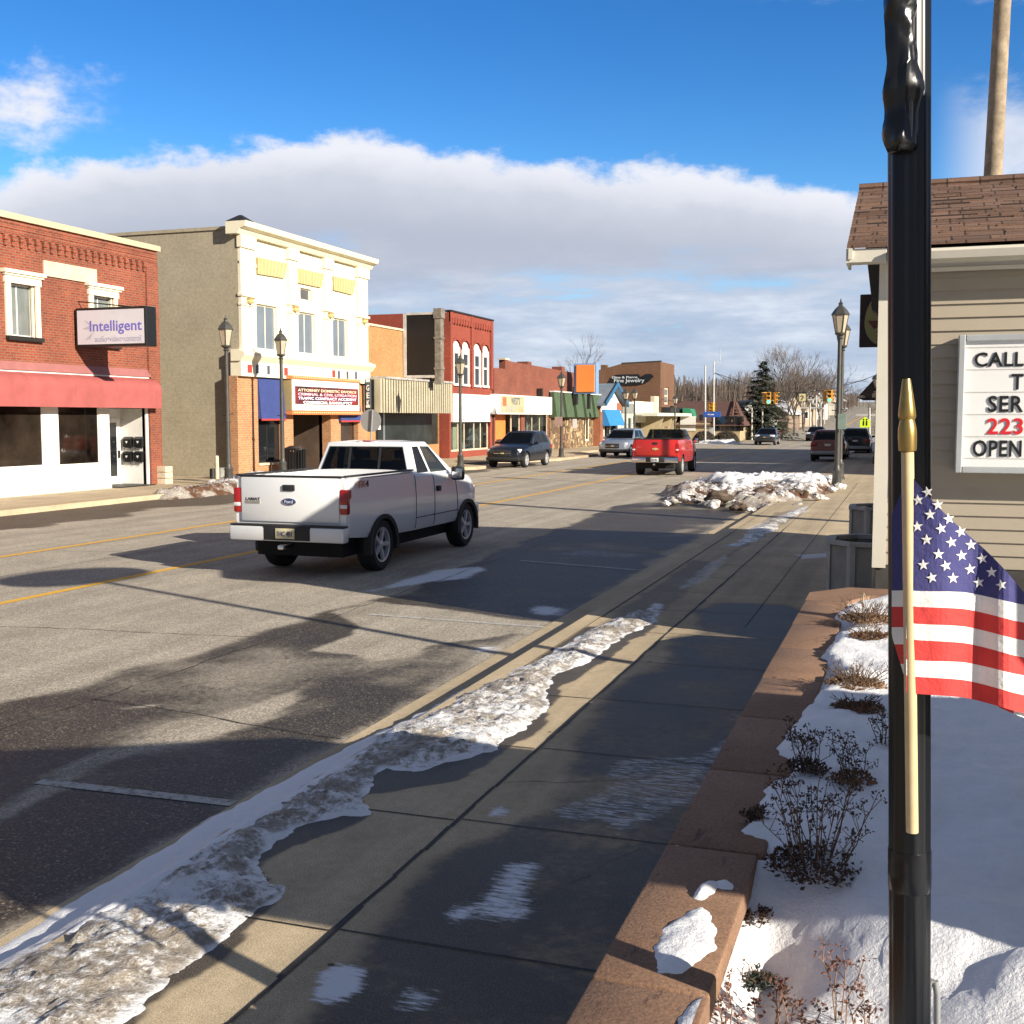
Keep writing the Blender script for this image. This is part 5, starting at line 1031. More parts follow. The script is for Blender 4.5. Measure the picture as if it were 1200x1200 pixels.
# ------------------------------------------------------------------ snow
def snow_mat(name, dirt=0., ice=0., brown=(.20, .15, .10), core=False, zclean=0.):
    m = bpy.data.materials.new(name); nt, N, L, b = nodes_of(m); oc = obj_coord(nt)
    n1 = noise_node(nt, oc, 3.2, 8, .7); n2 = noise_node(nt, oc, 22, 6, .75); n3 = noise_node(nt, oc, 60, 3, .6)
    clean = ramp(nt, n2, [(.3, (.80, .81, .83)), (.7, (.88, .88, .89))])
    grey = ramp(nt, n2, [(.3, (.09, .075, .06)), (.44, (.30, .262, .22)), (.56, (.42, .38, .335)), (.66, (.62, .60, .57))])
    if dirt:
        x = math_node(nt, 'MULTIPLY_ADD', n2, .7, n1)
        if zclean: sz = N.new('ShaderNodeSeparateXYZ'); L.new(oc, sz.inputs[0]); x = math_node(nt, 'MULTIPLY_ADD', sz.outputs[2], zclean, math_node(nt, 'SUBTRACT', x, zclean*.22))
        f = math_node(nt, 'SUBTRACT', 1., smooth(nt, x, .60+dirt*.22, .80+dirt*.22))
        if core: f = math_node(nt, 'MULTIPLY', f, smooth(nt, attr(nt, 'core'), .0, .32))
        c = mixc(nt, f, clean, grey)
        br = noise_node(nt, oc, 1.7, 5, .6); c = mixc(nt, math_node(nt, 'MULTIPLY', math_node(nt, 'MULTIPLY', smooth(nt, br, .45, .6), dirt*.85), f), c, brown)
        L.new(c, b.inputs['Base Color'])
    else: L.new(clean, b.inputs['Base Color'])
    b.inputs['Roughness'].default_value = .75-ice*.4; b.inputs['Specular IOR Level'].default_value = .3+ice*.3
    L.new(bump(nt, math_node(nt, 'ADD', math_node(nt, 'MULTIPLY', n2, 1.), math_node(nt, 'MULTIPLY', n3, .5)), .5 if not dirt else .85, .02), b.inputs['Normal'])
    return m
M_SNOW = snow_mat('clean snow'); M_DIRTY = snow_mat('ploughed dirty snow', .80, .45, (.30, .25, .19), core=True); M_PILE = snow_mat('muddy ploughed snow', 1.45, .1, (.12, .058, .03), zclean=1.0)
# ridge along the kerb, thick near the camera, thinning out
ridge = poly_ground([(-60,1290),(20,1290),(120,1215),(180,1165),(262,1100),(326,1052),(330,1040),(300,1015),(318,990),(352,968),(400,955),(437,956),(425,935),(450,900),(497,905),(520,893),(560,884),(583,878),(600,862),(632,842),(645,826),(640,808),(655,790),(690,775),(735,745),(772,727),(765,712),(735,720),(700,735),(668,752),(640,770),(600,785),(560,805),(520,828),(450,858),(420,880),(376,906),(281,965),(227,996),(159,1042),(41,1112),(0,1134),(-90,1176)], SW)
xs = np.arange(-3.42, -2.15, .026); ys = np.arange(2.2, 13., .034)
def ridge_z(P):
    d = sdist(P, ridge); n1 = nz(P, 3.5, 2., 5); n2 = nz(P, 11., 6., 4); n3 = nz(P, 28., 1., 3); d = d+n1*.05+n2*.025
    h = np.minimum(np.maximum(d, -.1), .20)*(.19-.006*np.clip(P[:,1]-3, 0, 9)); h = h+np.where(d > 0, np.clip(d*7, 0, 1)*(n2*.016+n3*.014+np.maximum(n1, 0)*.022+np.abs(nz(P, 22., 12., 4))*.020), 0)
    return SW+np.where(d < 0, d*.35, h)
me, P = grid_mesh(xs, ys, ridge_z); set_attr(me, 'core', np.clip((sdist(P, ridge)+nz(P, 5., 3., 4)*.05)/.16, 0, 1)); add_mesh('snow_ridge', me, M_DIRTY, kind='stuff', label='dirty frozen snow ridge along the kerb')
gut = poly_ground([(-80,1165),(0,1109),(150,1018),(277,945),(350,905),(440,858),(465,852),(470,862),(440,895),(330,975),(230,1045),(90,1125),(30,1160),(-60,1220)], 0)
xs = np.arange(-3.9, -2.98, .03); ys = np.arange(2.2, 8.6, .04)
def gut_z(P):
    d = sdist(P, gut); n1 = nz(P, 2.5, 8., 4); n2 = nz(P, 14., 4., 3); d = d+n1*.05; return np.where(d < 0, .004+d*.35, .004+np.minimum(d, .05)*.2+np.minimum(d, .3)*.10+n2*.004*np.clip(d*10, 0, 1))+(SW+.012)*sstep(P[:,0], -3.46, -3.27)*(d > -.1)
me, P = grid_mesh(xs, ys, gut_z); add_mesh('gutter_snow', me, M_SNOW, kind='stuff', label='smooth snow drifted in the gutter')
# icy strip further along the sidewalk
ice = poly_ground([(868,632),(885,618),(930,598),(948,592),(940,602),(915,612),(893,630),(870,640),(845,640)], SW)
xs = np.arange(-3.2, -1.9, .05); ys = np.arange(16, 29, .1)
def ice_z(P): d = sdist(P, ice)+nz(P, 2.2, 4., 5)*.16; return np.where(d < 0, SW+d*.2, SW+np.minimum(d, .3)*.14+nz(P, 6, 2, 3)*.015*np.clip(d*6, 0, 1))
me, P = grid_mesh(xs, ys, ice_z); set_attr(me, 'core', np.full(len(P), .6)); add_mesh('snow_ridge', me, M_DIRTY, kind='stuff', label='thin broken ice along the kerb further on')
# ploughed heap on the bulb-out
def heap(name, poly, xs, ys, hfun, m, label, base=0., cat='snow pile'):
    pg = np.array(poly)
    def zf(P):
        d = sdist(P, pg); n1 = nz(P, .9, 3., 5); n2 = nz(P, 3., 7., 4); n3 = nz(P, 8, 1, 3); d = d+n1*.25+n2*.1
        h = hfun(P, np.maximum(d, 0)); return base+np.where(d < 0, d*.6, h*(1+.5*n1)+np.clip(d*3, 0, 1)*(np.abs(n2)*.15+n3*.05))
    me, P = grid_mesh(xs, ys, zf); me.materials.append(m); me.polygons.foreach_set('use_smooth', [True]*len(me.polygons))
    c = pg.mean(0); me.transform(Matrix.Translation((-c[0], -c[1], 0))); o = bpy.data.objects.new(name, me); COL.objects.link(o); o.location = (c[0], c[1], 0); return tag(o, label, cat)
def ph(P, d):
    g = np.exp(-((P[:,0]+4.5)/1.5)**2-((P[:,1]-35.6)/2.6)**2)*.27+np.exp(-((P[:,0]+2.6)/.9)**2-((P[:,1]-37.3)/2.2)**2)*.10; return np.minimum(d, .6)*.40+g*np.clip(d*1.6, 0, 1)
pile = heap('snow_pile', [(-6.5,31.6),(-4.4,29.6),(-3.3,29.3),(-2.5,31.),(-2.0,34.),(-1.7,38.),(-1.9,41.),(-4.5,41.5),(-6.4,40.),(-7.0,35.)], np.arange(-7.4, -1.2, .07), np.arange(28.6, 42.4, .09), ph, M_PILE, 'heap of ploughed snow mixed with brown mud on the right kerb extension')
def chunk(seed, s, m, flat=.5):
    r2 = random.Random(seed); bm = bmesh.new(); bmesh.ops.create_icosphere(bm, subdivisions=3, radius=s)
    for v in bm.verts:
        q = noise.fractal(v.co*(1.6/s)+Vector((seed*3.1, 0, 0)), 1, 2, 4); v.co *= 1+.42*q+.10*noise.fractal(v.co*(7/s), 1, 2, 3); v.co.z *= flat
    mb = MB(); mb.frombm(bm); return mb
M_CHB = mat('frozen mud clod', (.10, .07, .05), .85, .5, 6., bmp=.5); M_CHG = snow_mat('grey ice clod', .75, .1)
spots = [(800,580,.34,1),(812,583,.28,1),(790,586,.26,0),(824,584,.36,1),(842,578,.44,1),(856,588,.30,1),(872,580,.34,0),(835,590,.26,1),(905,580,.34,0),(920,576,.30,1),(888,574,.36,1),(780,589,.16,0),(868,593,.22,1),(850,570,.4,0),(946,572,.3,0),(806,573,.3,0),(838,567,.42,1),(812,572,.30,1),(870,570,.36,1),(905,569,.30,0),(930,573,.28,1),(862,584,.26,1),(885,583,.30,0),(800,578,.24,1),(792,582,.2,0),(845,586,.2,1),(915,584,.26,0),(940,582,.24,1),(958,577,.22,0),(975,569,.2,0),(895,556,.3,0),(928,558,.26,0),(955,560,.26,0),(948,552,.22,0),(860,594,.16,1),(826,562,.22,1),(966,585,.18,0),(902,592,.17,1),(880,596,.15,0),(785,586,.14,1),(934,592,.17,0),(815,586,.16,0)]
for i, (u, v, s, k) in enumerate(spots):
    p = onZ(u, v, .35 if v < 580 else .12); o = chunk(i, s*.8, None).build('frozen_clod', M_CHB if k and i % 2 == 0 else M_CHG, local=True, sm=50); o.location = (p.x, p.y, .24 if v < 580 else .10); o.rotation_euler = (rnd.uniform(-.3,.3), rnd.uniform(-.3,.3), rnd.uniform(0,6))
    tag(o, 'frozen lump of ploughed snow and mud lying on the big roadside heap', 'ice chunk', 'frozen lumps on the snow heap')
o = chunk(77, .2, None).build('frozen_clod', M_CHG, local=True, sm=50); o.location = (-1.95, 36.3, .22); tag(o, 'pale lump of snow resting against the foot of the right lamp posts', 'ice chunk')
heap('snow_pile', [(-20.6,27.5),(-19.6,27.2),(-19.3,30),(-19.2,35.),(-20.6,35.4),(-21.,31)], np.arange(-21.4, -18.9, .08), np.arange(26.8, 36, .1), lambda P, d: np.minimum(d, .5)*.42, M_PILE, 'low crust of dirty snow along the far left kerb', .02)
heap('snow_pile', [(-22.2,33.),(-21,32.6),(-20.4,35.5),(-20.8,38),(-22.3,37)], np.arange(-22.8, -20, .1), np.arange(32, 39, .1), lambda P, d: np.minimum(d, .4)*.35, snow_mat('grey leftover snow', .55, .1), 'small heap of leftover snow around the foot of left lamp post', SW)
for i, (x, y, sx, sy, h) in enumerate(((-16.4, 104, 2.4, 1.2, .28), (-21.5, 101, 3, 1.2, .3), (-19, 117, 2, 1.4, .3), (-2.2, 84, 1.6, 5, .5), (-2., 104, 2, 6, .6), (-2.3, 130, 1.5, 14, .5))):
    heap('snow_pile', [(x-sx,y),(x-sx*.6,y-sy),(x+sx*.6,y-sy),(x+sx,y),(x+sx*.5,y+sy),(x-sx*.5,y+sy)], np.arange(x-sx-.6, x+sx+.6, .25), np.arange(y-sy-.6, y+sy+.6, .25), lambda P, d, h=h: np.minimum(d, 1)*h, snow_mat('far snow %d' % i, .3, 0), 'low ploughed snow bank '+['by the traffic signal poles', 'on the corner of the cross street', 'before the stone church hall', 'on the shaded right kerb', 'at the right corner past the crossing', 'far along the right verge'][i])

# ------------------------------------------------------------------ planter
def block_mat():
    m = bpy.data.materials.new('split face cap block'); nt, N, L, b = nodes_of(m); oc = obj_coord(nt); n = noise_node(nt, oc, 2.6, 8, .7); n2 = noise_node(nt, oc, 90, 3, .7)
    mp = N.new('ShaderNodeMapping'); mp.inputs['Scale'].default_value = (9, 2.2, 1); L.new(oc, mp.inputs[0]); n3 = noise_node(nt, mp.outputs[0], 2., 6, .75)
    c = ramp(nt, n, [(.3, (.195, .108, .066)), (.7, (.275, .162, .10))]); c = mixc(nt, 1., c, ramp(nt, n2, [(.3, (.7,)*3), (.7, (1.3,)*3)]), 'MULTIPLY')
    c = mixc(nt, smooth(nt, n3, .60, .68), c, (.12, .065, .045)); L.new(c, b.inputs['Base Color']); b.inputs['Roughness'].default_value = .85; L.new(bump(nt, n2, .4, .006), b.inputs['Normal']); return m
M_BLOCK = block_mat(); CAPZ = .77; M_BLOCKW = mat('split face wall block', (.27, .15, .095), .9, .25, 3., bmp=.7)
pw = empty('planter_wall', (-.6, 6, 0), label='low retaining wall of tan split face blocks edging the snowy planter', cat='planter wall')
mb = MB(); mb.box(-.735,-.50,1.2,9.9,.05,CAPZ-.09)
mb.build('wall', M_BLOCKW, pw)
y = 1.1; k = 0; joints = [1.1, 2.02, 2.92, 3.35, 4.0]
ends = [2.02, 2.92, 3.98]
for a, b in ((1.1, 2.02), (2.03, 2.93), (2.94, 3.98)): MB().rbox(-.785, -.46, a, b, CAPZ-.09, CAPZ, .012).build('cap_block', M_BLOCK, pw, sm=30)
y = 3.99
while y < 9.7:
    MB().rbox(-.785-.003*(k % 2), -.44, y, min(y+.93, 9.85), CAPZ-.09, CAPZ, .012).build('cap_block', M_BLOCK, pw, sm=30); y += .94; k += 1
mb = MB(); mb.prism([(-.785,9.86),(-.46,9.86),(-.28,10.25),(.3,10.3),(.3,10.72),(-.47,10.72),(-.785,10.3)], 'z', CAPZ-.09, CAPZ); mb.build('cap_block', M_BLOCK, pw)
# snow filling the bed: laps over the cap beyond the corner block, lower beside it
bl = np.array([(-.5,1.0),(-.47,3.0),(-.45,3.9),(-.47,4.08),(-.60,4.12),(-.585,4.4),(-.555,4.75),(-.50,5.1),(-.56,5.4),(-.52,6.0),(-.45,6.6),(-.40,7.0),(-.53,7.5),(-.50,8.2),(-.42,8.6),(-.55,9.0),(-.52,9.5),(-.40,9.8),(-.2,10.0),(.4,10.1),(4.5,10.1),(4.5,1.0)])
xs = np.concatenate([np.arange(-.75, .6, .03), np.arange(.6, 4.6, .1)]); ys = np.arange(1.0, 10.3, .045)
def bed_z(P):
    n1 = nz(P, .8, 4., 4); n2 = nz(P, 3.2, 9., 5); n3 = nz(P, 16., 2., 4)
    d = sdist(P, bl)+n2*.045+n3*.02
    sh_ = sstep(P[:,0], -.45, .12); step = sstep(P[:,1]+sh_*.42, 3.55, 4.15); step = np.maximum(step, sstep(P[:,0], -.1, .5)*.8)
    base = .60+step*.215; e = np.clip(d/.10, 0, 1); e = e*e*(3-2*e)
    drift = .035*np.exp(-((P[:,1]-3.35-.25*P[:,0])/.22)**2)*np.clip((P[:,0]+.35)*4, 0, 1)-.05*np.exp(-((P[:,1]-3.0-.3*P[:,0])/.18)**2)
    hole = -.10*np.exp(-((P[:,0]+.36)/.10)**2-((P[:,1]-3.42)/.22)**2)
    z = base+n1*.05+n2*.024+n3*.010+drift+hole
    e = np.where(P[:,1] < 3.97, 1., e); low = CAPZ-.03
    return low+(z-low)*e
me, P = grid_mesh(xs, ys, bed_z); add_mesh('snow_cover', me, M_SNOW, kind='structure')
mb = MB(); mb.box(-.45,4.5,1.0,10.85,-.05,.50); structure('planter_soil', mb, mat('dark wet soil', (.04, .028, .02), .95, .4, 6.))
def trim_low(me, z):
    bm = bmesh.new(); bm.from_mesh(me); bmesh.ops.delete(bm, geom=[v for v in bm.verts if v.co.z < z], context='VERTS'); bm.to_mesh(me); bm.free()
def snow_patch(px, z, name, label, hh=.02):
    pg = poly_ground(px, z); lo = pg.min(0)-.06; hi = pg.max(0)+.06; hi[0] = min(hi[0], -.468)
    def zf(P): d = sdist(P, pg)+nz(P, 13, 3, 4)*.016; n = nz(P, 20, 5, 3); return np.where(d < 0, z+d*.5, z+hh*(1-np.exp(-np.maximum(d, 0)/.018))+n*.003*np.clip(d*40, 0, 1))
    me, P = grid_mesh(np.arange(lo[0], hi[0], .008), np.arange(lo[1], hi[1], .010), zf); add_mesh(name, me, M_SNOW, label=label, cat='snow patch')
snow_patch([(770,1140),(768,1118),(779,1088),(806,1070),(824,1060),(833,1078),(842,1098),(836,1112),(815,1130),(800,1143)], CAPZ, 'snow_patch', 'large leaf shaped patch of snow on the nearest cap block', .013)
snow_patch([(813,1052),(816,1044),(828,1038),(838,1036),(836,1046),(822,1056)], CAPZ, 'snow_patch', 'small white snow lump on the corner cap block', .03)
snow_patch([(840,1034),(850,1028),(861,1036),(858,1043),(846,1042)], CAPZ, 'snow_patch', 'tiny icy snow lump at the inner edge of corner cap block', .015)
snow_patch([(790,1195),(830,1165),(850,1170),(870,1200),(860,1240),(780,1240)], CAPZ-.005, 'snow_patch', 'snow spilling over the cap at the bottom edge', .02)

# ------------------------------------------------------------------ dried plants
M_STEM = mat('dry stem', (.12, .075, .045), .9, .3, 8); M_SEED = mat('dried seed head', (.075, .044, .03), .95, .4, 12); M_LEAFB = mat('dry brown leaves', (.20, .095, .045), .9, .4, 9); M_LEAFT = mat('tan dried leaves', (.27, .16, .09), .9, .35, 9); M_SEDUM = mat('dark evergreen leaves', (.018, .028, .022), .6, .4, 10); M_TWIG = mat('pale straw', (.42, .34, .2), .8, .1)
def leaf(m, p, d, L_, w, r2):
    d = d.normalized(); s = d.cross(Vector((r2.uniform(-1,1), r2.uniform(-1,1), 1))).normalized()*w; u = d.cross(s).normalized()*w*.5
    m.quad(p, p+d*L_*.5+s+u, p+d*L_, p+d*L_*.5-s+u)
def perennial(name, c, z0, spread, height, nst, seed, label, heads=True, leaves=60, lm=None, sm_=None, headm=None, fork=True, ls=.62):
    r2 = random.Random(seed); root = empty(name, (c[0], c[1], z0), label=label, cat='plant'); ms = MB(); mh = MB(); ml = MB()
    for i in range(nst):
        a = r2.uniform(0, 2*PI); rr = spread*r2.uniform(.1, 1)**.7; h = height*r2.uniform(.45, 1.); lean = Vector((math.cos(a), math.sin(a), 0))*rr
        p0 = Vector((c[0], c[1], z0-.04))+lean*.25; p3 = Vector((c[0], c[1], z0))+lean+Vector((0,0,h)); p1 = p0.lerp(p3, .4)+Vector((r2.uniform(-.02,.02), r2.uniform(-.02,.02), .02)); p2 = p0.lerp(p3, .75)+Vector((r2.uniform(-.015,.015), 0, .01))
        ms.tube([p0, p1, p2, p3], [.0021, .0019, .0015, .0011], 4)
        tips = [p3]
        if fork:
            for k in range(r2.randint(1, 4)):
                b = p1.lerp(p2, r2.random()) if r2.random() < .4 else p2; t = b+Vector((r2.uniform(-1,1)*.05, r2.uniform(-1,1)*.05, r2.uniform(.02,.08)))*(height/.4); ms.tube([b, t], [.0014, .0009], 4); tips.append(t)
        if heads:
            for t in tips:
                for k in range(8): q = t+Vector((r2.gauss(0,.009), r2.gauss(0,.009), r2.gauss(0,.005))); ms.cur = 1; leaf(ms, q, Vector((r2.uniform(-1,1), r2.uniform(-1,1), r2.uniform(-.1,.9))), r2.uniform(.008,.018), r2.uniform(.003,.006), r2); ms.cur = 0
        for k in range(r2.randint(1, 4)):
            q = p0.lerp(p3, r2.uniform(.3, .95)); ms.cur = 1; leaf(ms if heads else ml, q, Vector((r2.uniform(-1,1), r2.uniform(-1,1), r2.uniform(-.6,.5))), r2.uniform(.012,.028), r2.uniform(.003,.006), r2); ms.cur = 0
    for i in range(leaves):
        a = r2.uniform(0, 2*PI); rr = spread*.75*math.sqrt(r2.random()); q = Vector((c[0]+rr*math.cos(a), c[1]+rr*math.sin(a), z0+r2.uniform(-.01, .10)*(1-rr/spread)*(height/.4)+.005))
        leaf(ml, q, Vector((r2.uniform(-1,1), r2.uniform(-1,1), r2.uniform(-.3,.8))), r2.uniform(.02,.045)*ls, r2.uniform(.006,.013)*ls, r2)
    ms.build('stems', [sm_ or M_STEM, headm or M_SEED], root, recalc=False)
    if ml.v: ml.build('leaves', lm or M_LEAFB, root, recalc=False)
    return root
def bz(x, y): return float(bed_z(np.array([[x, y]]))[0])
def pl(u, v): p = onZ(u, v, .81); return (p.x, p.y)
def put(name, u, v, *a, **k): c = pl(u, v); return perennial(name, c, bz(*c), *a, **k)
put('dried_perennial', 955, 1004, .22, .36, 26, 1, 'large dried perennial clump with dark seed heads, nearest in shadowed snow', leaves=900, lm=M_SEED)
put('dried_perennial', 945, 905, .12, .22, 14, 2, 'dried dark perennial just behind the large clump', leaves=320, lm=M_SEED)
put('dried_perennial', 1000, 920, .12, .20, 11, 3, 'dried perennial beside the lamp pole with some brown leaves', leaves=320)
put('dried_perennial', 1035, 880, .06, .18, 8, 13, 'thin upright dried stalks close against the lamp pole', leaves=20, lm=M_SEED)
put('low_shrub', 1002, 805, .22, .13, 70, 4, 'rounded low brown shrub halfway along the planter', heads=False, leaves=1100, lm=M_LEAFT, fork=True)
put('low_shrub', 1005, 832, .17, .07, 40, 5, 'flat rusty brown clump just in front of the halfway shrub', heads=False, leaves=700, lm=M_LEAFB)
put('low_shrub', 1018, 728, .28, .16, 80, 6, 'brown shrub dusted with snow at the far end of planter', heads=False, leaves=1300, lm=M_LEAFT)
put('low_shrub', 1022, 748, .20, .08, 50, 7, 'darker leafy clump in front of the far planter shrub', heads=False, leaves=700, lm=M_LEAFB)
put('sedum_clump', 884, 1052, .085, .05, 24, 8, 'dark green leafy clump tucked behind the corner cap block', heads=False, leaves=260, lm=M_SEDUM)
put('dried_sprig', 884, 955, .05, .05, 10, 9, 'small dark dried sprig lying on snow left of large clump', leaves=50, lm=M_SEED)
put('dried_sprig', 885, 1022, .05, .04, 6, 10, 'tiny sprig poking out below the large clump', leaves=16, lm=M_SEED)
for i, (u, v, h, nst) in enumerate(((815,1215,.10,12), (905,1200,.12,8), (930,1205,.10,5), (985,1215,.18,9), (955,1225,.09,7), (855,1215,.10,9), (1010,1230,.14,6))):
    p = onZ(u, v-22, .62); c = (p.x, p.y); perennial('dried_stalks', c, bz(*c), .07, h*1.25, max(3, nst//2), 20+i, 'dry pinkish brown stalks at the bottom edge, '+['leftmost by the cap block', 'third from the left', 'short tuft in the middle', 'tallest one', 'low one left of the tallest', 'second from the left', 'closest to the lamp pole'][i], leaves=3, lm=M_LEAFB, headm=mat('pinkish seed head', (.20, .095, .065), .9, .3, 12), sm_=mat('pinkish stem', (.26, .16, .11), .9, .2))
c = onY(1007, 745, 9.6); mb = MB(); mb.tube([(c.x-.02, 9.6, c.z-.1), (c.x-.0, 9.6, c.z), onY(1012, 695, 9.6), onY(1017, 703, 9.6)], .006, 5); o = mb.build('straw_stalk', M_TWIG, loc=(c.x, 9.6, c.z-.1)); tag(o, 'single bent straw coloured stalk by the wall corner', 'plant')
c = pl(985, 1095); mb = MB(); r2 = random.Random(5)
o = mb; leaf(mb, Vector((c[0], c[1], bz(*c)+.006)), Vector((1,.2,.1)), .04, .012, r2); tag(mb.build('fallen_leaf', M_LEAFB, loc=(c[0], c[1], bz(*c))), 'single fallen brown leaf on the sunlit snow', 'leaf')

# ------------------------------------------------------------------ lamp post in the foreground with the flag
M_GLOSSBLK = mat('gloss black enamel', (.006, .007, .009), .3, .15, 5., spec=.32, coat=.12)
PX, PY = .012, 2.80
lp = empty('lamp_post', (PX, PY, .45), label='glossy black fluted lamp post in the near foreground', cat='lamp post')
m = MB(); n = 48
def flute(zs):
    vs = []; fs = []
    for z, rr in zs:
        for k in range(n): a = 2*PI*k/n; q = rr*(1-.055*(.5+.5*math.cos(12*a))**2); vs.append((PX+q*math.cos(a), PY+q*math.sin(a), z))
    for i in range(len(zs)-1):
        for k in range(n): fs.append((i*n+k, i*n+(k+1) % n, (i+1)*n+(k+1) % n, (i+1)*n+k))
    m.add(vs, fs)
flute([(.4,.0485),(1.187,.0485)]); m.lathe([(.047,1.185),(.0488,1.19),(.0492,1.23),(.0488,1.25),(.0492,1.255),(.0492,1.28),(.0485,1.285)], (PX,PY,0), 32); flute([(1.28,.0485),(4.6,.0475)])
m.build('pole', M_GLOSSBLK, lp, sm=50); m = MB(); m.lathe([(.05,4.6),(.09,4.62),(.07,4.7),(.13,4.75)], (PX,PY,0), 12); m.lathe([(.11,4.76),(.2,5.2)], (PX,PY,0), 6); m.lathe([(.23,5.2),(.12,5.36),(.03,5.42),(.02,5.5),(.0,5.52)], (PX,PY,0), 12); m.build('lantern', M_GLOSSBLK, lp)
LA, LB = onY(1065.5, 0, PY), onY(1066, 1200, PY); LEAN = math.atan((LA.x-LB.x)/(LA.z-LB.z)); lx = lambda z: LB.x+(z-LB.z)*math.tan(LEAN)
lp.rotation_euler.y = LEAN
# lumpy black wrapped cable on the left of the pole
cb = empty('cable_bundle', (PX-.05, PY-.01, 3.0), label='lumpy bundle wrapped in black plastic strapped to foreground lamp post', cat='cable bundle')
za, zb_ = onY(1055, 184, PY).z, 4.2; bm = bmesh.new(); nr, ns = 90, 20; prev = None
for i in range(nr):
    z = za+(zb_-za)*i/(nr-1); ring = []
    cxx = PX-.019+.003*math.sin(z*21)+.002*math.sin(z*47); r0 = .037+.003*math.sin(z*33+1)+.002*math.sin(z*71)
    if i == 0: r0 *= .8
    for k in range(ns):
        a = 2*PI*k/ns; q = noise.fractal(Vector((math.cos(a)*1.2, math.sin(a)*1.2, z*11+math.sin(a+z*16)*.8)), 1, 2, 3); rr = r0*(1+.44*q+.07*math.sin(2*a+z*38)); ring.append(bm.verts.new((cxx+rr*math.cos(a)*.92, PY-.048+rr*math.sin(a)*.9, z)))
    if prev:
        for k in range(ns): bm.faces.new((prev[k], prev[(k+1) % ns], ring[(k+1) % ns], ring[k]))
    else: bm.faces.new(list(reversed(ring)))
    prev = ring
m = MB(); m.frombm(bm); m.build('wrap', mat('black shrink plastic', (.010, .010, .011), .24, .2, 6, spec=.5), cb, sm=80)
m = MB(); m.tube([(PX+.001, PY-.062, za+.02), (PX+.006, PY-.058, za+.3), (PX+.003, PY-.06, 4.2)], .006, 6); m.build('edge_seam', mat('taped edge', (.10, .09, .08), .3, .4, 30), cb)
cb.rotation_euler.y = LEAN; cb.location.x = lx(3.0)-.05-.012+.012; lp.location.x = lx(.45)
# grey rounded frame standing behind the pole
m = MB(); p = onZ(1093, 1215, .55); gx_, gy_ = .075, 3.0
pp = [onY(1086, 1260, gy_), onY(1087, 1160, gy_), onY(1091, 1147, gy_), onY(1096, 1150, gy_), onY(1098, 1165, gy_), onY(1098, 1260, gy_)]
m.tube(pp, .0085, 8); tag(m.build('steel_hoop', M_GREY, loc=pp[0], sm=50), 'small grey steel hoop poking from snow right of the foreground post', 'hoop')
# flag on its stick
FY = 2.62; fp = lambda u, v, dy=0.: onY(u, v, FY+dy)
fl = empty('flag', fp(1069, 975), label='small United States flag on wooden stick fixed to the foreground lamp post', cat='flag')
M_WOOD = mat('pale wooden stick', (.62, .47, .26), .55, .12, 6); M_BRASS = mat('brass painted wood', (.36, .25, .085), .35, .15, 20, metal=.75)
a, b = fp(1069, 975), fp(1063.5, 530); r0 = .0132
MB().tube([a, a.lerp(b, .5), b], [r0, r0, r0], 16).build('stick', M_WOOD, fl, sm=50)
ax = (b-a).normalized(); tipv = fp(1062.5, 444); Lf = (tipv-b).length
prof = [(.0125,0),(.0185,.02),(.0195,.10),(.0200,.22),(.0195,.32),(.0170,.40),(.0155,.44),(.0178,.465),(.0190,.50),(.0175,.60),(.0135,.80),(.0095,.97),(.0085,1.),(.0,1.0)]
MB().tube([b+ax*(t*Lf) for r, t in prof], [r*.98 for r, t in prof], 18).build('finial', M_BRASS, fl, sm=40)
def cloth(name, c):
    m = mat(name, c, .8, .07, 14, bmp=.5, bscale=34); m.node_tree.nodes['Principled BSDF'].inputs['Subsurface Weight'].default_value = 0; return m
M_FB = cloth('flag blue', (.045, .045, .17)); M_FR = cloth('flag red', (.60, .045, .04)); M_FWH = cloth('flag white', (.80, .78, .74))
edges = {1074: [692.5,711,731,750,774,793,813], 1200: [707,728,749,769,790,813,834]}
def ev(u, i):   # stripe boundary i at image column u, in the cloth's own plane
    t = (u-1074)/126.; w = 3.2*math.sin(t*3.1+.6)*math.sin(min(max(t, -.2), 1.6)*2.0); base = edges[1074][i]+(edges[1200][i]-edges[1074][i])*t
    return base+w*(-1 if i < 9 else 1)-3.*max(0, .9-abs(t-.45)*2)
def depth(u, v): t = (u-1062)/126.; return .012*math.sin(t*6.0+v*.006)+.05*t*t+.018*math.sin(t*11+1)*t
U = [1062+i*6 for i in range(0, 46)]; m = MB()
def patchq(u0, u1, v00, v01, v10, v11, col, dy=0.):
    m.cur = col; m.quad(fp(u0, v00, depth(u0, v00)+dy), fp(u1, v10, depth(u1, v10)+dy), fp(u1, v11, depth(u1, v11)+dy), fp(u0, v01, depth(u0, v01)+dy))
top_v = lambda u: 555+(u-1066)*1.045+4*math.sin((u-1066)/22.)
for u0, u1 in zip(U[:-1], U[1:]):
    t0, t1 = top_v(u0), top_v(u1); c0, c1 = ev(u0, 0), ev(u1, 0)
    nrow = 8
    if t0 < c0-1:
        for k in range(nrow): patchq(u0, u1, t0+(c0-t0)*k/nrow, t0+(c0-t0)*(k+1)/nrow, min(t1, c1)+(c1-min(t1, c1))*k/nrow, min(t1, c1)+(c1-min(t1, c1))*(k+1)/nrow, 0)
    for i in range(6):
        x0, x1, y0_, y1_ = ev(u0, i), ev(u0, i+1), ev(u1, i), ev(u1, i+1); x0, x1, y0_, y1_ = max(x0, t0), max(x1, t0), max(y0_, t1), max(y1_, t1)
        if x1 <= x0 and y1_ <= y0_: continue
        patchq(u0, u1, x0, x1, y0_, y1_, 2 if i % 2 == 0 else 1)
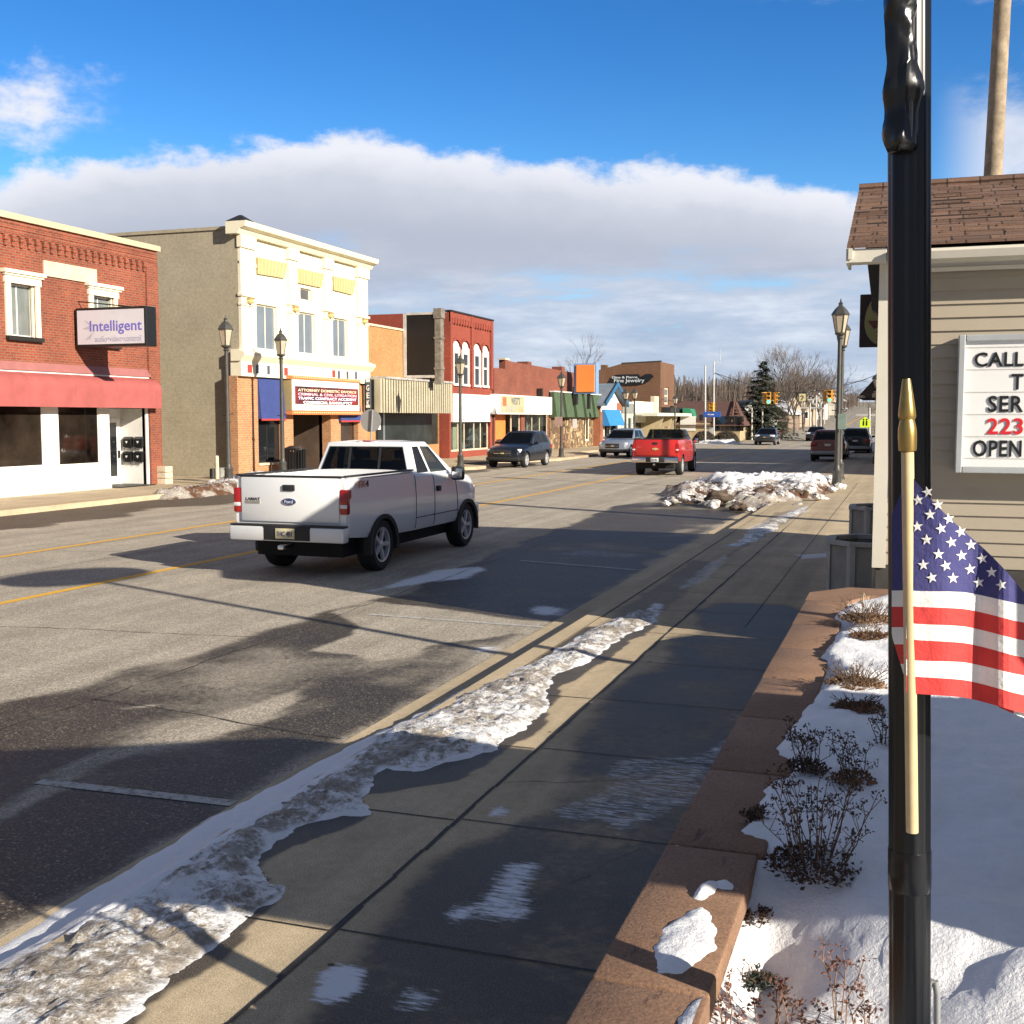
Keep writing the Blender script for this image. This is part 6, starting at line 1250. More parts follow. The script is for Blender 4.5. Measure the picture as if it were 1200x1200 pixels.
# the layer folded behind, its hem showing below
for u0, u1 in zip(U[3:-1], U[4:]):
    lo = lambda u: 800+(u-1080)*.325+2*math.sin(u/17.)
    vv = lambda u: ev(u, 4)
    if u0 < 1096: continue
    patchq(u0, u1, vv(u0), lo(u0), vv(u1), lo(u1), 1 if ((u0-1080)//18) % 2 else 2, .03)
# part left of the stick, wrapped against the pole
for (v0, v1, col) in ((560,692,0),(692,711,2),(711,735,1),(735,755,2),(755,778,1),(778,800,2)):
    for k in range(3):
        a_, b_ = v0+(v1-v0)*k/3, v0+(v1-v0)*(k+1)/3
        le = lambda v: 1045+max(0, (v-745))*.31+(max(0, 600-v)*.45)
        m.cur = col; ua, ub = le(a_), le(b_)
        if ua < 1064: m.quad(fp(ua, a_, .06), fp(1064, a_, .02), fp(1064, b_, .02), fp(min(ub, 1064), b_, .06))
def star(u, v, r, rot):
    m.cur = 2; q = []
    for k in range(10):
        a = rot+PI*k/5-PI/2; rr = r if k % 2 == 0 else r*.40; uu, vv = u+rr*math.cos(a), v+rr*math.sin(a); q.append(fp(uu, vv, depth(uu, vv)-.0018))
    c = fp(u, v, depth(u, v)-.0022)
    for k in range(10): m.quad(c, q[k], q[(k+1) % 10])
pts = [(1076,586),(1090,603),(1087,576.5),(1075,617),(1099,591.5),(1103,619.5),(1086,632.5),(1112,608),(1115,635.5),(1100,649.5),(1126,623),(1127,651),(1082,662),(1108.5,663),(1138,638.5),(1137,667),(1092,677),(1117,677.5),(1151,654.5),(1147,682.5),(1162,670.5),(1173.5,685.5)]
for i, (u, v) in enumerate(pts): star(u, v, 7.0, R(-8)+.12*math.sin(i*2.3))
fo = m.build('cloth', [M_FB, M_FR, M_FWH], fl, recalc=False)

# ------------------------------------------------------------------ building on the right
WY = 10.9
def ry(u, v, y=WY): return onY(u, v, y)
br = empty('sided_building', (-.2, WY, 0), label='tan clapboard building with brown shingle roof behind the planter', cat='building')
WX = -.28; M_SID = mat('tan vinyl siding', (.385, .33, .25), .55, .05, 1.2); M_WTRIM = mat('off white trim', (.66, .62, .52), .5, .05, 2)
z0, z1 = ry(1180, 667).z, ry(1092, 318).z; m = MB(); ex = .1165; z = z0; i = 0
while z < z1:
    t = min(z+ex, z1); m.add([(-.19,WY-.022,z),(6,WY-.022,z),(6,WY-.004,t),(-.19,WY-.004,t),(-.19,WY-.004,z),(6,WY-.004,z)], [(0,1,2,3),(0,4,5,1)]); z += ex
m.build('siding', M_SID, br)
mb = MB(); ed = 18.9; mb.quad((WX,WY,.0),(WX,ed,.0),(WX,ed,3.8),(WX,12.7,4.55),(WX,WY,3.8)); mb.quad((WX,ed,0),(6,ed,0),(6,ed,3.8),(WX,ed,3.8)); mb.quad((6,WY,0),(6,ed,0),(6,ed,3.8),(6,12.7,4.55),(6,WY,3.8)); mb.quad((WX,WY,0),(6,WY,0),(6,WY,3.8),(WX,WY,3.8)); mb.build('wall', M_SID, br)
MB().box(WX-.003,-.165,WY-.035,WY+.15,ry(1036,665).z,3.75).build('corner_board', M_WTRIM, br)
MB().box(WX+.03,6,WY-.012,WY-.001,.3,z0+.004).build('foundation', mat('dark stained base', (.06, .055, .05), .85, .3, 5), br)
ez = ry(1092, 302).z; m = MB(); m.box(-.2,6,WY-.03,WY-.005,z1,ez+.02); m.build('frieze_board', mat('grey white trim', (.50, .49, .47), .5, .05), br); m = MB(); m.box(-.19,6,WY-.045,WY-.031,z1-.01,z1+.025); m.build('frieze_trim', M_WTRIM, br)
oe = .30; EX = ry(995, 300, WY-oe).x; e1, e0 = ry(995, 292, WY-oe).z, ry(995, 308, WY-oe).z
MB().rbox(EX, WX+.06, WY-oe, WY-oe+.04, e0, e1, .004).build('fascia', M_WTRIM, br)
MB().box(EX, WX+.06, WY-oe+.041, WY-.04, e0+.01, e0+.03).build('soffit', M_WTRIM, br); MB().box(EX-.025, EX-.002, WY-oe-.005, WY+.2, e0-.002, e1+.002).build('fascia_return', M_WTRIM, br)
gz0, gz1 = ry(1092, 303, WY-.34).z, ry(1092, 291, WY-.34).z; m = MB(); m.prism([(WY-.33,gz0),(WY-.23,gz0),(WY-.23,gz1-.01),(WY-.35,gz1),(WY-.36,gz1-.025),(WY-.345,gz0+.03)], 'x', WX+.08, 6); m.build('gutter', M_WTRIM, br); MB().box(WX+.08,6,WY-.229,WY-.01,gz0-.005,gz0+.015).build('soffit', M_WTRIM, br)
# shingled roof: courses with staggered tabs
rY = 12.7; rz = ry(1008, 222, rY).z; RX0 = EX; ey = WY-oe-.02; esz = e1+.01
def shmat():
    m = bpy.data.materials.new('brown shingles'); nt, N, L, b = nodes_of(m); oc = obj_coord(nt); s = N.new('ShaderNodeSeparateXYZ'); L.new(oc, s.inputs[0]); c = N.new('ShaderNodeCombineXYZ'); L.new(s.outputs[0], c.inputs[0]); L.new(s.outputs[1], c.inputs[1])
    t = N.new('ShaderNodeTexBrick'); L.new(c.outputs[0], t.inputs['Vector']); t.inputs['Scale'].default_value = 1; t.inputs['Brick Width'].default_value = .31; t.inputs['Row Height'].default_value = .137; t.inputs['Mortar Size'].default_value = .009; t.offset = .37
    t.inputs['Color1'].default_value = (.20, .115, .078, 1); t.inputs['Color2'].default_value = (.125, .072, .05, 1); t.inputs['Mortar'].default_value = (.045, .028, .021, 1)
    n = noise_node(nt, oc, 60, 3, .7); L.new(mixc(nt, 1., t.outputs['Color'], ramp(nt, n, [(.3, (.7,)*3), (.7, (1.3,)*3)]), 'MULTIPLY'), b.inputs['Base Color']); b.inputs['Roughness'].default_value = .92; return m
M_SHING = shmat(); m = MB(); nc = 30; sl = (rz-esz)/(rY-ey); r2 = random.Random(3)
for k in range(nc):
    ya = ey+(rY-ey)*k/nc; yb = ey+(rY-ey)*(k+1)/nc; xx = RX0-.02
    while xx < 6:
        w_ = r2.choice((.14, .17, .21, .30)); th = r2.choice((.008, .014, .022)); xe = min(6, xx+w_); dy = r2.uniform(0, .022)
        za, zb2 = esz+(ya-ey)*sl, esz+(yb+.01-ey)*sl; m.add([(xx,ya+dy,za+th),(xe,ya+dy,za+th),(xe,yb+.01,zb2+.004),(xx,yb+.01,zb2+.004),(xx,ya+dy,za-.004),(xe,ya+dy,za-.004)], [(0,1,2,3),(0,4,5,1)]); xx = xe
m.quad((RX0-.02,ed+.3,3.75),(6,ed+.3,3.75),(6,rY,rz),(RX0-.02,rY,rz)); m.quad((RX0-.02,ey,esz-.005),(RX0-.02,rY,rz-.005),(6,rY,rz-.005),(6,ey,esz-.005)); m.tube([(RX0-.02,rY,rz+.01),(6,rY,rz+.01)], .05, 6)
m.build('roof', M_SHING, br, recalc=False)
m = MB(); m.hexa([(RX0-.005,ey,esz-.10),(RX0+.03,ey,esz-.10),(RX0+.03,rY,rz-.10),(RX0-.005,rY,rz-.10),(RX0-.005,ey,esz-.006),(RX0+.03,ey,esz-.006),(RX0+.03,rY,rz-.006),(RX0-.005,rY,rz-.006)]); m.build('rake_board', M_WTRIM, br)
# changeable letter board on the wall
lb = empty('letter_board', (.8, WY, 2.4), label='white changeable letter sign in grey frame on the tan siding', cat='sign')
SD = .25; sx0 = ry(1121.5, 470, WY-SD).x; sx1 = sx0+2.1; sz0, sz1 = ry(1122, 554, WY-SD).z, ry(1125, 392.5, WY-SD).z
m = MB(); f = .055; m.rbox(sx0,sx0+f,WY-SD-.01,WY-.025,sz0,sz1,.008); m.rbox(sx1-f,sx1,WY-SD-.01,WY-.025,sz0,sz1,.008); m.rbox(sx0+f,sx1-f,WY-SD-.009,WY-.025,sz1-f,sz1,.008); m.rbox(sx0+f,sx1-f,WY-SD-.009,WY-.025,sz0,sz0+f,.008); m.build('frame', mat('brushed grey frame', (.44, .46, .46), .4, .08, metal=.25), lb)
fc = MB().box(sx0+f, sx1-f, WY-SD+.025, WY-.03, sz0+f, sz1-f).build('face', mat('sign white', (.76, .76, .74), .35, .03), lb)
rows = [(1141.5,1200,412,430,'CALL',0),(1185,1200,438,456.5,'T',0),(1157,1199,463.5,483,'SER',0),(1157,1200,490,509,'223',1),(1140,1198,516,535,'OPEN',0)]
mt = MB()
for k, v in enumerate((407, 433, 459.5, 485.5, 511.5, 537)): q = ry(1140, v, WY-SD); mt.box(sx0+f+.003, sx1-f-.003, WY-SD+.0215, WY-SD+.0248, q.z-.004, q.z+.004)
mt.build('letter_track', mat('clear rail', (.58, .56, .52), .3, .1, 30), fc)
M_LB = mat('black letter', (.012, .012, .012), .4, 0); M_LR = mat('red letter', (.62, .02, .03), .4, 0)
for ua, ub, va, vb, s, c in rows:
    a = ry(ua, vb, WY-SD+.015); b = ry(ub, va, WY-SD+.015); text('lettering', s, M_LR if c else M_LB, fc, ((a.x+b.x)/2, WY-SD+.019, a.z), (1,0,0), (0,0,1), b.x-a.x, b.z-a.z, .003, .018, space=1.08 if len(s) > 1 else 1.)
# brown hanging sign with an olive oval, and the dark board beside it
hy = 14.; hx0 = ry(1007.5, 370, hy).x; hz0, hz1 = ry(1010, 407, hy).z, ry(1010, 345, hy).z
hs = empty('hanging_sign', (hx0, hy, hz0), label='dark brown hanging sign with olive oval, under the west eave', cat='sign'); bo = MB().rbox(hx0, hx0+.62, hy, hy+.06, hz0, hz1, .01).build('board', mat('dark brown sign board', (.035, .013, .013), .5, .3, 4), hs)
m = MB(); cxo = hx0+.29; czo = (hz0+hz1)/2-.03; m.prism([(cxo+.235*math.cos(2*PI*k/32), czo+(.36 if math.sin(2*PI*k/32) > 0 else .27)*math.sin(2*PI*k/32)) for k in range(32)], 'y', hy-.008, hy-.001); ov = m.build('oval', mat('olive oval', (.33, .31, .12), .5, .08), bo)
m = MB(); m.prism([(cxo-.2, czo+.03), (cxo+.2, czo+.02), (cxo+.16, czo-.04), (cxo-.05, czo-.03), (cxo-.13, czo-.07)], 'y', hy-.014, hy-.009); m.prism([(cxo-.17, czo+.2), (cxo-.11, czo+.2), (cxo-.12, czo+.27), (cxo-.15, czo+.29)], 'y', hy-.014, hy-.009); m.build('banner', mat('maroon print', (.16, .045, .03), .5, .2, 20), ov)
m = MB(); [m.box(cxo-.1, cxo+.15, hy-.013, hy-.009, czo-.11-.045*k, czo-.095-.045*k) for k in range(4)]; m.build('print_line', mat('olive brown print', (.10, .08, .035), .5, 0), ov)
dy_ = 12.6; m = MB(); dx0, dx1 = ry(1018.5, 340, dy_).x, WX-.004; m.hexa([(dx0+.03,dy_,ry(1022,362,dy_).z),(dx1,dy_,ry(1036,372,dy_).z),(dx1,dy_+.4,ry(1036,372,dy_).z),(dx0+.03,dy_+.4,ry(1022,362,dy_).z),(dx0,dy_,ry(1018,309,dy_).z),(dx1,dy_,ry(1018,309,dy_).z),(dx1,dy_+.4,ry(1018,309,dy_).z),(dx0,dy_+.4,ry(1018,309,dy_).z)]); m.build('eave_bracket', mat('dark taupe paint', (.065, .058, .045), .7, .1), br)
# two octagonal planter tubs by the entrance
M_TUB = mat('weathered grey boards', (.38, .35, .29), .85, .2, 3.); M_TUBP = mat('grey planter post', (.50, .47, .41), .8, .15, 4.)
def tub(x, y, w, h):
    t = empty('planter_tub', (x, y, SW)); oct_ = [(x-w/2, y-w*.25), (x-w*.25, y-w/2), (x+w*.25, y-w/2), (x+w/2, y-w*.25), (x+w/2, y+w*.25), (x+w*.25, y+w/2), (x-w*.25, y+w/2), (x-w/2, y+w*.25)]
    m = MB(); q = lambda k, s: (x+(oct_[k % 8][0]-x)*s, y+(oct_[k % 8][1]-y)*s)
    for k in range(8): a, b = q(k, .965), q(k+1, .965); c, d = q(k, .90), q(k+1, .90); m.hexa([(*a,SW),(*b,SW),(*d,SW),(*c,SW),(*a,h-.03),(*b,h-.03),(*d,h-.03),(*c,h-.03)])
    m.build('side_boards', M_TUB, t)
    for k in range(8): m = MB(); a = q(k, 1.0); c = q(k, .9); b = q(k-1, 1.0); e = q(k+1, 1.0); va = Vector((*a, 0)); d1 = (Vector((*b, 0))-va).normalized()*.055; d2 = (Vector((*e, 0))-va).normalized()*.055; m.prism([(va+d1)[:2], a, (va+d2)[:2], c], 'z', SW, h); m.build('corner_post', M_TUBP, t)
    m = MB()
    for k in range(8): a, b = q(k, 1.02), q(k+1, 1.02); c, d = q(k, .84), q(k+1, .84); m.hexa([(*a,h-.02),(*b,h-.02),(*d,h-.02),(*c,h-.02),(*a,h+.025),(*b,h+.025),(*d,h+.025),(*c,h+.025)])
    m.build('rim', M_TUBP, t); MB().prism([q(k, .88) for k in range(8)], 'z', h-.16, h-.1).build('soil', mat('dark planter soil', (.015, .013, .012), .95, .3, 6), t); return t
tb = tub(-.30, 13.45, 1.06, .92); tag(tb, 'nearer octagonal grey wooden planter tub at the building corner', 'planter', 'octagonal planter tubs')
t2 = copy_tree(tb); t2.location = (-.30, 18.6, SW); tag(t2, 'further octagonal grey wooden planter tub, lit behind the nearer one', 'planter', 'octagonal planter tubs')
# utility pole behind the roof
u0, u1 = onY(1163, 217, 24), onY(1175, 0, 24); up_ = empty('utility_pole', (u0.x-.35, 24, 0), label='tall weathered wooden utility pole rising behind the shingle roof', cat='utility pole')
d = (u1-u0).normalized(); base = u0-d*(u0.z/d.z); topp = base+d*12.5; MB().tube([base, base.lerp(topp, .5), topp], [.20, .17, .14], 14).build('pole', mat('weathered pole wood', (.33, .26, .18), .85, .3, 5., bmp=.4), up_, sm=60); m = MB(); m.box(topp.x-1.2, topp.x+1.2, 23.85, 24.0, topp.z-1.0, topp.z-.86); m.build('crossarm', M_WOOD, up_)

# ------------------------------------------------------------------ things beyond the right edge that shade the picture
sh_ = empty('shade_blocker', (3.4, 3.4, 0), label='unseen tan shade kiosk standing right of the planter', cat='blocker')  # unseen, added to shade road and planter; outline worked back from that shadow
m = MB(); m.prism([(2.95,.1),(4.72,.1),(4.72,2.42),(2.08,3.62),(2.08,2.4),(2.95,1.85)], 'x', 1.65, 4.6); m.build('wall', M_SID, sh_); m = MB(); m.prism([(2.0,3.68),(4.8,2.42),(4.8,2.48),(2.0,3.75)], 'x', 1.55, 4.7); m.build('roof', M_SHING, sh_)
op = empty('pole_sign', (2.5, 7.9, .5), label='tall steel pole carrying an oval sign beyond the planter', cat='sign'); MB().tube([(2.5,7.9,.4),(2.5,7.9,6.3)], .06, 10).build('pole', M_GREY, op)
m = MB(); nn = 24; dvec = Vector((.375, .927, 0)); vs = [Vector((2.5, 7.9, 6.0))+dvec*(1.1*math.cos(2*PI*k/nn))+Vector((0,0,.34*math.sin(2*PI*k/nn))) for k in range(nn)]; tv = Vector((.927,-.375,0))*.08
m.add([p+tv for p in vs]+[p-tv for p in vs], [tuple(range(nn)), tuple(range(2*nn-1, nn-1, -1))]+[(k, (k+1) % nn, nn+(k+1) % nn, nn+k) for k in range(nn)]); m.build('oval_panel', M_WHITE, op)
# further shops along the right kerb (seen edge on, throwing their shade over the road)
def side_shop(name, y0, y1, h, m_, label, x0=.9):
    b = empty(name, (x0, (y0+y1)/2, 0), label=label, cat='building'); ops = []; y = y0+.8
    while y < y1-3: ops.append((y, y+2.4, .6, 2.7)); y += 3.4
    mb = MB(); wall_x(mb, x0, y0, y1, 0, h, ops, .2, 1); mb.quad((x0,y0,0),(x0+14,y0,0),(x0+14,y0,h),(x0,y0,h)); mb.quad((x0,y1,0),(x0+14,y1,0),(x0+14,y1,h),(x0,y1,h)); mb.quad((x0+14,y0,0),(x0+14,y1,0),(x0+14,y1,h),(x0+14,y0,h)); mb.quad((x0,y0,h-.3),(x0+14,y0,h-.3),(x0+14,y1,h-.3),(x0,y1,h-.3)); mb.build('wall', m_, b)
    MB().box(x0-.1, x0+.3, y0, y1, h, h+.12).build('coping', M_STONE, b)
    for o in ops: window_x(b, x0+.1, *o, M_DARK, G_DARK, .08, .05, inward=1)
    return b
s1 = side_shop('side_shop', 45.0, 53.2, 6.3, B_RED, 'brick shop on the right side, nearest beyond the tan building')
s2 = side_shop('side_shop', 56.6, 80., 7.4, B_BROWN, 'long brown brick shop further along the right side')
aw = empty('shingled_canopy', (-1, 58, 3), label='dark shingled canopy over the right sidewalk in the distance', cat='canopy')
ca = 57.; x0, x1 = onY(1004, 460, ca).x, .9; cz0, cz1 = onY(1010, 466, ca).z, onY(1020, 438, ca).z
MB().hexa([(x0,ca,cz0),(x1,ca,cz0),(x1,ca+9,cz0),(x0,ca+9,cz0),(x0+1.0,ca,cz1),(x1,ca,cz1),(x1,ca+9,cz1),(x0+1.0,ca+9,cz1)]).build('roof', mat('grey brown shingles', (.085, .07, .055), .9, .25, 3), aw); m = MB(); [m.box(x0+1.05, x0+1.12, ca+.2+4.2*k, ca+.27+4.2*k, 0, cz0) for k in range(3)]; m.build('post', M_DARK, aw)

# ------------------------------------------------------------------ street lamps
M_LPOLE = mat('dark green bronze pole', (.055, .055, .05), .45, .25, 4.); M_LGLASS = mat('frosted lamp glass', (.44, .38, .28), .3, .1, 4., spec=.5)
def lamp_proto():
    r = empty('street_lamp', (0,0,0)); H = 4.35
    MB().lathe([(.19,0),(.19,.08),(.15,.12),(.13,.5),(.15,.54),(.10,.62),(.085,.7)], (0,0,0), 14).build('base', M_LPOLE, r, local=True, sm=35)
    MB().tube([(0,0,.68),(0,0,2.2),(0,0,H)], [.082,.07,.06], 14).build('pole', M_LPOLE, r, local=True, sm=60)
    MB().lathe([(.065,2.05),(.10,2.07),(.10,2.12),(.065,2.14)], (0,0,0), 12).build('collar', M_LPOLE, r, local=True); m = MB(); m.tube([(-.2,0,2.3),(0,0,2.26),(.2,0,2.34)], .015, 6); m.build('banner_hook', M_LPOLE, r, local=True)
    h = MB().lathe([(.06,H-.02),(.10,H),(.06,H+.06),(.15,H+.12),(.16,H+.16),(.13,H+.17)], (0,0,0), 12).build('lantern', M_LPOLE, r, local=True, sm=35)
    g = MB(); g.lathe([(.135,H+.17),(.235,H+.66)], (0,0,0), 6); g.build('glass', M_LGLASS, h, local=True); c = MB()
    for k in range(6): a = 2*PI*k/6; c.tube([(.14*math.cos(a),.14*math.sin(a),H+.17),(.24*math.cos(a),.24*math.sin(a),H+.67)], .013, 5)
    c.lathe([(.27,H+.66),(.275,H+.69),(.22,H+.78),(.13,H+.88),(.075,H+.92),(.06,H+.97),(.07,H+1.0),(.03,H+1.04),(.012,H+1.13),(0,H+1.14)], (0,0,0), 6, cap=True); c.build('cap', M_LPOLE, h, local=True); return r
proto = lamp_proto()
lamps = [(-20.75, 31.95, 1.0, 'street lamp in front of the khaki painted side wall'), (-21.75, 37.05, 1.0, 'street lamp in front of the theatre navy awning'), (-18.9, 47.6, .92, 'street lamp on the kerb extension before the arched windows'), (-18.35, 61.5, .88, 'street lamp beside the green mansard shop'),
         (-2.05, 36.55, 1.06, 'street lamp at the snow pile, nearer of the close pair'), (-2.27, 42.2, 1.05, 'street lamp right behind the nearer one at the snow pile'), (None, None, 0, '')]
def lampxy(u, vt): pass
for i, (x, y, s, lab) in enumerate(lamps[:6]):
    o = proto if i == 0 else copy_tree(proto); o.location = (x, y, SW-.02); o.scale = (1, 1, s); tag(o, lab, 'street lamp', 'street lamps along the pavement')
def lamp_at(u, vtop, D, lab, s=1.):
    p = atD(u, 490, D); o = copy_tree(proto); o.location = (p.x, p.y, 0); zt_ = atD(u, vtop, D).z; o.scale = (1, 1, zt_/5.5); tag(o, lab, 'street lamp', 'street lamps along the pavement')
lamp_at(733, 454, 78, 'street lamp left of the silver crossover, one of two by the blue gable'); lamp_at(743.5, 454, 84, 'street lamp just right of the blue awning'); lamp_at(791, 462, 100, 'street lamp in front of the dark canopy of the corner building'); lamp_at(1027.5, 434, 54, 'street lamp beside the shingled canopy at the far right'); lamp_at(655, 440, 60., 'x') if False else None
o = proto
# green street plate on the lamp pair, and small signs on lamp posts
def plate(name, u0, v0, u1, v1, y, m_, label, th=.02, cat='sign', mm=None):
    a, b = onY(u0, v1, y), onY(u1, v0, y); o = MB().rbox(a.x, b.x, y-th, y, a.z, b.z, .006).build(name, m_, loc=((a.x+b.x)/2, y, a.z)); return tag(o, label, cat)
plate('lamp_plate', 981.5, 485, 992, 503, 36.4, mat('verdigris plate', (.20, .27, .23), .6, .2, 4), 'greenish plate fixed on the nearer lamp of the pair'); plate('lamp_plate', 650, 488.5, 659, 499.5, 61.3, mat('faded pink plate', (.38, .26, .22), .6, .15, 4), 'faded pinkish plate on the lamp beside the green mansard'); plate('wall_notice', 671, 491, 676, 502, 79., M_WHITE, 'small white notice sign in front of the stone shop wall')
# round sign seen from behind
p = onZ(433, 562, 0); ys_ = 38.5; c = onY(434.5, 493, ys_); rs = empty('round_sign', (c.x-.05, ys_, 0), label='grey back of a round sign on a steel post', cat='sign'); MB().lathe([(0,ys_-.02),(.42,ys_-.02),(.42,ys_),(0,ys_)], (c.x,0,c.z), 28, 'y').build('disc', mat('bare aluminium back', (.36, .36, .35), .5, .08, 3, metal=.2), rs)
t, b_ = onY(436.5, 480, ys_-.06), onY(431, 575, ys_-.06); m = MB(); m.tube([b_, t], .03, 6); m.build('post', M_GREY, rs)
# alley clutter by the khaki wall, bin by the theatre
p = onX(193, 560, -23.2); cs = empty('block_stack', (p.x, p.y, SW), label='small stack of grey concrete blocks at the red brick corner', cat='block stack'); m = MB(); [m.rbox(p.x-.3, p.x+.18, p.y-.2, p.y+.2, SW+.2*k, SW+.2*k+.185, .015) for k in range(3)]; m.build('blocks', M_STONE, cs)
for (u, v0, v1, w_, m_, nm, lab) in ((249.5, 561, 549, .11, M_DARK, 'bollard', 'short dark leaning post by the khaki side wall'), (254.5, 561, 534, .07, M_STONE, 'marker_post', 'thin tan marker post by the khaki side wall'), (259.5, 560, 548, .26, mat('grey drum', (.25, .25, .23), .7, .2, 4), 'drum', 'grey drum behind the left lamp by the khaki wall')):
    b_ = onZ(u, v0, SW); tz = onY(u, v1, b_.y).z; tag(MB().lathe([(w_*.9,SW),(w_,SW+.03),(w_,tz-.05),(w_*.8,tz)], (b_.x,b_.y,0), 12).build(nm, m_, loc=(b_.x, b_.y, SW)), lab, nm.replace('_', ' '))
bx = onX(346, 550, FX+1.1); bn = empty('litter_bin', (bx.x, bx.y, SW), label='black slatted litter bin in front of the theatre entrance', cat='litter bin'); m = MB(); [m.box(bx.x+.34*math.cos(2*PI*k/22)-.03, bx.x+.34*math.cos(2*PI*k/22)+.03, bx.y+.5*math.sin(2*PI*k/22)-.03, bx.y+.5*math.sin(2*PI*k/22)+.03, SW, 1.15) for k in range(22)]; m.lathe([(.3,SW+.05),(.3,1.0)], (bx.x,bx.y,0), 14); m.build('body', M_BLACK, bn); MB().lathe([(.42,1.08),(.42,1.14),(.2,1.24),(0,1.25)], (bx.x,bx.y,0), 16).build('lid', M_BLACK, bn)
# ------------------------------------------------------------------ far end of the street
M_BARK = mat('bare bark', (.095, .075, .06), .9, .25, 2.); M_TWIGS = mat('bare twigs', (.105, .08, .066), .95, .2, 1.); M_BARK2 = mat('distant bark', (.125, .098, .082), .95, .2, 1.)
def grow(mb, p, d, L_, r, lev, r2, n=6, spread=.55, tw=None):
    q = p+d*L_; mid = p+d*L_*.5+Vector((r2.uniform(-1,1), r2.uniform(-1,1), 0))*L_*.05
    (mb if lev > 1 or tw is None else tw).tube([p, mid, q], [r, r*.85, r*.68], n if lev > 2 else 4 if lev > 1 else 3, cap=False)
    if lev <= 0: return
    k = r2.choice((2, 3, 3)) if lev > 1 else 3
    for i in range(k):
        a = r2.uniform(0, 2*PI); s = spread*r2.uniform(.6, 1.25); o = d.orthogonal().normalized(); o = Matrix.Rotation(a, 3, d) @ o
        dd = (d*math.cos(s)+o*math.sin(s)+Vector((0, 0, .12))).normalized(); grow(mb, p+d*L_*r2.uniform(.7, 1.), dd, L_*r2.uniform(.62, .85), r*.64, lev-1, r2, n, spread, tw)
def bare_tree(u, vbase, vtop, D, seed, label, lev=6, group=None, m1=None, m2=None, rk=1., sp=.5):
    b = atD(u, vbase, D); h = atD(u, vtop, D).z-b.z; r2 = random.Random(seed); t = empty('bare_tree', b, label=label, cat='tree', group=group); m = MB(); tw = MB()
    grow(m, b, Vector((r2.uniform(-.05,.05), 0, 1)).normalized(), h*.33, h*.010*rk, lev, r2, 6, sp, tw)
    m.build('trunk', m1 or M_BARK, t, recalc=False); tw.build('crown', m2 or M_TWIGS, t, recalc=False); return t
t1 = bare_tree(930, 520, 408, 150, 11, 'tall bare tree spreading right behind the spruce', 7, rk=1.1, sp=.42)
bare_tree(868, 520, 440, 160, 12, 'bare tree standing left of the tall spruce', 6)
bare_tree(680, 500, 407, 130, 13, 'bare treetop showing above the brick shop block', 6, sp=.5)
bare_tree(985, 505, 447, 210, 14, 'bare tree in the distance right of the traffic signals', 5)
bare_tree(1013, 515, 462, 130, 15, 'bare tree arching beside the shaded right sidewalk', 6, sp=.6)
# copies of three small bare trees make the distant wooded slope
protos = [bare_tree(0, 490, 420, 200, 30+i, 'x', 5, m1=M_BARK2, m2=M_BARK2, rk=.9) for i in range(3)]
r2 = random.Random(4); spots = []
for i in range(100):
    u = r2.uniform(775, 965); D = r2.uniform(165, 300); spots.append((u, D, r2.uniform(.8, 1.15)))
for i in range(16): spots.append((r2.uniform(990, 1042), r2.uniform(330, 620), r2.uniform(.6, 1.)))
for i in range(26): spots.append((r2.uniform(930, 985), r2.uniform(300, 560), r2.uniform(.6, 1.)))
LABT = 'leafless grey brown tree in the distant wood behind the intersection'
for i, (u, D, s) in enumerate(spots):
    o = protos[i] if i < 3 else copy_tree(protos[i % 3]); p = atD(u, 490, D); o.location = (p.x, p.y, float(ground_z(p.y))-.3); s *= 1.15*(.72 if u < 880 else .95); o.scale = (s*1.2, s*1.2, s*(1. if u < 985 else .9)); o.rotation_euler.z = r2.uniform(0, 6); tag(o, LABT, 'tree', 'bare trees of the distant wood')
# undergrowth of the wood as one mass
m = MB()
for i in range(12000):
    u = r2.uniform(770, 1060); D = r2.uniform(170, 420) if u < 965 or u > 1005 else r2.uniform(420, 640); p = atD(u, 490, D); z = float(ground_z(p.y)); h = r2.uniform(1.5, 9.) if u < 965 else r2.uniform(1., 6.)
    if abs(p.x+12) < 9 and p.y < 640: continue
    q = Vector((p.x, p.y, z)); a = r2.uniform(0, PI); dx = Vector((math.cos(a), math.sin(a)*.3, 0))*r2.uniform(.06, .26); t = Vector((r2.uniform(-1,1), r2.uniform(-1,1), h)); m.quad(q-dx, q+dx, q+t+dx*.3, q+t-dx*.3)
tag(m.build('brushwood', mat('far brushwood', (.15, .115, .092), .95, .35, .08), recalc=False), 'mass of grey brown brush under the distant trees', kind='stuff')
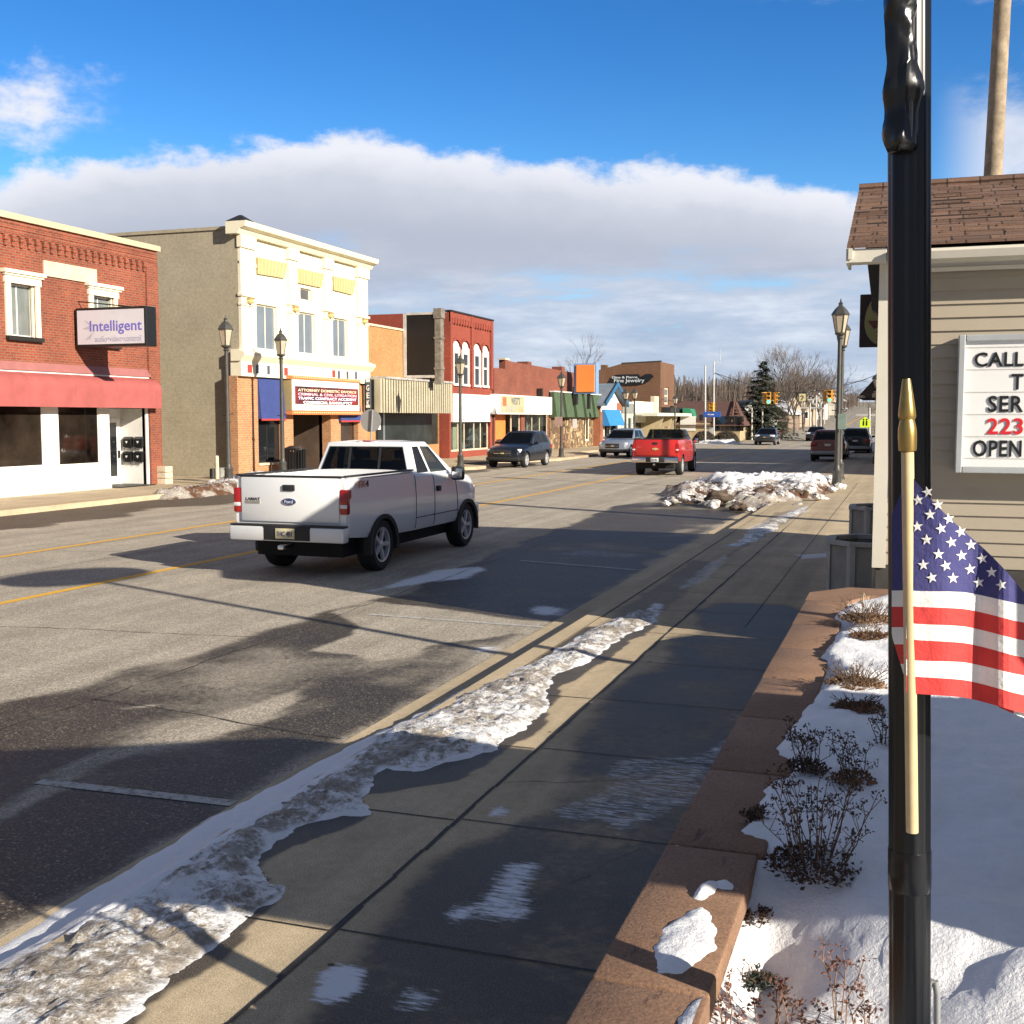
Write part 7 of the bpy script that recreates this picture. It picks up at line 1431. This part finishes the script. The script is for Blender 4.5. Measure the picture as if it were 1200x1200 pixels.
# spruce
def spruce(u, vb, vt, D, label, seed=2):
    b = atD(u, vb, D); b.z = 0; h = atD(u, vt, D).z; r2 = random.Random(seed); t = empty('spruce_tree', b, label=label, cat='tree'); MB().tube([b, b+Vector((0,0,h*.97))], [h*.018, h*.002], 8).build('trunk', M_BARK, t)
    m = MB(); nl = 46
    for k in range(nl):
        f = k/(nl-1); z = h*(.06+.93*f); L_ = h*.47*(1-f)**.85*(1+.2*math.sin(k*2.1))+.12; nb = max(5, int(15*(1-f))+4)
        for j in range(nb):
            a = r2.uniform(0, 2*PI); l = L_*r2.uniform(.6, 1.1); d = Vector((math.cos(a), math.sin(a), -.22)); p = b+Vector((0,0,z))
            for q in range(26):
                s = r2.uniform(.12, 1.); c = p+d*l*s+Vector((0,0,.10*l*s*s)); side = Vector((-d.y, d.x, 0))*r2.uniform(-.5, .5)*l*.34*(1.15-s); c = c+side; e = Vector((r2.uniform(-.5,.5)+d.x*.8, r2.uniform(-.5,.5)+d.y*.8, r2.uniform(-.75,.1)))*r2.uniform(.22, .5); w_ = Vector((-e.y, e.x, r2.uniform(-.1,.1)))*.24; m.quad(c-w_, c+w_, c+e)
    m.build('foliage', mat('spruce needles', (.046, .058, .034), .9, .6, .9), t, recalc=False); return t
spruce(893, 517, 423, 122, 'tall dark green spruce left of the traffic signals')
spruce(846, 505, 454, 210, 'smaller dark conifer top above the brown roofed hall', 5)
# hall with the big brown roof and stone base
hb = atD(800, 518, 118); by_ = hb.y; xl, xr = onY(797, 500, by_).x, onY(873, 500, by_).x; hh = empty('stone_hall', ((xl+xr)/2, by_, 0), label='low stone hall with a very large brown roof across the intersection', cat='building')
ze = onY(850, 495.5, by_).z; zr = onY(850, 470, by_+6).z; m = MB(); m.box(xl-6, xr-.5, by_, by_+12, -.1, ze); m.build('stone_wall', mat('tan ashlar', (.42, .32, .19), .85, .25, 1.2, bmp=.4), hh)
x2 = onY(863, 470, by_+6).x; m = MB(); m.hexa([(xl-7,by_-.3,ze-.3),(xr,by_-.3,ze-.3),(xr,by_+13,ze-.3),(xl-7,by_+13,ze-.3),(xl-7,by_+5.5,zr),(x2,by_+5.5,zr),(x2,by_+7,zr),(xl-7,by_+7,zr)]); m.build('roof', mat('red brown roof shingles', (.105, .052, .042), .9, .15, .8), hh)
m = MB(); A0, A1, A2 = Vector((x2-.1, by_+5.3, zr+.1)), onY(857.5, 494, by_-.35), onY(870.5, 496, by_-.35); m.tube([A0, A1], .08, 5); m.tube([A0, A2], .08, 5)
for k in range(1, 7): m.tube([A0.lerp(A1, k/7), A0.lerp(A2, k/7)], .07, 4)
m.build('gable_frame', mat('dull brown timber', (.16, .08, .06), .8, .2), hh)
for i, u in enumerate((806, 843, 862)): a = onY(u, 510, by_-.02).x; window_x.__name__; o = MB().box(a-.8, a+.8, by_-.06, by_-.01, 1.0, 2.5).build('window', M_WHITE if i < 1 else G_DARK, hh)
for i, (u, lab) in enumerate(((825, 'clipped round dark bush left of the signal pole'), (851, 'clipped round dark bush right of the signal pole'))):
    p = onZ(u, 519.5, 0); bsh = empty('clipped_bush', p, label=lab, cat='bush'); m = MB(); r3 = random.Random(i); w_ = 1.2 if i else 1.1
    for k in range(2600):
        a, e = r3.uniform(0, 2*PI), math.asin(r3.uniform(0, 1)); rr = r3.uniform(.82, 1.03); c = p+Vector((math.cos(a)*math.cos(e)*w_*rr, math.sin(a)*math.cos(e)*1.1*rr, math.sin(e)*1.1*rr)); d = Vector((r3.gauss(0,1), r3.gauss(0,1), r3.gauss(0,1))).normalized()*.13; s = d.orthogonal().normalized()*.05; m.quad(c-s, c+s, c+d)
    m.build('foliage', mat('dark hedge leaves', (.045, .035, .022), .9, .5, 2.), bsh, recalc=False)
# traffic signals
M_SIGY = mat('signal yellow housing', (.72, .36, .04), .45, .08); M_OFF = mat('unlit lens', (.03, .02, .015), .3, .1); M_GLIT = mat('lit green lens', (.1, .8, .5), .3, 0, emit=((.05, .85, .5), 1.6))
def signal_head(mb_h, mb_l, mb_g, c, fac, w=.36, h=1.1, lit=False):
    n_ = Vector((math.sin(fac), -math.cos(fac), 0)); s_ = Vector((n_.y*-1, n_.x, 0)); 
    def B(mb, o, a, b, d0, d1, z0, z1): mb.hexa([o+s_*a+n_*d0+Vector((0,0,z0)), o+s_*b+n_*d0+Vector((0,0,z0)), o+s_*b+n_*d1+Vector((0,0,z0)), o+s_*a+n_*d1+Vector((0,0,z0)), o+s_*a+n_*d0+Vector((0,0,z1)), o+s_*b+n_*d0+Vector((0,0,z1)), o+s_*b+n_*d1+Vector((0,0,z1)), o+s_*a+n_*d1+Vector((0,0,z1))])
    B(mb_h, c, -w/2, w/2, -.12, .08, 0, h)
    for k in range(3):
        z = h*(.17+.33*k); mb = mb_g if (k == 0 and lit) else mb_l; q = c+n_*.085+Vector((0,0,z)); mb.add([q+s_*(.135*math.cos(2*PI*j/14))+Vector((0,0,.135*math.sin(2*PI*j/14))) for j in range(14)], [tuple(range(14))])
        B(mb_h, c, -.15, .15, .08, .26, z+.12, z+.15)
def signal(u, vt, vb, D, label, heads, lit=None):
    a, b = atD(u, vt, D), atD(u, vb, D); h = a.z-b.z; r = empty('traffic_signal', b, label=label, cat='traffic signal', group='traffic signals at the intersection'); mh, ml, mg = MB(), MB(), MB()
    for off, fac, li in heads: signal_head(mh, ml, mg, Vector((b.x+off, b.y+(.3 if fac else 0), b.z)), fac, h*.36, h, li)
    mh.build('housing', M_SIGY, r, recalc=True); ml.build('lens', M_OFF, r, recalc=False)
    if mg.v: mg.build('lit_lens', M_GLIT, r, recalc=False)
    return r
signal(905, 459.5, 473, 95, 'yellow traffic signal cluster hanging in front of the spruce', [(-.3, 0, True), (.25, R(70), False), (-.7, R(-60), False)])
signal(972, 457, 471, 95, 'yellow traffic signal with bright green light beside lamp pair', [(0, 0, True), (-.45, R(-70), False), (.2, R(80), False)])
signal(831.5, 472, 484, 101, 'yellow traffic signal between the two white poles on the left', [(0, R(60), False), (.2, R(150), False)])
a, b = atD(936.5, 470, 95), atD(944.5, 461.5, 95); ts = empty('turn_sign', a, label='cream turn restriction sign hanging between the two signals', cat='sign'); pl_ = MB().box(a.x, b.x, a.y-.03, a.y, a.z, b.z).build('plate', mat('cream sign plate', (.66, .58, .32), .5, .05), ts); c = (a+b)/2; m = MB(); m.tube([(c.x-.06, a.y-.04, c.z-.2), (c.x+.1, a.y-.04, c.z+.05), (c.x-.02, a.y-.04, c.z+.17), (c.x-.15, a.y-.04, c.z+.06)], .035, 5); m.build('arrow', M_BLACK, pl_)
# span wire and the two poles
def mast(u, vb, vt, D, r, m_, label, nm='signal_pole'):
    b = atD(u, vb, D); t = atD(u, vt, D); b.z = 0; o = empty(nm, b, label=label, cat='pole'); MB().tube([b, t], [r, r*.8], 10).build('pole', m_, o, sm=60); return o, t
M_POLEW = mat('pale galvanised pole', (.50, .48, .44), .5, .12, 1.)
o1, tp1 = mast(826.5, 519, 428, 103, .085, M_POLEW, 'pale signal pole left of the yellow signal'); o2, tp2 = mast(836.5, 514, 424, 110, .09, M_POLEW, 'pale signal pole with antenna right of the yellow signal'); a = atD(844, 424.5, 110); m = MB(); m.tube([tp2, a], .03, 5); m.tube([a, atD(844, 409, 110)], .03, 5); m.build('antenna', M_POLEW, o2)
fr = atD(1045, 455, 95); m = MB(); s0 = atD(837, 440, 110); pts = []
for k in range(25): f = k/24; p = s0.lerp(fr, f); p.z -= 1.6*4*f*(1-f)*.4; pts.append(p)
# wire passes above the signals
s0 = atD(837.5, 437, 110); pts = [s0, atD(870, 448, 104), atD(905, 458.5, 95), atD(940, 460.5, 95), atD(972, 456.5, 95), atD(1010, 446, 95), atD(1045, 432, 95)]
m.tube(pts, .028, 5); tag(m.build('span_wire', M_BLACK, loc=s0), 'black span wire carrying the traffic signals over the road', 'wire')
m = MB(); m.tube([s0, atD(866, 452, 130), atD(930, 470, 260)], .03, 5); tag(m.build('utility_wire', M_BLACK, loc=s0), 'utility wire running from the antenna pole into the distance', 'wire')
m = MB(); m.tube([atD(1045, 441, 95), atD(1000, 460, 160), atD(985, 466, 240)], .025, 5); tag(m.build('utility_wire', M_BLACK, loc=atD(1045, 441, 95)), 'faint utility wire above the right sidewalk', 'wire')
ms_ = empty('mast_sign', atD(836, 487, 101), label='blue street name blade hung between the signal poles', cat='sign'); a, b = atD(824, 489, 101), atD(846, 482.5, 101); bl_ = MB().rbox(a.x, b.x, a.y-.05, a.y, a.z, b.z, .04).build('blade', mat('street sign blue', (.03, .10, .42), .45, .1), ms_); MB().box(a.x+.4, b.x-.6, a.y-.062, a.y-.052, a.z+.2, b.z-.2).build('white_band', M_WHITE, bl_)
for u, lab in ((822, 'black pedestrian signal box left of the blue blade'), (841, 'black pedestrian signal box under the blue blade')):
    a, b = atD(u-2.3, 493, 101), atD(u+2.3, 486, 101); r = empty('pedestrian_signal', a, label=lab, cat='signal'); MB().rbox(a.x, b.x, a.y-.2, a.y, a.z, b.z, .03).build('housing', M_BLACK, r); MB().box(a.x+.05, b.x-.05, a.y-.21, a.y-.203, a.z+.06, b.z-.06).build('face', M_OFF, r)
# school crossing sign on the right
c = atD(1014, 488.5, 92); sc_ = empty('crossing_sign', (c.x, c.y, 0), label='fluorescent yellow green pentagon crossing sign on the right', cat='sign'); s = .40; M_FLU = mat('fluorescent yellow green', (.62, .80, .03), .5, .04, emit=((.5, .7, .02), .12)); z_ = onY(1014, 495, c.y).z
p_ = MB().prism([(c.x-s, z_-s), (c.x+s, z_-s), (c.x+s, z_+s*.35), (c.x, z_+s*1.15), (c.x-s, z_+s*.35)], 'y', c.y-.02, c.y).build('plate', M_FLU, sc_)
m = MB(); [m.rbox(c.x+dx-.06, c.x+dx+.06, c.y-.035, c.y-.021, z_-.26, z_+.12, .01) for dx in (-.12, .12)]; [m.lathe([(0,c.y-.035),(.07,c.y-.03),(.07,c.y-.021)], (c.x+dx, 0, z_+.22), 10, 'y') for dx in (-.12, .12)]; m.build('walking_figures', M_BLACK, p_)
MB().rbox(c.x-.1, c.x+.4, c.y+.01, c.y+.03, z_-s-.75, z_-s-.42, .03).build('arrow_plate', M_FLU, sc_); MB().tube([(c.x, c.y+.06, 0), (c.x, c.y+.06, z_+.3)], .04, 6).build('post', M_GREY, sc_)
# houses, poles along the rising road
M_ROOFG = mat('grey green house roof', (.20, .21, .18), .9, .2, .8); M_ROOFS = mat('snowy house roof', (.60, .60, .62), .85, .2, .5)
def house(u, vb, w, d, h, rh, D, wm, rm, label, rot=0.):
    b = atD(u, vb, D); b.z = float(ground_z(b.y)); r = empty('house', b, rot, label, 'house')
    m = MB(); m.box(-w/2, w/2, -d/2, d/2, -.5, h); m.prism([(-w/2, h), (w/2, h), (0, h+rh)], 'y', -d/2, d/2); m.build('wall', wm, r, local=True)
    m = MB(); m.hexa([(-w/2-.5,-d/2-.5,h-.25),(0,-d/2-.5,h+rh),(0,d/2+.5,h+rh),(-w/2-.5,d/2+.5,h-.25),(-w/2-.5,-d/2-.5,h),(0,-d/2-.5,h+rh+.25),(0,d/2+.5,h+rh+.25),(-w/2-.5,d/2+.5,h)]); m.hexa([(.002,-d/2-.5,h+rh),(w/2+.5,-d/2-.5,h-.25),(w/2+.5,d/2+.5,h-.25),(.002,d/2+.5,h+rh),(.002,-d/2-.5,h+rh+.25),(w/2+.5,-d/2-.5,h),(w/2+.5,d/2+.5,h),(.002,d/2+.5,h+rh+.25)]); m.build('roof', rm, r, local=True)
    for x in (-w*.25, w*.22):
        wn = MB().box(x-.55, x+.55, -d/2-.06, -d/2-.01, h*.35, h*.35+1.4).build('window', M_WHITE, r, local=True); MB().box(x-.42, x+.42, -d/2-.07, -d/2-.061, h*.35+.12, h*.35+1.28).build('pane', G_DARK, wn, local=True)
    MB().box(-.5, .5, -d/2-.06, -d/2-.01, 0, 2.1).build('door', M_DARK, r, local=True); return r
house(876, 512, 6, 7, 2.4, 2.0, 150, mat('pale siding', (.5, .5, .47), .7, .1), M_ROOFG, 'small house with green grey gable just right of the stone hall', R(20))
house(921, 506, 8, 8, 3.0, 2.6, 215, mat('tan house siding', (.40, .33, .24), .7, .1), M_ROOFG, 'tan house with grey gable behind the oncoming dark sedan', R(35))
house(943, 502, 8, 8, 3.8, 2.8, 270, mat('white house siding', (.62, .61, .58), .7, .1), M_ROOFS, 'white two storey house above the maroon crossover', R(25))
house(957, 497, 8, 8, 3.2, 2.5, 320, mat('cream house siding', (.52, .48, .38), .7, .1), M_ROOFS, 'cream house partway up the far slope', R(15))
house(969, 492, 8, 8, 3.2, 2.6, 390, mat('grey house siding', (.33, .34, .35), .7, .1), M_ROOFS, 'grey house with snowy roof higher on the far slope', R(25))
house(979, 488, 8, 8, 3.4, 2.8, 470, mat('white far siding', (.6, .6, .6), .7, .1), M_ROOFS, 'highest white house on the far slope', R(10))
house(905, 508, 7, 8, 2.6, 2.2, 190, mat('brown house siding', (.26, .19, .14), .7, .1), M_ROOFS, 'brown house half hidden behind the spruce', R(-10))
def upole(u, vb, vt, D, label, arm=True):
    b = atD(u, vb, D); b.z = float(ground_z(b.y)); t = atD(u, vt, D); o = empty('utility_pole', b, label=label, cat='utility pole', group='utility poles along the far road'); MB().tube([b, t], [.11, .08], 8).build('pole', M_POLEW, o, sm=60)
    if arm: MB().box(t.x-1.2, t.x+1.2, t.y-.08, t.y+.08, t.z-.75, t.z-.55).build('crossarm', M_POLEW, o)
for a in ((949.5, 508, 472, 150, 'utility pole with crossarm left of the signal with green light'), (956.5, 505, 463, 165, 'second far utility pole along the left verge'), (962, 500, 462, 190, 'third far utility pole along the left verge'), (966, 497, 461, 215, 'fourth far utility pole along the left verge'), (971, 495, 470, 260, 'fifth far utility pole, just under the green signal'), (976.5, 492, 472, 300, 'furthest utility pole left of the lamp pair'), (1019, 515, 478, 105, 'utility pole right of the pentagon crossing sign'), (893.5, 515, 477, 120, 'thin pole in front of the spruce'), (881, 516, 478, 120, 'thin pole left of the spruce')): upole(*a, arm='thin' not in a[4])
m = MB(); o = empty('roadside_cabinet', atD(833, 508, 106), label='pale utility cabinet behind the signal poles', cat='cabinet'); a, b = atD(830, 511, 106), atD(835, 501, 106); MB().rbox(a.x, b.x, a.y, a.y+.5, 0, b.z, .04).build('cabinet', M_GREY, o); MB().box(a.x+.05, b.x-.05, a.y-.012, a.y-.002, .3, b.z-.15).build('door', M_POLEW, o)
# distant snowy verge strips beside the rising road
me, P = grid_mesh(np.array([-34,-30,-26,-21.]), np.arange(112, 520, 8.), lambda P: ground_z(P[:,1])+.02+.12*np.abs(nz(P, .2, 3, 3))); add_mesh('snow_verge', me, snow_mat('verge snow', .35, 0), kind='stuff', label='patchy snow on the far verge')
